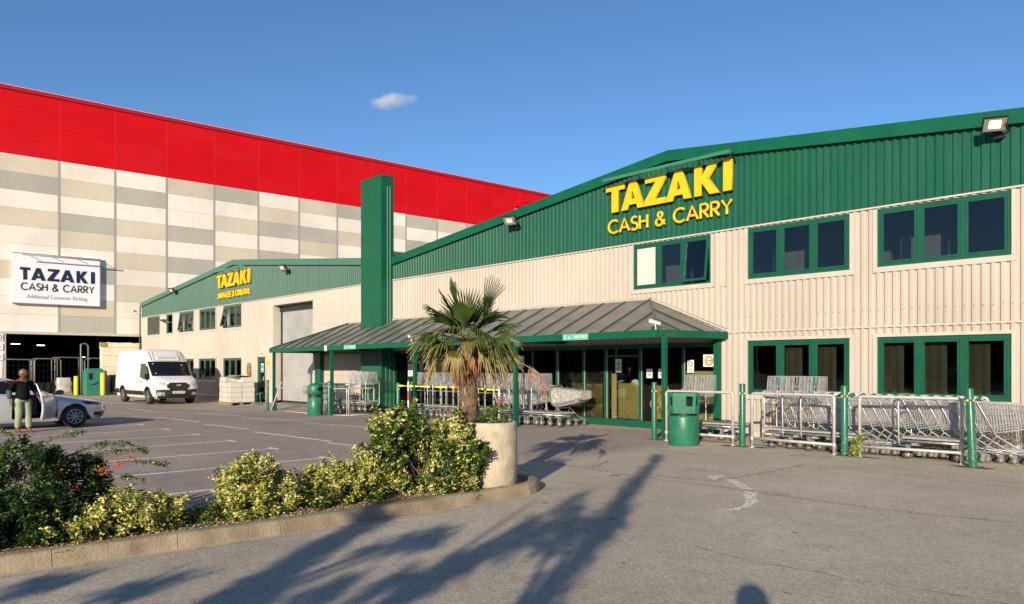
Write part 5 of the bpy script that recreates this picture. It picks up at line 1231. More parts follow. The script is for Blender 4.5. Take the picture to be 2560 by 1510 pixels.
mb = MB(); mb.bbox(cx-.20, cy-.25, .44, cx+.22, cy+.25, .49, .015); mb.build('seat', M_black, CH)
mb = MB(); mb.xbox(Matrix.Translation((cx-.11, cy, .85)) @ Matrix.Rotation(R(-20), 4, 'Y'), .03, .50, .22); mb.build('backrest', M_black, CH)
TC = thing('tan_chair', 'tan upholstered chair with oval back beside the van rear wheel', 'chair', (-50.6, 15.75, 0))
cx, cy = -50.9, 15.7; mb = MB(); bm = bmesh.new(); bmesh.ops.create_icosphere(bm, subdivisions=2, radius=1); mb.bm(bm, sm=True, M=Matrix.Translation((cx-.2, cy, .92)) @ Matrix.Diagonal((.05, .24, .30, 1))); mb.build('backrest', mat('tan_cloth', (.62,.45,.20), .8), TC)
mb = MB(); bm = bmesh.new(); bmesh.ops.create_icosphere(bm, subdivisions=2, radius=1); mb.bm(bm, sm=True, M=Matrix.Translation((cx, cy, .48)) @ Matrix.Diagonal((.26, .26, .07, 1))); mb.build('seat', MC['tan_cloth'], TC)
for sx, sy in ((-.2,-.2),(.2,-.2),(-.2,.2),(.2,.2)): mb = MB(); mb.tube([(cx+sx, cy+sy, 0), (cx+sx*.9, cy+sy*.9, .46)], .025, 6); mb.build('leg', mat('tan_wood', (.45,.32,.14), .6), TC)

def relocate(t, z=-.2):
    """push a thing back along the ground so that it stands on the lower yard, keeping its look"""
    f = (1.75-z)/1.75; t.location = (t.location.x*f, t.location.y*f, z+t.location.z*f); t.scale = (f, f, f)
for t in [o for o in C.objects if o.parent is None and o.get('category') and (o.name.split('.')[0] in ('pallet_load','pallet_truck','crate','baler','waste_sack','roll_cage','wheelie_bin','folding_chair','tan_chair') or o.get('group') == 'yellow bollards by the loading bay')]: relocate(t)

# ================================================================== VEHICLES
def lerp_tab(tab, z):
    if z <= tab[0][0]: return tab[0][1:]
    for a, b_ in zip(tab[:-1], tab[1:]):
        if z <= b_[0]: t = (z-a[0])/(b_[0]-a[0]); return [p+(q-p)*t for p, q in zip(a[1:], b_[1:])]
    return tab[-1][1:]
class Body:
    """horizontal outlines stacked over z. table rows: z, front x, rear x, half width, front corner length, rear corner length"""
    def __init__(s, tab, nf=2.6, nr=4.0): s.tab = tab; s.nf = nf; s.nr = nr
    def front(s, t, z, off=0):      # t 0 centre .. 1 flank
        xf, xr, w, rf, rr = lerp_tab(s.tab, z); a = t*math.pi/2
        return (xf-rf*(1-math.cos(a)**(2/s.nf))+off, w*math.sin(a)**(2/s.nf)*(1+off*.5))
    def frontx(s, y, z):
        xf, xr, w, rf, rr = lerp_tab(s.tab, z); q = min(1, abs(y)/w); return xf-rf*(1-(1-q**s.nf)**(1/s.nf))
    def sidey(s, x, z):
        xf, xr, w, rf, rr = lerp_tab(s.tab, z)
        if x > xf-rf: q = min(1, (x-(xf-rf))/rf); return w*(1-q**s.nf)**(1/s.nf)
        if x < xr+rr: q = min(1, ((xr+rr)-x)/rr); return w*(1-q**s.nr)**(1/s.nr)
        return w
    def outline(s, z, xs):
        """half outline (+y) from nose to tail with flank stations xs"""
        xf, xr, w, rf, rr = lerp_tab(s.tab, z); pts = []
        for i in range(13): a = i/12*math.pi/2; pts.append((xf-rf*(1-max(0, math.cos(a))**(2/s.nf)), w*math.sin(a)**(2/s.nf)))
        A, B_ = xf-rf, xr+rr
        for x in xs: pts.append((min(A, max(B_, x)), w))
        for i in range(9): a = i/8*math.pi/2; pts.append((xr+rr*(1-max(0, math.sin(a)))-0 if False else xr+rr*(1-math.sin(a)**(2/s.nr)) , w*math.cos(a)**(2/s.nr) if a < math.pi/2-1e-6 else 0))
        return pts
def patch_front(mb, B, y0, y1, zlo, zhi, off=.006, m=0, ny=10, nz=4):
    rows = []
    for j in range(nz+1):
        row = []
        for i in range(ny+1):
            y = y0+(y1-y0)*i/ny; a = zlo(y) if callable(zlo) else zlo; b_ = zhi(y) if callable(zhi) else zhi; z = a+(b_-a)*j/nz; row.append((B.frontx(y, z)+off, y, z))
        rows.append(row)
    mb.grid(rows, m, True)
def patch_side(mb, B, x0, x1, zlo, zhi, sgn=-1, off=.006, m=0, nx=10, nz=5):
    rows = []
    for j in range(nz+1):
        row = []
        for i in range(nx+1):
            x = x0+(x1-x0)*i/nx; a = zlo(x) if callable(zlo) else zlo; b_ = zhi(x) if callable(zhi) else zhi; z = a+(b_-a)*j/nz; row.append((x, sgn*(B.sidey(x, z)+off), z))
        rows.append(row)
    mb.grid(rows, m, True)
def wheel(t, x, y, r, w, rim, label_m, spokes=9, name='wheel'):
    out = -1 if y < 0 else 1
    e = bpy.data.objects.new(name, None)
    mb = MB(); M = Matrix.Translation((x, y, r))
    mb.lathe([(r*.66, -w/2), (r*.93, -w/2), (r, -w*.36), (r, w*.36), (r*.93, w/2), (r*.66, w/2)], 36, m=0, axis='y', M=M)
    wh = mb.build(name, [M_rub], t, base=(0,0,0))
    mb = MB(); mb.lathe([(r*.60, out*w*.46), (r*.67, out*w*.50), (r*.68, out*w*.30), (r*.60, -out*w*.3)], 36, m=0, axis='y', M=M)
    mb.lathe([(0, out*w*.44), (r*.16, out*w*.42), (r*.18, out*w*.30)], 16, m=0, axis='y', M=M)
    mb.lathe([(0, out*w*.12), (r*.62, out*w*.10)], 24, m=1, axis='y', M=M)
    for k in range(spokes):
        a = 2*math.pi*k/spokes; Mk = M @ Matrix.Rotation(a, 4, 'Y') @ Matrix.Translation((r*.38, out*w*.37, 0)); mb.xbox(Mk, r*.50, .03, r*(.09 if spokes < 8 else .085))
    mb.build('rim', [label_m, M_black], wh, base=(0,0,0)); return wh
def veh_shell(B, zs, xs, arches, matf, skip=None):
    """returns MB grid of both flanks + nose + tail, wheel arches cut by lifting points"""
    mb = MB()
    for sg in (-1, 1):
        rows = []
        for z in zs:
            row = []
            for (x, y) in B.outline(z, xs):
                zz = z
                for (xc, zc, ra) in arches:
                    if abs(x-xc) < ra and y > B.sidey(xc, .5)*.80: zz = max(zz, zc+math.sqrt(max(0, ra*ra-(x-xc)**2)))
                row.append((x, sg*(y if zz == z else B.sidey(x, min(zz, zs[-1]))), zz))
            rows.append(row)
        mb.grid(rows, 0, True, lambda i, j, s=sg: matf(i, j, s))
    return mb

# ---- white panel van --------------------------------------------------
VAN = thing('delivery_van', 'white high roofed refrigerated delivery van with black bumper parked by the far shop wall', 'van', (-37.85, 12.02, 0))
VB = Body([(.28,2.60,-2.70,.93,.55,.12),(.42,2.72,-2.75,.99,.60,.12),(.62,2.74,-2.76,1.02,.62,.12),(.80,2.70,-2.76,1.025,.60,.12),(.98,2.66,-2.76,1.025,.60,.12),(1.10,2.55,-2.76,1.02,.58,.12),(1.20,2.36,-2.76,1.01,.55,.12),(1.30,2.12,-2.76,1.00,.42,.12),(1.36,2.02,-2.76,.995,.36,.12),
  (1.92,1.52,-2.75,.955,.30,.14),(1.98,1.47,-2.75,.95,.28,.14),(2.10,1.36,-2.74,.94,.26,.16),(2.30,1.16,-2.73,.92,.25,.18),(2.44,.98,-2.70,.88,.26,.2),(2.52,.80,-2.64,.80,.26,.2),(2.56,.55,-2.55,.66,.3,.25)], nf=3.2)
vxs = sorted(set([2.0, 1.9, 1.35, 1.2, .3, -.2, -.9, -2.4, -2.5] + [1.72+.47*math.cos(R(a)) for a in range(0, 181, 15)] + [-1.63+.47*math.cos(R(a)) for a in range(0, 181, 15)]), reverse=True)
zsv = [.28,.35,.42,.52,.62,.80,.98,1.04,1.10,1.15,1.20,1.25,1.30,1.36,1.50,1.64,1.78,1.92,1.98,2.10,2.20,2.30,2.38,2.44,2.48,2.52,2.545,2.56]
AR = [(1.72,.36,.44),(-1.63,.36,.44)]
sh_ = veh_shell(VB, zsv, vxs, AR, lambda i, j, s: 0)
top = [(x, y, 2.56) for x, y in VB.outline(2.56, vxs)]; sh_.grid([[(x, y, z) for x, y, z in top], [(x, 0, z+.02) for x, y, z in top], [(x, -y, z) for x, y, z in top]], 0)
M_van = mat('van_white', (.72,.71,.69), .28, var=.02, scale=1, coat=.4)
sh_.build('body', M_van, VAN, base=(0,0,0), fix=True)
M_ag = mat('auto_glass', (.008,.010,.012), .04, spec=.45)
mb = MB(); patch_front(mb, VB, -.90, .90, lambda y: 1.30, lambda y: 1.985-.02*y*y, .008, 0, 22, 10); mb.build('windscreen', M_ag, VAN, base=(0,0,0))
for s in (-1, 1):
    mb = MB(); patch_side(mb, VB, .72, 1.98, lambda x: 1.14+max(0, (1.30-x))*.17 if x < 1.30 else 1.14, lambda x: 1.88 if x < 1.42 else 1.88-(x-1.42)*1.22, s, .007, 0, 16, 6)
    dw = mb.build('side_window', M_ag, VAN, base=(0,0,0))
    mb = MB(); mb.xbox(Matrix.Translation((1.82, s*1.09, 1.28)), .09, .16, .24); mb.xbox(Matrix.Translation((1.80, s*1.03, 1.12)), .05, .15, .05); mb.build('mirror', M_black, VAN, base=(0,0,0))
    mb = MB(); patch_side(mb, VB, -1.18, 1.22, .40, .60, s, .012, 0, 10, 2); patch_side(mb, VB, -2.72, -2.12, .44, .66, s, .012, 0, 6, 2); mb.build('rubbing_strip', M_black, VAN, base=(0,0,0))
    mb = MB()
    for (xc, zc, ra) in AR: 
        for k in range(12):
            a0, a1 = R(180*k/12), R(180*(k+1)/12); q = []
            for a in (a0, a1):
                for rr_ in (ra-.01, ra+.035): x, z = xc+rr_*math.cos(a), max(.3, zc+rr_*math.sin(a)); q.append((x, s*(VB.sidey(x, z)+.012), z))
            mb.add(q, [(0,1,3,2)])
    mb.build('wheel_arch', M_black, VAN, base=(0,0,0))
    mb = MB()
    for x in (.68, 2.0): patch_side(mb, VB, x, x+.012, .66, 1.12 if x > 1 else 2.02, s, .003, 0, 1, 6)
    patch_side(mb, VB, -2.6, .70, 1.10, 1.115, s, .003, 0, 12, 1); patch_side(mb, VB, -1.0, -.99, .66, 2.2, s, .003, 0, 1, 8); patch_side(mb, VB, -2.66, -2.65, .7, 2.3, s, .003, 0, 1, 8); patch_side(mb, VB, -2.6, .6, 2.12, 2.13, s, .003, 0, 12, 1)
    mb.build('panel_gap', mat('gap_grey', (.30,.30,.29), .6), VAN, base=(0,0,0))
    mb = MB(); mb.xbox(Matrix.Translation((.85, s*1.045, 1.02)), .18, .03, .035); mb.build('door_handle', M_black, VAN, base=(0,0,0))
    mb = MB(); patch_front(mb, VB, *( (-.98, -.55) if s < 0 else (.55, .98)), lambda y: .86+max(0, abs(y)-.7)*.25, lambda y: 1.03+max(0, abs(y)-.62)*.30, .010, 0, 10, 4); hl = mb.build('headlight', mat('lamp_glass', (.55,.57,.60), .08, spec=.9, var=.2, scale=14), VAN, base=(0,0,0))
    mb = MB(); mb.lathe([(0, .02), (.05, .02), (.06, 0)], 14, (VB.frontx(.76, .95)-.01, s*.76, .95), axis='x'); mb.lathe([(0, .02), (.04, .02), (.05, 0)], 14, (VB.frontx(.66, .93)-.0, s*.62, .93), axis='x'); mb.build('reflector', mat('refl', (.85,.86,.9), .08, metal=.9), hl, base=(0,0,0))
    mb = MB(); patch_front(mb, VB, *((-.90, -.60) if s < 0 else (.60, .90)), .40, .56, .018, 0, 6, 3); mb.build('fog_lamp_surround', mat('foggrey', (.33,.33,.31), .5), VAN, base=(0,0,0))
    mb = MB(); mb.lathe([(0, .03), (.05, .03), (.055, 0)], 12, (VB.frontx(.72, .48)+.01, s*.72, .48), axis='x'); mb.build('fog_lamp', MC['refl'], VAN, base=(0,0,0))
mb = MB(); patch_front(mb, VB, -1.0, 1.0, .285, lambda y: .66+.04*abs(y), .012, 0, 24, 5); mb.build('bumper', mat('bumper_black', (.025,.025,.026), .55), VAN, base=(0,0,0))
mb = MB(); patch_front(mb, VB, -.50, .50, lambda y: .66+(.10 if abs(y) > .42 else 0), lambda y: 1.0-(.08 if abs(y) > .42 else 0), .02, 0, 16, 5); gr = mb.build('grille', M_black, VAN, base=(0,0,0))
mb = MB()
for k in range(4):
    z = .72+k*.065; patch_front(mb, VB, -.44, .44, z, z+.012, .03, 0, 8, 1)
mb.build('grille_bar', mat('bar_dark', (.06,.06,.06), .35), gr, base=(0,0,0))
mb = MB(); mb.lathe([(0, .035), (.05, .035), (.07, .02)], 16, (2.70, 0, .88), axis='x', M=Matrix.Diagonal((1, 1.6, .7, 1))); mb.build('emblem', MC['refl'], gr, base=(0,0,0))
mb = MB(); mb.box(2.755, -.27, .50, 2.765, .27, .61); npl = mb.build('number_plate', mat('plate_white', (.80,.80,.76), .4), VAN, base=(0,0,0))
VAN.location = (-37.85, 12.02, 0)
pl_ = text_obj('WV21 OYP', 'plate_text', (-37.85+2.768, 12.02-.235, .52), (0,1,0), (0,0,1), .47, .07, M_black, npl, .001, .01)
mb = MB(); patch_front(mb, VB, -.78, .78, 2.0, 2.02, .006, 1, 16, 1)
rf = MB()
fzx = lambda y, z: VB.frontx(y, z)
rows = [[(VB.frontx(y, z)+.05, y, z) for y in [-.52+1.04*i/8 for i in range(9)]] for z in (2.06, 2.10, 2.20, 2.26)]
rf.grid(rows, 0); rf.grid([[(VB.frontx(y, z)+o, y, z) for y in [-.52+1.04*i/8 for i in range(9)]] for z, o in ((2.26, .05), (2.30, .0))], 0); rf.grid([[(VB.frontx(y, z)+o, y, z) for y in [-.52+1.04*i/8 for i in range(9)]] for z, o in ((2.06, .05), (2.03, .0))], 0)
for z in (2.10, 2.13, 2.16, 2.19): patch_front(rf, VB, -.42, .42, z, z+.014, .056, 1, 8, 1)
fu = rf.build('fridge_unit', [M_van, mat('vent_grey', (.35,.35,.30), .5)], VAN, base=(0,0,0))
mb = MB()
for s in (-1, 1):
    mb.tube([(VB.frontx(.70, z)+.0+.012, s*.72, z) for z in (2.02, 2.12, 2.22, 2.32, 2.42)], .012, 5); mb.tube([(VB.frontx(.60, z)+.012, s*(.60 if z < 2.3 else .56), z) for z in (2.03, 2.12, 2.22, 2.32, 2.42)], .010, 5)
patch_front(mb, VB, -.62, .62, 2.005, 2.02, .01, 0, 12, 1); mb.build('roof_trim', mat('trim_slate', (.16,.17,.19), .5), VAN, base=(0,0,0))
mb = MB()
for s in (-1, 1): mb.tube([(2.10, s*.15, 1.325), (1.96, s*.62, 1.40)], .010, 4); mb.tube([(2.24, s*.12, 1.235), (2.20, s*.55, 1.235)], .012, 4)
mb.build('wiper', M_black, VAN, base=(0,0,0))
mb = MB(); mb.box(1.47, .10, 1.9, 1.50, .2, 1.96); 
for (y, z) in ((-.72, 1.86), (-.72, 1.42), (.55, 1.80)): mb.box(VB.frontx(y, z)+.008, y-.03, z-.025, VB.frontx(y, z)+.014, y+.03, z+.025)
mb.build('windscreen_sticker', M_sw, VAN, base=(0,0,0))
mb = MB(); mb.box(-2.6, -.85, .28, 2.3, .85, .45); mb.build('underbody', M_black, VAN, base=(0,0,0))
for x in (1.72, -1.63):
    for y in (-.90, .90): wheel(VAN, x, y, .355, .24, None, mat('steel_rim', (.25,.25,.25), .5, metal=.3), 6)
VAN.rotation_euler = (0, 0, R(2)); relocate(VAN)
npl_ = None

# ---- silver saloon with open driver's door ------------------------------
CAR = thing('parked_car', 'silver saloon car with its driver door open in the left parking bay', 'car', (-24.78, 3.98, 0))
CB = Body([(.20,2.22,-2.25,.80,.60,.5),(.30,2.30,-2.32,.86,.80,.5),(.45,2.33,-2.34,.885,.95,.5),(.58,2.30,-2.34,.90,1.02,.5),(.66,2.24,-2.34,.90,1.05,.5),(.72,2.12,-2.32,.895,1.05,.5),(.78,1.88,-2.30,.89,.98,.5),(.84,1.56,-2.27,.88,.80,.5),(.90,1.22,-2.22,.87,.62,.5),(.95,.98,-2.15,.86,.50,.5),
  (.97,.90,-2.02,.845,.45,.5),(1.10,.62,-1.72,.80,.42,.45),(1.25,.30,-1.42,.74,.38,.42),(1.36,.04,-1.18,.68,.36,.42),(1.42,-.18,-1.0,.60,.34,.38),(1.455,-.42,-.82,.44,.2,.2)], nf=2.5, nr=3.0)
cxs = sorted(set([1.0,.95,.9,.6,.3,.0,-.09,-.12,-.4,-.7,-.75,-2.0] + [1.40+.36*math.cos(R(a)) for a in range(0, 181, 12)] + [-1.30+.36*math.cos(R(a)) for a in range(0, 181, 12)]), reverse=True)
zsc = [.20,.25,.30,.38,.45,.52,.58,.62,.66,.69,.72,.75,.78,.81,.84,.87,.90,.925,.95,.97,1.03,1.10,1.17,1.25,1.31,1.36,1.39,1.42,1.44,1.455]
CAa = [(1.40,.315,.365),(-1.30,.315,.365)]
DX0, DX1 = -.12, .95
M_car = mat('silver_paint', (.60,.62,.66), .30, metal=.35, coat=.7, var=.02)
ol = CB.outline(.5, cxs)
def cskip(i, j, s):
    z0, z1 = zsc[i], zsc[i+1]; p = [CB.outline(z0, cxs)[k] for k in (j, j+1)]; xm = (p[0][0]+p[1][0])/2
    if s < 0 and z0 >= .29 and z1 <= .9701 and DX0 <= xm <= DX1 and j >= 12: return None
    if z0 >= .9699 and z1 <= 1.37:
        if 8 <= j < 12+1 or (j < 8): return None if j < 11 else 0     # windscreen opening
        if s < 0 and -1.35 < xm < .62 and j >= 13 and z0 >= 1.0 and z1 < 1.33: return None
        if s > 0 and -1.35 < xm < .62 and j >= 13 and z0 >= 1.0 and z1 < 1.33: return None
    return 0
cs = veh_shell(CB, zsc, cxs, CAa, cskip)
tp = [(x, y, 1.455) for x, y in CB.outline(1.455, cxs)]; cs.grid([tp, [(x, 0, z+.012) for x, y, z in tp], [(x, -y, z) for x, y, z in tp]], 0)
cs.build('body', M_car, CAR, base=(0,0,0))
mb = MB(); patch_front(mb, CB, -.74, .74, .965, 1.375, .004, 0, 20, 8); mb.build('windscreen', M_ag, CAR, base=(0,0,0))
M_cg = glass_mat('car_glass', (.35,.42,.42), .02, 1.5)
mb = MB(); patch_side(mb, CB, -1.32, -.16, .99, lambda x: 1.34-max(0, -.95-x)*.7, -1, .004); mb.build('rear_side_window', M_ag, CAR, base=(0,0,0))
mb = MB(); patch_side(mb, CB, -1.32, .60, .99, lambda x: 1.34-max(0, x+.15)*.46, 1, .004); mb.build('side_window', M_ag, CAR, base=(0,0,0))
mb = MB(); patch_side(mb, CB, -1.02, -1.01, .30, .96, -1, .003, 0, 1, 5); patch_side(mb, CB, -2.1, -.13, .955, .968, -1, .004, 1, 10, 1); patch_side(mb, CB, .953, .965, .30, .93, -1, .003, 0, 1, 5); mb.build('shut_line', [M_black, M_chrome], CAR, base=(0,0,0))
for s in (-1, 1):
    mb = MB(); rows = []
    for j in range(5):
        rows.append([(CB.frontx(y, z)+.010, s*y, z) for y, z in [(.38+.50*i/9, (.60+.05*i/9)+((.075+.075*i/9)*(1-(i/9)**4*.6))*j/4) for i in range(10)]])
    mb.grid(rows, 0); hl = mb.build('headlight', mat('car_lamp', (.03,.035,.045), .06, spec=.9), CAR, base=(0,0,0))
    mb = MB(); mb.lathe([(0, .03), (.045, .025), (.055, 0)], 14, (CB.frontx(.60, .66)-.012, s*.60, .665), axis='x'); mb.build('projector', MC['refl'], hl, base=(0,0,0))
    mb = MB(); patch_front(mb, CB, *((-.80, -.52) if s < 0 else (.52, .80)), .27, .42, .006, 0, 6, 3); fl = mb.build('fog_recess', M_black, CAR, base=(0,0,0))
    mb = MB(); mb.lathe([(0, .02), (.035, .015), (.045, 0)], 12, (CB.frontx(.64, .34), s*.64, .345), axis='x'); mb.build('fog_lamp', MC['refl'], fl, base=(0,0,0))
    mb = MB(); mb.tube([(CB.frontx(.70+.1*i/5, .28-.0*i)+.012, s*(.60+.2*i/5), .285-.01*i/5) for i in range(6)], .009, 5); mb.build('bright_lip', MC['refl'], CAR, base=(0,0,0))
mb = MB(); patch_front(mb, CB, -.42, .42, .28, .44, .006, 0, 10, 3); patch_front(mb, CB, -.36, .36, .60, .68, .006, 0, 10, 2); mb.build('grille', M_black, CAR, base=(0,0,0))
mb = MB(); mb.box(CB.frontx(0, .5)+.01, -.26, .46, CB.frontx(0, .5)+.02, .26, .56); mb.build('number_plate', MC['plate_white'], CAR, base=(0,0,0))
mb = MB(); mb.box(-2.0, -.74, .20, 1.9, .74, .30); mb.box(.78, -.72, .30, .92, .78, .94); mb.box(-2.0, -.76, .30, -1.0, .76, .90); mb.build('cabin_floor', mat('cabin_black', (.010,.010,.010), .9), CAR, base=(0,0,0))
for sy in (-.38, .38):
    mb = MB(); mb.bbox(-.45, sy-.25, .35, .12, sy+.25, .52, .05); mb.xbox(Matrix.Translation((-.50, sy, .82)) @ Matrix.Rotation(R(-14), 4, 'Y'), .14, .48, .66); mb.xbox(Matrix.Translation((-.60, sy, 1.22)), .09, .26, .18); mb.build('front_seat', mat('seat_dark', (.03,.03,.03), .85), CAR, base=(0,0,0))
for x in (1.40, -1.30):
    for y in (-.795, .795): wheel(CAR, x, y, .315, .20, None, mat('alloy', (.36,.42,.45), .3, metal=.8), 9)
# far mirror and near mirror
# open door: same skin turned about its hinge
HX, HY = .95, -CB.sidey(.95, .6)
def door_pt(x, z, o): return (x-HX, -(CB.sidey(x, z)+o)-HY, z)
DM = Matrix.Translation((HX, HY, 0)) @ Matrix.Rotation(R(62), 4, 'Z')
mb = MB(); xsd = [DX0+(DX1-DX0)*i/10 for i in range(11)]; zsd = [.30,.38,.45,.52,.58,.66,.72,.78,.84,.90,.955]
for o, m_ in ((.0, 0), (-.055, 1)):
    mb.grid([[DM @ Vector(door_pt(x, z, o)) for x in xsd] for z in zsd], m_)
for seq in ([(xsd[0], z) for z in zsd], [(xsd[-1], z) for z in zsd], [(x, zsd[0]) for x in xsd], [(x, zsd[-1]) for x in xsd]):
    mb.grid([[DM @ Vector(door_pt(x, z, o)) for x, z in seq] for o in (0, -.055)], 0)
dcar = mb.build('door', [M_car, mat('door_card', (.085,.08,.07), .8, var=.15, scale=5)], CAR, base=(0,0,0))
mb = MB()
fr = [(DX0, .955), (DX0+.02, 1.10), (DX0+.06, 1.26), (DX0+.14, 1.34), (.02, 1.345), (.20, 1.28), (.45, 1.15), (.72, 1.0), (.80, .955)]
mb.tube([DM @ Vector(door_pt(x, z, -.02)) for x, z in fr], .018, 6, sm=False); mb.build('window_frame', M_car, dcar, base=(0,0,0))
mb = MB(); c0 = [DM @ Vector(door_pt(x, z, -.02)) for x, z in fr]; mb.add(c0, [tuple(range(len(c0)))]); mb.build('window', M_cg, dcar, base=(0,0,0))
mb = MB(); mb.xbox(DM @ Matrix.Translation((-.42, .085, .72)), .50, .05, .05); mb.xbox(DM @ Matrix.Translation((-.25, .085, .84)), .16, .03, .03); mb.lathe([(.0, .0), (.08, .0)], 14, (0,0,0), M=DM @ Matrix.Translation((-.20, .08, .48)), axis='y'); mb.build('armrest', M_black, dcar, base=(0,0,0))
mb = MB(); bm = bmesh.new(); bmesh.ops.create_icosphere(bm, subdivisions=2, radius=1); mb.bm(bm, sm=True, M=DM @ Matrix.Translation((-.22, -.13, 1.02)) @ Matrix.Diagonal((.06, .12, .075, 1))); mb.xbox(DM @ Matrix.Translation((-.22, -.03, .97)), .05, .10, .03); mb.build('mirror', mat('mirror_dark', (.05,.07,.09), .15, coat=.8), dcar, base=(0,0,0))
CAR.rotation_euler = (0, 0, R(90))

# ================================================================== PEOPLE
def skin_mesh(verts, edges, root=0, sub=2):
    """verts: (x,y,z,rx,ry); one continuous surface grown round the skeleton"""
    me = bpy.data.meshes.new('sk'); me.from_pydata([v[:3] for v in verts], edges, []); o = bpy.data.objects.new('sk', me); C.objects.link(o)
    m = o.modifiers.new('s', 'SKIN'); m.use_smooth_shade = True; m.branch_smoothing = .6
    for i, v in enumerate(verts): me.skin_vertices[0].data[i].radius = (v[3], v[4] if len(v) > 4 else v[3]); me.skin_vertices[0].data[i].use_root = (i == root)
    s = o.modifiers.new('d', 'SUBSURF'); s.levels = sub; s.render_levels = sub
    dg = bpy.context.evaluated_depsgraph_get(); r = bpy.data.meshes.new_from_object(o.evaluated_get(dg)); bpy.data.objects.remove(o); return r
def add_skin(name, me, mt, parent):
    me.materials.clear(); me.materials.append(mt)
    for p in me.polygons: p.use_smooth = True
    o = bpy.data.objects.new(name, me); C.objects.link(o); o.parent = parent; return o
def chain(V, E, pts, start=None):
    prev = start
    for p in pts:
        V.append(p); i = len(V)-1
        if prev is not None: E.append((prev, i))
        prev = i
    return prev
def hand(V, E, wrist, d, side, s=1.0):
    """palm + five unequal curled fingers hanging along d from index 'wrist'"""
    w = Vector(V[wrist][:3]); d = Vector(d).normalized(); fw = Vector((1,0,0)); pal = w+d*.05*s
    V.append((*pal, .026*s, .014*s)); pi = len(V)-1; E.append((wrist, pi))
    for k, (off, ln) in enumerate(((.030, .070), (.010, .080), (-.010, .075), (-.028, .058))):
        b0 = pal+fw*off*s+d*.035*s; b1 = b0+d*ln*.5*s+Vector((0,-side*.004,0)); b2 = b1+(d*.8+Vector((0,-side*.5,0))).normalized()*ln*.5*s
        chain(V, E, [(*b0, .0095*s), (*b1, .0088*s), (*b2, .0075*s)], pi)
    t0 = w+d*.03*s+fw*.035*s; t1 = t0+(d+fw*.7).normalized()*.035*s; chain(V, E, [(*t0, .011*s), (*t1, .0095*s), (*(t1+d*.025*s), .008*s)], pi)
def person(name_label, loc, rz, H=1.68, armL=None, armR=None, head_yaw=0, mats=None, stride=.1, cap=False):
    t = thing('person', name_label, 'person', loc); t.rotation_euler = (0, 0, rz); k = H/1.70
    def P(x, y, z, r, r2=None): return (x*k, y*k, z*k, r*k, (r2 or r)*k)
    aL = armL or [(.0, .20, 1.37), (-.03, .27, 1.12), (.05, .27, .88)]; aR = armR or [(.0, -.20, 1.37), (-.03, -.27, 1.12), (.06, -.26, .88)]
    legs = {1: [(.0, .09, .86), (.03, .10, .49), (.0+stride, .10, .09)], -1: [(.0, -.09, .86), (.05, -.10, .49), (-stride*.3, -.10, .09)]}
    def skeleton(rs, parts):
        V, E = [], []; V.append(P(0, 0, .84 if parts == ['torso'] else .95, *rs['pel'])); 
        if 'torso' in parts or 'all' in parts:
            i = chain(V, E, ([P(0, 0, .96, *rs['wai'])] if parts == ['torso'] else [])+[P(0, 0, 1.08, *rs['wai']), P(-.01, 0, 1.25, *rs['che']), P(-.01, 0, 1.38, *rs['sho'])], 0); ch = i
            for A, s in ((aL, 1), (aR, -1)): 
                j = chain(V, E, [P(A[0][0], A[0][1]*.86, A[0][2]+.01, rs['up']*1.05), P(*A[1], rs['el']), P(*[a+(b_-a)*.88 for a, b_ in zip(A[1], A[2])], rs['wr'])], ch)
                if 'all' in parts:
                    d = (Vector(A[2])-Vector(A[1])).normalized(); chain(V, E, [P(*A[2], .024, .02)], j); hand(V, E, len(V)-1, d, s, k)
            if 'all' in parts: chain(V, E, [P(0, 0, 1.46, .062), P(.015, 0, 1.52, .058)], ch)
            else: chain(V, E, [P(0, 0, 1.435, rs['col'])], ch)
        if 'legs' in parts or 'all' in parts:
            for s in (1, -1): L = legs[s]; chain(V, E, [P(*L[0], rs['th']), P(*L[1], rs['kn']), P(*L[2], rs['an'])] + ([P(L[2][0]+.10, L[2][1], .04, .035, .03)] if 'all' in parts else []), 0)
        return skin_mesh(V, E)
    mt = mats
    body = add_skin('body', skeleton(dict(pel=(.13,.10), wai=(.12,.09), che=(.15,.10), sho=(.10,.07), up=.046, el=.036, wr=.025, th=.075, kn=.052, an=.036, col=.06), ['all']), mt['skin'], t)
    # head with a face: sphere shaped by hand
    hm = MB(); bm = bmesh.new(); bmesh.ops.create_uvsphere(bm, u_segments=28, v_segments=20, radius=1)
    Mh = Matrix.Translation((.03*k, 0, 1.595*k)) @ Matrix.Rotation(head_yaw, 4, 'Z') @ Matrix.Diagonal((.098*k, .076*k, .118*k, 1))
    for v in bm.verts:
        c_ = v.co; f = max(0, c_.x)
        if c_.z < -.2: c_.y *= 1+.35*(c_.z+.2)*.9; c_.x *= 1+(.10*(c_.z+.2))
        nose = math.exp(-((c_.y)/.16)**2-((c_.z+.10)/.20)**2)*f; c_.x += .24*nose
        for s in (-1, 1): c_.x -= .10*math.exp(-((c_.y-s*.38)/.16)**2-((c_.z-.05)/.10)**2)*f
        c_.x += .07*math.exp(-((c_.y)/.30)**2-((c_.z+.42)/.06)**2)*f-.05*math.exp(-((c_.y)/.30)**2-((c_.z+.50)/.03)**2)*f; c_.x += .05*math.exp(-(c_.y/.3)**2-((c_.z-.20)/.08)**2)*f+.06*math.exp(-(c_.y/.25)**2-((c_.z+.80)/.12)**2)*f
    hm.bm(bm, sm=True, M=Mh)
    for s in (-1, 1):
        b2 = bmesh.new(); bmesh.ops.create_icosphere(b2, subdivisions=2, radius=1); hm.bm(b2, sm=True, M=Mh @ Matrix.Translation((-.05, s*1.0, -.05)) @ Matrix.Diagonal((.20, .10, .27, 1)))
    head = hm.build('head', mt['skin'], t, base=(0,0,0))
    mb = MB()
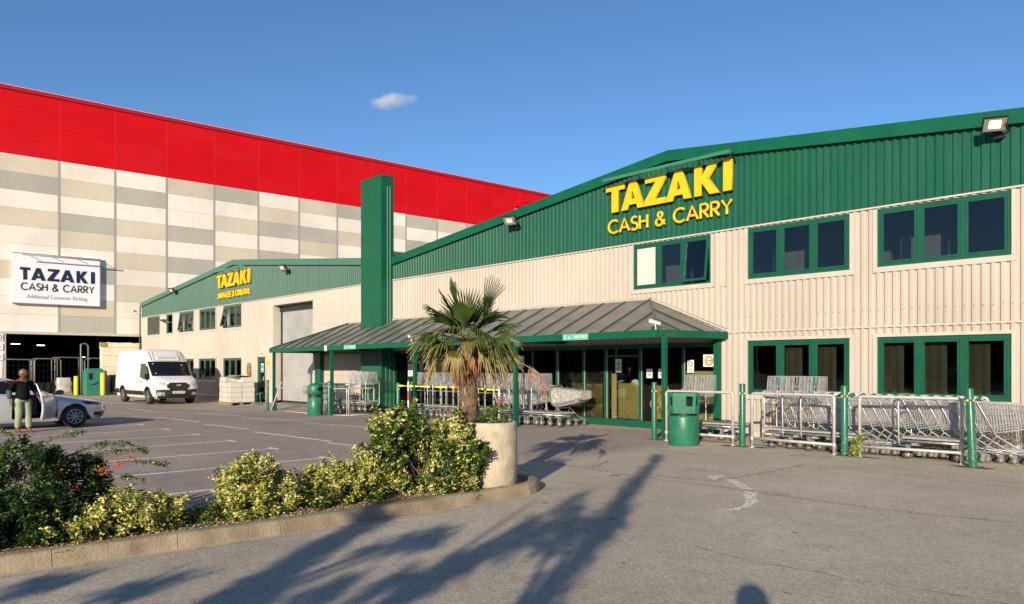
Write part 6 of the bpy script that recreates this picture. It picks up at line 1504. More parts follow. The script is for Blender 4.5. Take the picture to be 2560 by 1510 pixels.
    for s in (-1, 1):
        b2 = bmesh.new(); bmesh.ops.create_icosphere(b2, subdivisions=2, radius=1); mb.bm(b2, sm=True, M=Mh @ Matrix.Translation((.80, s*.38, .05)) @ Matrix.Diagonal((.10, .13, .07, 1)))
    mb.build('eye', mat('eye_dark', (.05,.04,.035), .2), head, base=(0,0,0))
    if mt.get('hair'):
        mb = MB(); bm = bmesh.new(); bmesh.ops.create_uvsphere(bm, u_segments=24, v_segments=14, radius=1)
        bmesh.ops.delete(bm, geom=[v for v in bm.verts if v.co.z < (.30 if v.co.x > .25 else -.35)], context='VERTS'); mb.bm(bm, sm=True, M=Mh @ Matrix.Diagonal((1.07, 1.09, 1.07, 1))); mb.build('hair', mt['hair'], t, base=(0,0,0))
    add_skin('jacket', skeleton(dict(pel=(.20,.165), wai=(.195,.155), che=(.205,.15), sho=(.15,.11), up=.08, el=.062, wr=.045, th=.1, kn=.07, an=.05, col=.088), ['torso']), mt['top'], t)
    add_skin('trousers', skeleton(dict(pel=(.135,.11), wai=(.1,.1), che=(.1,.1), sho=(.1,.1), up=.05, el=.05, wr=.05, th=.100, kn=.083, an=.072, col=.05), ['legs']), mt['legs'], t)
    for s in (1, -1):
        L = legs[s]; mb = MB(); rows = []
        for i in range(9):
            a = i/8; x = L[2][0]-.07+.27*a; w = .043*math.sin(math.pi*min(1, .25+a*.72))**.5+.004; h = .085-.05*a if a > .25 else .095
            rows.append([((x)*k, (L[2][1]+w*math.cos(b_))*k, max(0, h*.5+h*.5*math.sin(b_))*k) for b_ in [2*math.pi*q/10 for q in range(10)]])
        mb.grid(rows, 0, True, closed=True); mb.add(rows[0], [tuple(range(10))]); mb.add(rows[-1], [tuple(range(10))]); mb.build('shoe', mt['shoe'], t, base=(0,0,0))
    return t
sk1 = mat('skin_brown', (.20,.085,.040), .42, var=.08, scale=20, spec=.5)
MAN = person('bald man in a black jacket and pale olive trousers standing by the open car door', (-23.12, 3.98, 0), R(10), 1.67,
    armL=[(.0, .20, 1.37), (-.04, .27, 1.12), (.10, .31, .92)], armR=[(.0, -.20, 1.37), (-.05, -.27, 1.12), (.02, -.28, .87)], head_yaw=R(58),
    mats=dict(skin=sk1, top=mat('jacket_black', (.005,.005,.0055), .9, var=.3, scale=15, bump=.8, bscale=12, spec=.15), legs=mat('trouser_olive', (.30,.33,.20), .85, var=.12, scale=6, bump=.4, bscale=10), shoe=mat('shoe_brown', (.16,.05,.02), .5)), stride=.10)
MAN.scale = (1.10, 1.12, 1.0)
for s, A in ((1, [(-.04,.27,1.12),(.10,.31,.92)]), (-1, [(-.05,-.27,1.12),(.02,-.28,.87)])):
    a, b_ = Vector(A[0]), Vector(A[1]); d = b_-a; mb = MB(); mb.tube([a+d*.05, a+d*.45, a+d*.86], [.064, .058, .048], 10)
    mb.build('sleeve', mat('sleeve_pattern', (.025,.035,.06), .8, scale=60, col2=(.11,.12,.16)), MAN, base=(0,0,0))
mb = MB(); mb.tube([(.09,-.06,1.46),(.125,-.02,1.36),(.13,.0,1.30)], .012, 5); mb.tube([(.09,.06,1.46),(.125,.02,1.36),(.13,.0,1.30)], .012, 5); mb.build('collar', mat('collar_dark', (.03,.035,.045), .8), MAN, base=(0,0,0))
# the photographer, who stands at the viewpoint and throws the shadow at the bottom edge
person('photographer standing at the viewpoint whose head shadow falls at the bottom edge', (.34, -.34, 0), R(136), 1.97,
    armL=[(.0, .20, 1.37), (-.02, .26, 1.12), (.04, .25, .88)], armR=[(.0, -.20, 1.37), (-.02, -.26, 1.12), (.04, -.25, .88)],
    mats=dict(skin=mat('skin_light', (.45,.28,.20), .5), top=mat('coat_navy', (.02,.025,.05), .8), legs=mat('jeans', (.03,.04,.08), .8), shoe=M_black, hair=mat('hair_dark', (.015,.01,.008), .7)), stride=.02).scale = (1.2, 1.3, 1.04)

# ================================================================== PLANTING
def leafy(cluster_fn, n_tips, per, size, mats_w, rng, spread=.06, name='foliage', parent=None, elong=1.7, up=.35):
    """leaf rosettes round twig tips. cluster_fn(rng) -> (position, outward direction, tone shift)"""
    V, F, MI = [], [], []
    for _ in range(n_tips):
        p, d, tone = cluster_fn(rng); p = Vector(p); d = Vector(d).normalized(); d = (d+Vector((rng.gauss(0,.35), rng.gauss(0,.35), up+rng.gauss(0,.35)))).normalized()
        a = d.cross(Vector((0,0,1))); a = a.normalized() if a.length > 1e-3 else Vector((1,0,0)); b_ = d.cross(a)
        for k in range(per):
            ph = k*2.4+rng.random(); h = -spread*2*(k/per)+rng.gauss(0, .008); rad = Vector(a)*math.cos(ph)+Vector(b_)*math.sin(ph)
            base = p+d*h+rad*rng.uniform(0, .012); s = size*(rng.uniform(.45, 1.0) if rng.random() < .6 else rng.uniform(1.0, 1.55)); L = (rad*rng.uniform(.7, 1.1)+d*rng.uniform(.1, 1.0)).normalized(); Wd = L.cross(d); 
            if Wd.length < 1e-3: continue
            Wd.normalize(); N = Wd.cross(L); w = s/elong*.5; c_ = s*.12
            i0 = len(V); V += [base, base+L*s*.45+Wd*w+N*c_, base+L*s-N*c_*1.2, base+L*s*.45-Wd*w+N*c_]
            F += [(i0, i0+1, i0+2), (i0, i0+2, i0+3)]
            x = rng.random()+tone; acc = 0; mi = len(mats_w)-1
            for q, (m_, w_) in enumerate(mats_w):
                acc += w_
                if x < acc: mi = q; break
            MI += [mi, mi]
    me = bpy.data.meshes.new(name); off = parent_world(parent) if parent else Vector((0,0,0))
    me.from_pydata([v-off for v in V], [], F)
    for m_, _ in mats_w: me.materials.append(m_)
    me.polygons.foreach_set('material_index', MI); me.update()
    o = bpy.data.objects.new(name, me); C.objects.link(o)
    if parent: o.parent = parent
    return o
def leafmat(name, col, gloss=.35, tr=.25):
    m = mat(name, col, gloss, spec=.45); n = m.node_tree.nodes; l = m.node_tree.links; b = n['Principled BSDF']
    t = n.new('ShaderNodeBsdfTranslucent'); t.inputs[0].default_value = (min(1,col[0]*1.4), min(1,col[1]*1.5), col[2]*.7, 1); mx = n.new('ShaderNodeMixShader'); mx.inputs[0].default_value = tr
    l.new(b.outputs[0], mx.inputs[1]); l.new(t.outputs[0], mx.inputs[2]); l.new(mx.outputs[0], n['Material Output'].inputs[0]); return m
LG1 = leafmat('leaf_dark', (.018,.045,.012)); LG2 = leafmat('leaf_mid', (.040,.092,.018)); LG3 = leafmat('leaf_olive', (.11,.16,.03))
LY1 = leafmat('leaf_cream', (.70,.63,.28), .45, .2); LY2 = leafmat('leaf_yellow', (.54,.50,.07), .45, .25); LY3 = leafmat('leaf_lime', (.22,.30,.03)); LD = leafmat('leaf_dull', (.16,.19,.07), .5)
M_stem = mat('woody_stem', (.17,.10,.065), .85, var=.25, scale=14)
def lumps(blobs, zmin=.12, zone=None, nb=None, cl=.075, seed=1):
    """leaf rosettes gathered on many short branches, so that the crown has clumps, gaps and shade"""
    base = lumps0(blobs, zmin, zone)
    if not nb: return base
    rr = random.Random(seed); br = []
    for _ in range(nb):
        p, d, tone = base(rr); L = rr.uniform(.10, .24); dd = (Vector(d).normalized()+Vector((rr.gauss(0,.3), rr.gauss(0,.3), .45+rr.gauss(0,.3)))).normalized(); br.append((p-dd*L*.7, dd, L, tone+rr.gauss(0, .12), rr.uniform(.6, 1.3)))
    def fn(rng):
        b_ = br[int(rng.random()*len(br))]; s = rng.random()**.7; p = b_[0]+b_[1]*b_[2]*s; w = cl*b_[4]*(1-.55*s)
        q = p+Vector((rng.gauss(0, w*.55), rng.gauss(0, w*.55), rng.gauss(0, w*.5))); q.z = max(q.z, zmin-.01); return q, (q-p)*3+b_[1]*.08, b_[3]
    return fn
def lumps0(blobs, zmin=.12, zone=None):
    """random points near the surface of a union of ellipsoids: (cx,cy,cz,rx,ry,rz)"""
    def fn(rng):
        for _ in range(60):
            b_ = rng.choices(blobs, weights=[q[3]*q[4]+q[3]*q[5] for q in blobs])[0]
            d = Vector((rng.gauss(0,1), rng.gauss(0,1), rng.gauss(0,1))).normalized(); k = rng.random()**.28
            nn = 1+.22*noise.noise(d*2.3+Vector(b_[:3]))
            p = Vector((b_[0]+d.x*b_[3]*k*nn, b_[1]+d.y*b_[4]*k*nn, b_[2]+d.z*b_[5]*k*nn))
            if p.z < zmin: continue
            inside = sum(1 for q in blobs if ((p.x-q[0])/q[3])**2+((p.y-q[1])/q[4])**2+((p.z-q[2])/q[5])**2 < .40)
            if inside > 0 and rng.random() < .75: continue
            tone = zone(p) if zone else 0
            return p, (p-Vector((b_[0], b_[1], b_[2]-.15))), tone
        return p, d, 0
    return fn
def stems(mb, root, tips, r=.012, rng=random):
    for t_ in tips:
        a, b_ = Vector(root)+Vector((rng.uniform(-.08,.08), rng.uniform(-.08,.08), 0)), Vector(t_); m1 = a.lerp(b_, .35)+Vector((rng.uniform(-.06,.06), rng.uniform(-.06,.06), .05)); m2 = a.lerp(b_, .7)+Vector((rng.uniform(-.04,.04), rng.uniform(-.04,.04), .04))
        mb.tube([a, m1, m2, b_], [r, r*.8, r*.55, r*.25], 5)
def shrub(name, label, base, blobs, n, per, size, mw, seed, zone=None, spread=.055, stem_n=14, up=.35, nb=190):
    rng = random.Random(seed); t = thing(name, label, 'shrub', base, 'shrubs in the kerbed bed')
    leafy(lumps(blobs, zone=zone, nb=nb, seed=seed), n, per, size, mw, rng, spread, 'foliage', t, up=up)
    mb = MB(); fn = lumps(blobs); stems(mb, base, [fn(rng)[0] for _ in range(stem_n)], .011, rng); mb.build('stems', M_stem, t)
    return t, rng
# dark firethorn at the left edge
PYB = [(-8.00,1.35,.60,.42,.45,.50),(-8.25,1.75,.55,.40,.45,.42),(-8.35,.95,.70,.35,.45,.45),(-8.05,.75,.55,.40,.40,.46),(-8.10,2.05,.34,.36,.34,.28),(-7.85,1.7,.32,.30,.40,.26),(-8.2,.1,.7,.4,.5,.55),(-7.85,1.25,.36,.26,.45,.26)]
PY, rg = shrub('firethorn_shrub', 'dark green firethorn with orange red berries at the left end of the bed', (-8.1, 1.2, .12), PYB, 5400, 12, .034, [(LG1,.64),(LG2,.28),(LG3,.05),(LY3,.03)], 3, spread=.06, stem_n=30, nb=560)
def spray(pts, parent, rng, mw, dens=26, size=.024):
    """one long shoot with leaves along it"""
    pts = [Vector(p) for p in pts]; mb = MB(); mb.tube(pts, [.006-.004*i/(len(pts)-1) for i in range(len(pts))], 4); mb.build('shoot', M_stem, parent)
    def fn(r_):
        s = r_.random()*(len(pts)-1); i = min(len(pts)-2, int(s)); p = pts[i].lerp(pts[i+1], s-i); return p+Vector((r_.gauss(0,.012), r_.gauss(0,.012), r_.gauss(0,.012))), pts[i+1]-pts[i]+Vector((r_.gauss(0,.1), r_.gauss(0,.1), .05)), 0
    leafy(fn, dens, 6, size, mw, rng, .02, 'shoot_leaves', parent)
mwp = [(LG2,.45),(LG3,.35),(LY3,.2)]
spray([(-8.25,1.75,.85),(-8.05,2.0,.98),(-7.97,2.25,.98),(-7.95,2.44,.88)], PY, rg, mwp, 70); spray([(-8.2,1.8,.75),(-8.0,2.2,.80),(-7.95,2.45,.78),(-7.9,2.62,.74)], PY, rg, mwp, 45); spray([(-8.0,1.2,.95),(-7.9,1.3,1.10),(-7.95,1.15,1.24),(-8.0,1.05,1.34)], PY, rg, mwp, 55)
spray([(-8.0,1.35,.95),(-7.9,1.65,1.10),(-7.85,1.85,1.13)], PY, rg, mwp, 40); spray([(-8.2,1.8,.8),(-8.05,2.15,.90),(-8.0,2.45,.90)], PY, rg, mwp, 60); spray([(-8.1,1.9,.6),(-7.9,2.2,.66),(-7.85,2.4,.62)], PY, rg, mwp, 40)
rng = random.Random(8)
for c_, n_ in (((-7.86,2.14,.80), 24), ((-7.84,2.26,.84), 16), ((-7.88,2.02,.75), 20), ((-7.78,1.78,.60), 14), ((-7.80,1.66,.79), 6)):
    mb = MB()
    for _ in range(n_):
        p = Vector(c_)+Vector((rng.gauss(0,.02), rng.gauss(0,.035), rng.gauss(0,.022))); bm = bmesh.new(); bmesh.ops.create_icosphere(bm, subdivisions=1, radius=.0075); mb.bm(bm, m=0 if rng.random() < .7 else 1, sm=True, M=Matrix.Translation(p))
    mb.build('berry_cluster', [mat('berry_red', (.72,.05,.01), .3), mat('berry_orange', (.85,.20,.02), .3)], PY)
VAR = [(LG1,.10),(LG2,.17),(LY3,.13),(LY2,.24),(LY1,.36)]
shrub('spindle_shrub', 'small cream edged shrub against the firethorn behind the first kerb joint', (-7.75, 2.15, .12), [(-7.70,2.12,.36,.28,.33,.24),(-7.66,2.42,.32,.24,.28,.22),(-7.62,1.75,.24,.2,.33,.15)], 800, 11, .036, VAR, 21, zone=lambda p: -.3*(p.z < .25))
shrub('spindle_shrub', 'bushy cream and yellow shrub on its own in the gravel gap, second from the left', (-7.78, 3.55, .12), [(-7.80,3.38,.45,.32,.34,.33),(-7.75,3.72,.38,.30,.26,.26),(-7.62,3.5,.28,.24,.42,.18),(-7.85,3.2,.26,.24,.24,.16),(-7.9,3.62,.62,.2,.22,.16)], 1300, 11, .036, VAR, 22)
shrub('spindle_shrub', 'middle cream leaved shrub with greener lower leaves', (-7.80, 4.35, .12), [(-7.85,4.25,.36,.28,.24,.22),(-7.80,4.52,.43,.26,.24,.26),(-7.65,4.35,.26,.22,.40,.16)], 1000, 11, .038, VAR, 23, zone=lambda p: -.35*(p.z < .36))
shrub('spindle_shrub', 'cream leaved shrub touching the tall hedge left of the planter', (-7.80, 4.98, .12), [(-7.82,4.95,.44,.28,.32,.28),(-7.66,4.85,.30,.22,.38,.18)], 800, 11, .038, VAR, 24, zone=lambda p: -.3*(p.z < .34))
shrub('spindle_shrub', 'low dark green seedling shrub in the shaded gap of the bed', (-7.75, 2.85, .12), [(-7.78,2.85,.20,.20,.30,.10),(-7.62,3.02,.17,.13,.2,.07)], 260, 9, .030, [(LG1,.3),(LG2,.4),(LY3,.3)], 25)
HB = [(-7.32,6.22,.62,.16,.22,.22),(-7.60,5.05,.75,.22,.24,.26),(-7.9,5.5,1.0,.24,.40,.22),(-7.70,5.45,.48,.34,.34,.44),(-7.55,5.95,.52,.30,.36,.46),(-7.75,5.75,.86,.32,.40,.28),(-7.62,6.15,.84,.26,.28,.26),(-7.42,6.18,.50,.18,.24,.40),(-7.75,5.15,.60,.26,.26,.40),(-7.42,5.85,.30,.18,.35,.20),(-7.85,5.35,1.0,.22,.28,.18),(-7.35,6.12,.18,.14,.2,.12)]
MIXH = [(LG1,.22),(LG2,.34),(LG3,.16),(LY3,.10),(LY2,.12),(LY1,.06)]
def hz(p):
    q = noise.noise(Vector((p.x*2.0, p.y*2.4, p.z*2.8))); return max(-.1, .75*q+.10*(p.y > 5.5))
HG, rg = shrub('hedge_shrub', 'tall mixed green and golden shrub leaning on the round concrete planter', (-7.65, 5.7, .12), HB, 3500, 11, .046, MIXH, 26, zone=hz, spread=.06, stem_n=44, nb=420)
for pts in ([(-7.9,5.3,1.05),(-7.95,5.2,1.16),(-8.0,5.15,1.26)], [(-7.8,5.6,1.1),(-7.8,5.6,1.22),(-7.75,5.65,1.33)], [(-7.7,6.0,1.0),(-7.6,6.15,1.12),(-7.55,6.25,1.20)], [(-7.35,6.2,.25),(-7.15,6.15,.16),(-7.08,6.1,.08)], [(-7.4,6.0,.3),(-7.2,6.0,.15),(-7.12,6.0,.05)]): spray(pts, HG, rg, MIXH, 26, .036)

# concrete planter with a fan palm
PCX, PCY, PR = -7.55, 6.76, .365
PT = thing('planter', 'tall round weathered concrete planter at the tip of the kerbed bed', 'planter', (PCX, PCY, .12))
mb = MB(); prof = [(PR-.02, .12), (PR, .14), (PR+.004, .5), (PR, .96), (PR-.012, .985), (PR-.05, .99), (PR-.06, .96), (PR-.06, .84)]
mb.lathe(prof, 48, (PCX, PCY, 0)); mb.build('concrete_ring', mat('planter_concrete', (.36,.30,.20), .88, scale=5.5, col2=(.56,.485,.36), bump=.5, bscale=30), PT)
mb = MB(); mb.lathe([(0, .90), (PR-.06, .89)], 24, (PCX, PCY, 0)); mb.build('soil', M_soil, PT)
rng = random.Random(31)
t = thing('small_weed', 'leafy weeds growing in the top of the planter round the palm trunk', 'plant', (PCX, PCY, .86))
def wf(r_):
    a = r_.uniform(0, 6.28); d = r_.uniform(.05, .30); return (PCX+d*math.cos(a), PCY+d*math.sin(a), .90+r_.random()**2*.30), (math.cos(a), math.sin(a), .6), 0
leafy(wf, 220, 8, .034, [(LG2,.5),(LG3,.3),(LY3,.2)], rng, .05, 'leaves', t)
for a in (-.6, .3, 2.2): spray([(PCX+.2*math.cos(a), PCY+.2*math.sin(a), .9), (PCX+.27*math.cos(a), PCY+.27*math.sin(a), 1.1), (PCX+.30*math.cos(a), PCY+.30*math.sin(a), 1.32)], t, rng, [(LG2,.6),(LG3,.4)], 16, .034)
PALM = thing('fan_palm', 'fan palm with a shaggy brown trunk growing in the round concrete planter', 'palm tree', (PCX-.03, PCY-.10, .88))
TX, TY = PCX-.20, PCY-.24
rng = random.Random(12)
mb = MB(); rows = []
for i in range(34):
    z = .86+1.24*i/33; r = .092+.034*math.sin(min(1, i/22)*math.pi)*1.0+(.03 if i > 24 else 0)*(1-(i-24)/12 if i > 24 else 0); cx_ = TX+.02*math.sin(i*.2); row = []
    for j in range(22):
        a = 2*math.pi*j/22; nn = .014*noise.noise((math.cos(a)*3, math.sin(a)*3, z*9))+.012*((i*7+j*3) % 5 == 0); row.append((cx_+(r+nn)*math.cos(a), TY+(r+nn)*math.sin(a), z))
    rows.append(row)
mb.grid(rows, 0, True, closed=True); mb.build('trunk', mat('palm_fibre', (.085,.048,.027), .95, scale=11, col2=(.21,.13,.075), bump=1.0, bscale=24), PALM)
mb = MB()
for i in range(46):                     # cut leaf bases and fibre collars
    z = .92+1.05*i/46; a = i*2.39996+rng.uniform(-.2,.2); r0 = .095+.025*math.sin((z-.86)/1.1*math.pi); d = Vector((math.cos(a), math.sin(a), 0)); s = Vector((-math.sin(a), math.cos(a), 0)); p = Vector((TX, TY, z))+d*r0; L = rng.uniform(.07, .15) if rng.random() < .5 else rng.uniform(.04,.07)
    w = rng.uniform(.010, .018); q = p+d*L*.38+Vector((0,0,L)); mb.add([p-s*w, p+s*w, q+s*w*.6, q-s*w*.6, p-s*w-d*.02-Vector((0,0,.02)), p+s*w-d*.02-Vector((0,0,.02))], [(0,1,2,3),(4,5,1,0)], 0 if rng.random() < .35 else 1)
for i in range(240):
    z = rng.uniform(.9, 2.02); a = rng.uniform(0, 6.28); d = Vector((math.cos(a), math.sin(a), 0)); p = Vector((TX, TY, z))+d*.105; q = p+d*rng.uniform(.0,.05)+Vector((rng.uniform(-.05,.05), rng.uniform(-.05,.05), rng.uniform(-.06,.06))); mb.tube([p, p.lerp(q, .5)+d*.012, q], .003, 3, 1, cap=False)
_f = mb.build('trunk_fibre', [mat('cut_base', (.42,.33,.23), .8), mat('fibre_brown', (.16,.09,.05), .95, var=.3, scale=30)], PALM); _f['kind'] = 'stuff'
PG1 = leafmat('palm_green', (.048,.080,.013), .35, .15); PG2 = leafmat('palm_olive', (.115,.125,.025), .4, .15); PG3 = leafmat('palm_tip', (.34,.27,.10), .6, .1); PB = leafmat('palm_dead', (.34,.20,.10), .8, .1); PB2 = leafmat('palm_rust', (.38,.17,.08), .8, .1)
def fan(az, el, plen, blen, mats_i, droop=.25, seg=34, span=300, roll=0.0):
    """petiole from the crown, then segments fanned round its end"""
    mbp, mbl = FP, FL; o = Vector((TX, TY, 2.10)); d = Vector((math.cos(az)*math.cos(el), math.sin(az)*math.cos(el), math.sin(el))); side = Vector((-math.sin(az), math.cos(az), 0)); up = d.cross(side)*-1
    if up.z < 0: up = -up
    sag = Vector((0,0,-droop*plen*.35)); h = o+d*plen+sag; mbp.tube([o+d*.03, o+d*plen*.5-sag*-.2, h], [.011, .008, .006], 5, mats_i[3])
    d2 = (d+Vector((0,0,-droop*.55))).normalized(); side = (side*math.cos(roll)+up*math.sin(roll)).normalized(); nrm = side.cross(d2).normalized()
    if nrm.z < 0 and el > -.3: nrm = -nrm
    for k in range(seg):
        a = R(-span/2+span*k/(seg-1)); c_ = math.cos(a); L = blen*(.62+.38*max(0, math.cos(a*.5)))*rng.uniform(.9, 1.05); dv = (d2*c_+side*math.sin(a)+nrm*.14).normalized(); w = .0085+.003*c_; wv = nrm.cross(dv).normalized(); fold = nrm*.006
        bend = droop*rng.uniform(.5, 1.5); pts = [h+dv*L*f+Vector((0,0,-1))*L*bend*f**2.6*(1.1 if f > .6 else .5) for f in (.02, .30, .60, .82, 1.0)]; ws = (.004, w, w*.95, w*.62, .001)
        i0 = len(mbl.v); 
        for p, ww in zip(pts, ws): mbl.v += [tuple(p-wv*ww-fold), tuple(p+fold*.4), tuple(p+wv*ww-fold)]
        for i in range(4):
            m_ = mats_i[0] if i < 2 else (mats_i[1] if i == 2 else (mats_i[2] if rng.random() < .5 else mats_i[1]))
            for j in (0, 1): mbl.f.append((i0+i*3+j, i0+i*3+j+1, i0+i*3+j+4, i0+i*3+j+3)); mbl.m.append(m_); mbl.sm.append(False)
PMATS = [PG1, PG2, PG3, PB, PB2]
def emit_frond(name):
    b0 = len(FL.v); FL.v += FP.v; FL.f += [tuple(i+b0 for i in f) for f in FP.f]; FL.m += FP.m; FL.sm += FP.sm; FL.build(name, PMATS, PALM, fix=False)
CA = math.atan2(-TY, -TX)                # azimuth towards the viewpoint; +90 deg is the photo's right hand side
for (az, el, pl, bl, dr, ton, sp) in ((180,84,.26,.56,.03,0,110),(72,60,.50,.58,.04,0,60),(-78,66,.46,.56,.05,0,70),(-25,66,.26,.56,.03,0,80),(150,58,.36,.52,.08,0,110),
    (-95,42,.46,.50,.18,0,110),(100,30,.42,.50,.26,0,120),(-60,36,.36,.48,.16,0,130),(35,40,.34,.46,.16,0,140),(200,36,.42,.50,.15,0,120),(-140,40,.42,.50,.18,0,120),
    (-75,54,.38,.54,.10,0,80),(75,46,.36,.50,.3,0,90),(-35,24,.36,.46,.44,1,110),(30,22,.34,.42,.5,0,110),(70,18,.40,.46,.36,1,140),(-70,20,.40,.48,.34,0,140),(-88,10,.46,.46,.45,1,150),(88,4,.44,.42,.55,1,150),(-50,8,.38,.36,.6,1,140),(15,10,.32,.34,.6,1,140),(58,2,.38,.34,.7,1,140),(130,4,.44,.44,.5,1,150),(-130,6,.44,.44,.5,1,150),(170,2,.4,.44,.5,1,150),
    (-100,-12,.40,.30,.8,2,130),(-28,-14,.30,.27,.85,2,120),(40,-14,.30,.26,.9,2,120),(100,-16,.38,.30,.9,2,130),(165,-20,.3,.3,.9,2,130),(-160,-18,.3,.3,.9,2,130)):
    FP, FL = MB(), MB(); tone = ((0,0,1,1),(0,1,2,1),(1,2,3,3))[ton]
    fan(CA+R(az+rng.uniform(-8,8)), R(el+rng.uniform(-4,4)), pl*.90, bl*.94, tone, dr, max(9, int(sp/5.2)), sp, rng.uniform(-.5,.5)); emit_frond('frond')
for k in range(9):                       # dead hanging fronds, close to the trunk
    az = 2*math.pi*k/9+rng.uniform(-.2,.2); FP, FL = MB(), MB(); fan(az, R(-56+rng.uniform(-14, 14)), rng.uniform(.12,.20), rng.uniform(.16,.26), (3, 4, 3, 4), .85, 9, 70, rng.uniform(-.6,.6)); emit_frond('dead_frond')
# a long half-dead frond out to the right over the canopy post
FP, FL = MB(), MB(); fan(CA+R(84), R(-6), .86, .30, (3, 4, 3, 3), .95, 16, 200, .2); emit_frond('dead_frond')

# weeds at the bollard
t = thing('small_weed', 'straggly weed with a few yellow leaves at the foot of the scuffed bollard', 'plant', (-5.70, 14.55, 0)); rng = random.Random(5)
def wf2(r_): z = r_.random(); a = r_.uniform(0, 6.28); d = r_.uniform(0, .20)*(1-z*.6); return (-5.68+d*math.cos(a)+.05*z, 14.52+d*math.sin(a)*.5, .03+z*.42), (math.cos(a), math.sin(a), .7), 0
leafy(wf2, 70, 7, .05, [(LG3,.4),(LY3,.35),(LY2,.15),(LY1,.1)], rng, .05, 'leaves', t, elong=2.6)
mb = MB(); stems(mb, (-5.7, 14.52, 0), [wf2(rng)[0] for _ in range(9)], .006, rng); mb.build('stems', M_stem, t)
MR = thing('wall_ornament', 'brown oval ornament hanging on the wall left of the side door', 'ornament', (-38.35, WV-.06, 1.5))
mb = MB(); bm = bmesh.new(); bmesh.ops.create_icosphere(bm, subdivisions=3, radius=1)
for v in bm.verts: v.co *= 1+.18*noise.noise(v.co*3)
mb.bm(bm, sm=True, M=Matrix.Translation((-38.35, WV-.08, 1.55)) @ Matrix.Diagonal((.24, .07, .40, 1))); mb.build('carving', mat('carving', (.16,.10,.03), .7, scale=8, col2=(.32,.22,.07)), MR)

# ------------------------------------------------------------------ trees behind the viewpoint; their shadows lie across the foreground
PERP = Vector((.870, .493, 0)); T18 = math.tan(R(SUN_EL))
def shadow_pt(lat, along, base_along):
    """point in the air above the tree line whose shadow lands at (lat, along)"""
    h = (along-base_along)*T18; p = PERP*lat+SH*base_along; return Vector((p.x, p.y, h))
def street_tree(label, lat, base_al, clumps, seed, trunk_r=.11, htop=None):
    rng = random.Random(seed); b = PERP*lat+SH*base_al; t = thing('tree', label, 'tree', (b.x, b.y, 0), 'trees behind the viewpoint')
    top = htop or max((al-base_al)*T18 for _, al, *_ in clumps); mb = MB()
    mb.tube([(b.x, b.y, 0), (b.x+.05, b.y, top*.35), (b.x-.03, b.y+.04, top*.7), (b.x, b.y, top)], [trunk_r*1.3, trunk_r, trunk_r*.75, trunk_r*.3], 10)
    for (la, al, r1, r2, n_) in clumps:
        p = shadow_pt(la, al, base_al); z0 = max(.8, p.z-1.0-abs(la-lat)*.5); m_ = Vector((b.x, b.y, z0)).lerp(p, .5)+Vector((0,0,.15)); mb.tube([(b.x, b.y, z0), m_, p], [.045, .03, .012], 6)
    mb.build('trunk', mat('bark', (.10,.075,.05), .95, var=.3, scale=9, bump=.6), t)
    V = MB(); ax = SH*math.sin(R(SUN_EL))*1.0+Vector((0,0,math.cos(R(SUN_EL)))) 
    for (la, al, r1, r2, n_) in clumps:
        p = shadow_pt(la, al, base_al); blades = n_
        for _ in range(blades):
            u_, v_, w_ = rng.gauss(0, .42), rng.gauss(0, .42), rng.gauss(0, .4); c_ = p+PERP*u_*r1+Vector((0,0,1))*v_*r2*1.0+SH*w_*r1
            d = Vector((rng.gauss(0,1), rng.gauss(0,1), rng.gauss(0,1)-.5)).normalized(); s_ = d.cross(Vector((rng.gauss(0,1), rng.gauss(0,1), rng.gauss(0,1)))).normalized(); L = rng.uniform(.10, .22); w = rng.uniform(.015, .035)
            V.add([c_, c_+d*L*.5+s_*w, c_+d*L, c_+d*L*.5-s_*w], [(0,1,2,3)], rng.randrange(2))
    V.build('crown', [LG2, LG1], t, fix=False)
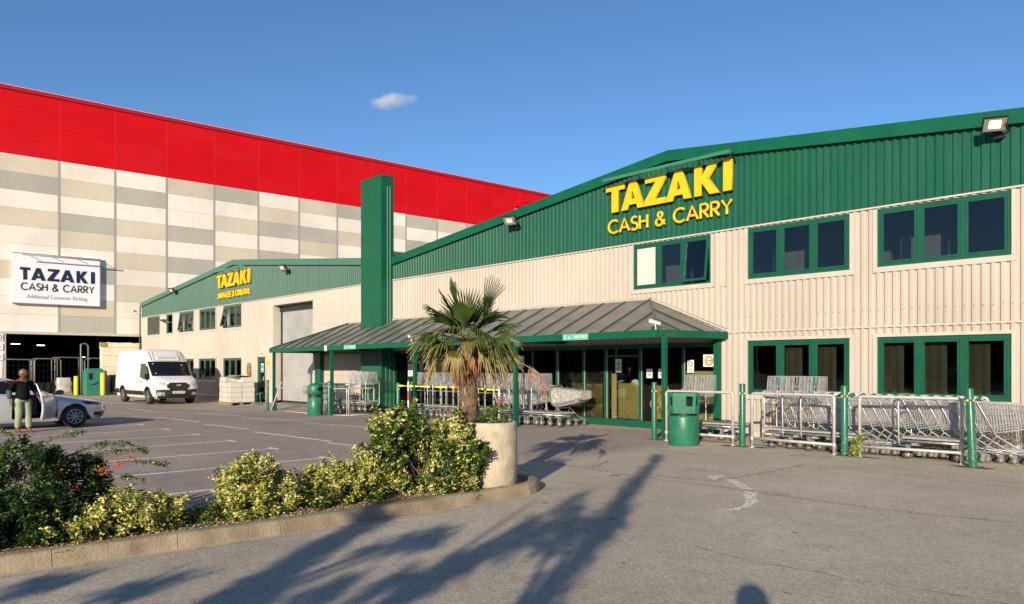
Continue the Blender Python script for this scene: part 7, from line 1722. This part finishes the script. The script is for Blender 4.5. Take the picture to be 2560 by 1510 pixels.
street_tree('slender young tree behind the viewpoint whose straight shadow crosses the forecourt', -1.38, -4.0, [(-1.45,14.3,.07,.25,84),(-1.42,12.8,.08,.5,126),(-1.45,11.2,.10,.5,168),(-1.42,9.6,.12,.5,189),(-1.36,8.3,.22,.30,231),(-1.62,7.9,.22,.25,168),(-1.35,6.8,.12,.5,189),(-1.72,6.9,.16,.12,75),(-1.40,5.2,.12,.5,147)], 41, .045)
street_tree('leafy tree behind the viewpoint throwing the wide feathery shadow near the kerb', -2.5, -6.0, [(-2.02,9.3,.10,.30,73),(-1.88,8.5,.13,.35,117),(-2.18,7.9,.10,.25,88),(-1.98,7.3,.14,.26,117),(-2.22,6.6,.15,.24,132),(-2.36,6.0,.14,.20,124),(-2.68,5.45,.14,.18,117),(-3.05,5.05,.15,.16,117),(-3.45,4.7,.16,.16,117)], 42, .05)
street_tree('spreading tree behind the viewpoint whose shadow reaches the kerb at the left', -3.75, -5.0, [(-3.98,7.9,.11,.3,130),(-3.92,7.2,.13,.3,170),(-3.82,6.4,.14,.28,190),(-3.72,5.6,.15,.25,200),(-3.62,4.9,.14,.2,160),(-2.95,7.0,.17,.16,150),(-3.15,6.8,.15,.14,100),(-3.3,6.4,.11,.14,60),(-4.5,4.75,.20,.15,150),(-5.3,4.6,.18,.12,100)], 43, .045)

# unseen tree belt, added to darken the ground floor window reflections and canopy fill
bt = MB(); rows = []
for i in range(90):
    a = R(-62+i*172/89); r = 62; x, y = r*math.sin(a)*1.3+6, -r*math.cos(a)*1.0+12
    rows.append([(x+2.5*noise.noise((i*.7, j*.9, 0)), y+2.5*noise.noise((i*.7, j*.9, 5)), h_*(1+.35*noise.noise((i*.33, 2, j*.2)))) for j, h_ in enumerate((-.2, 1.5, 3.2, 5.0, 6.6, 7.4))])
bt.grid(rows, 0, False)
wo = bt.build('added_woodland', mat('added_foliage', (.015,.024,.010), .9, var=.6, scale=1.2, bump=1, bscale=3)); wo['kind'] = 'stuff'; wo['label'] = 'unseen belt of trees added behind the viewpoint to darken the window reflections'; wo['category'] = 'added_woodland'
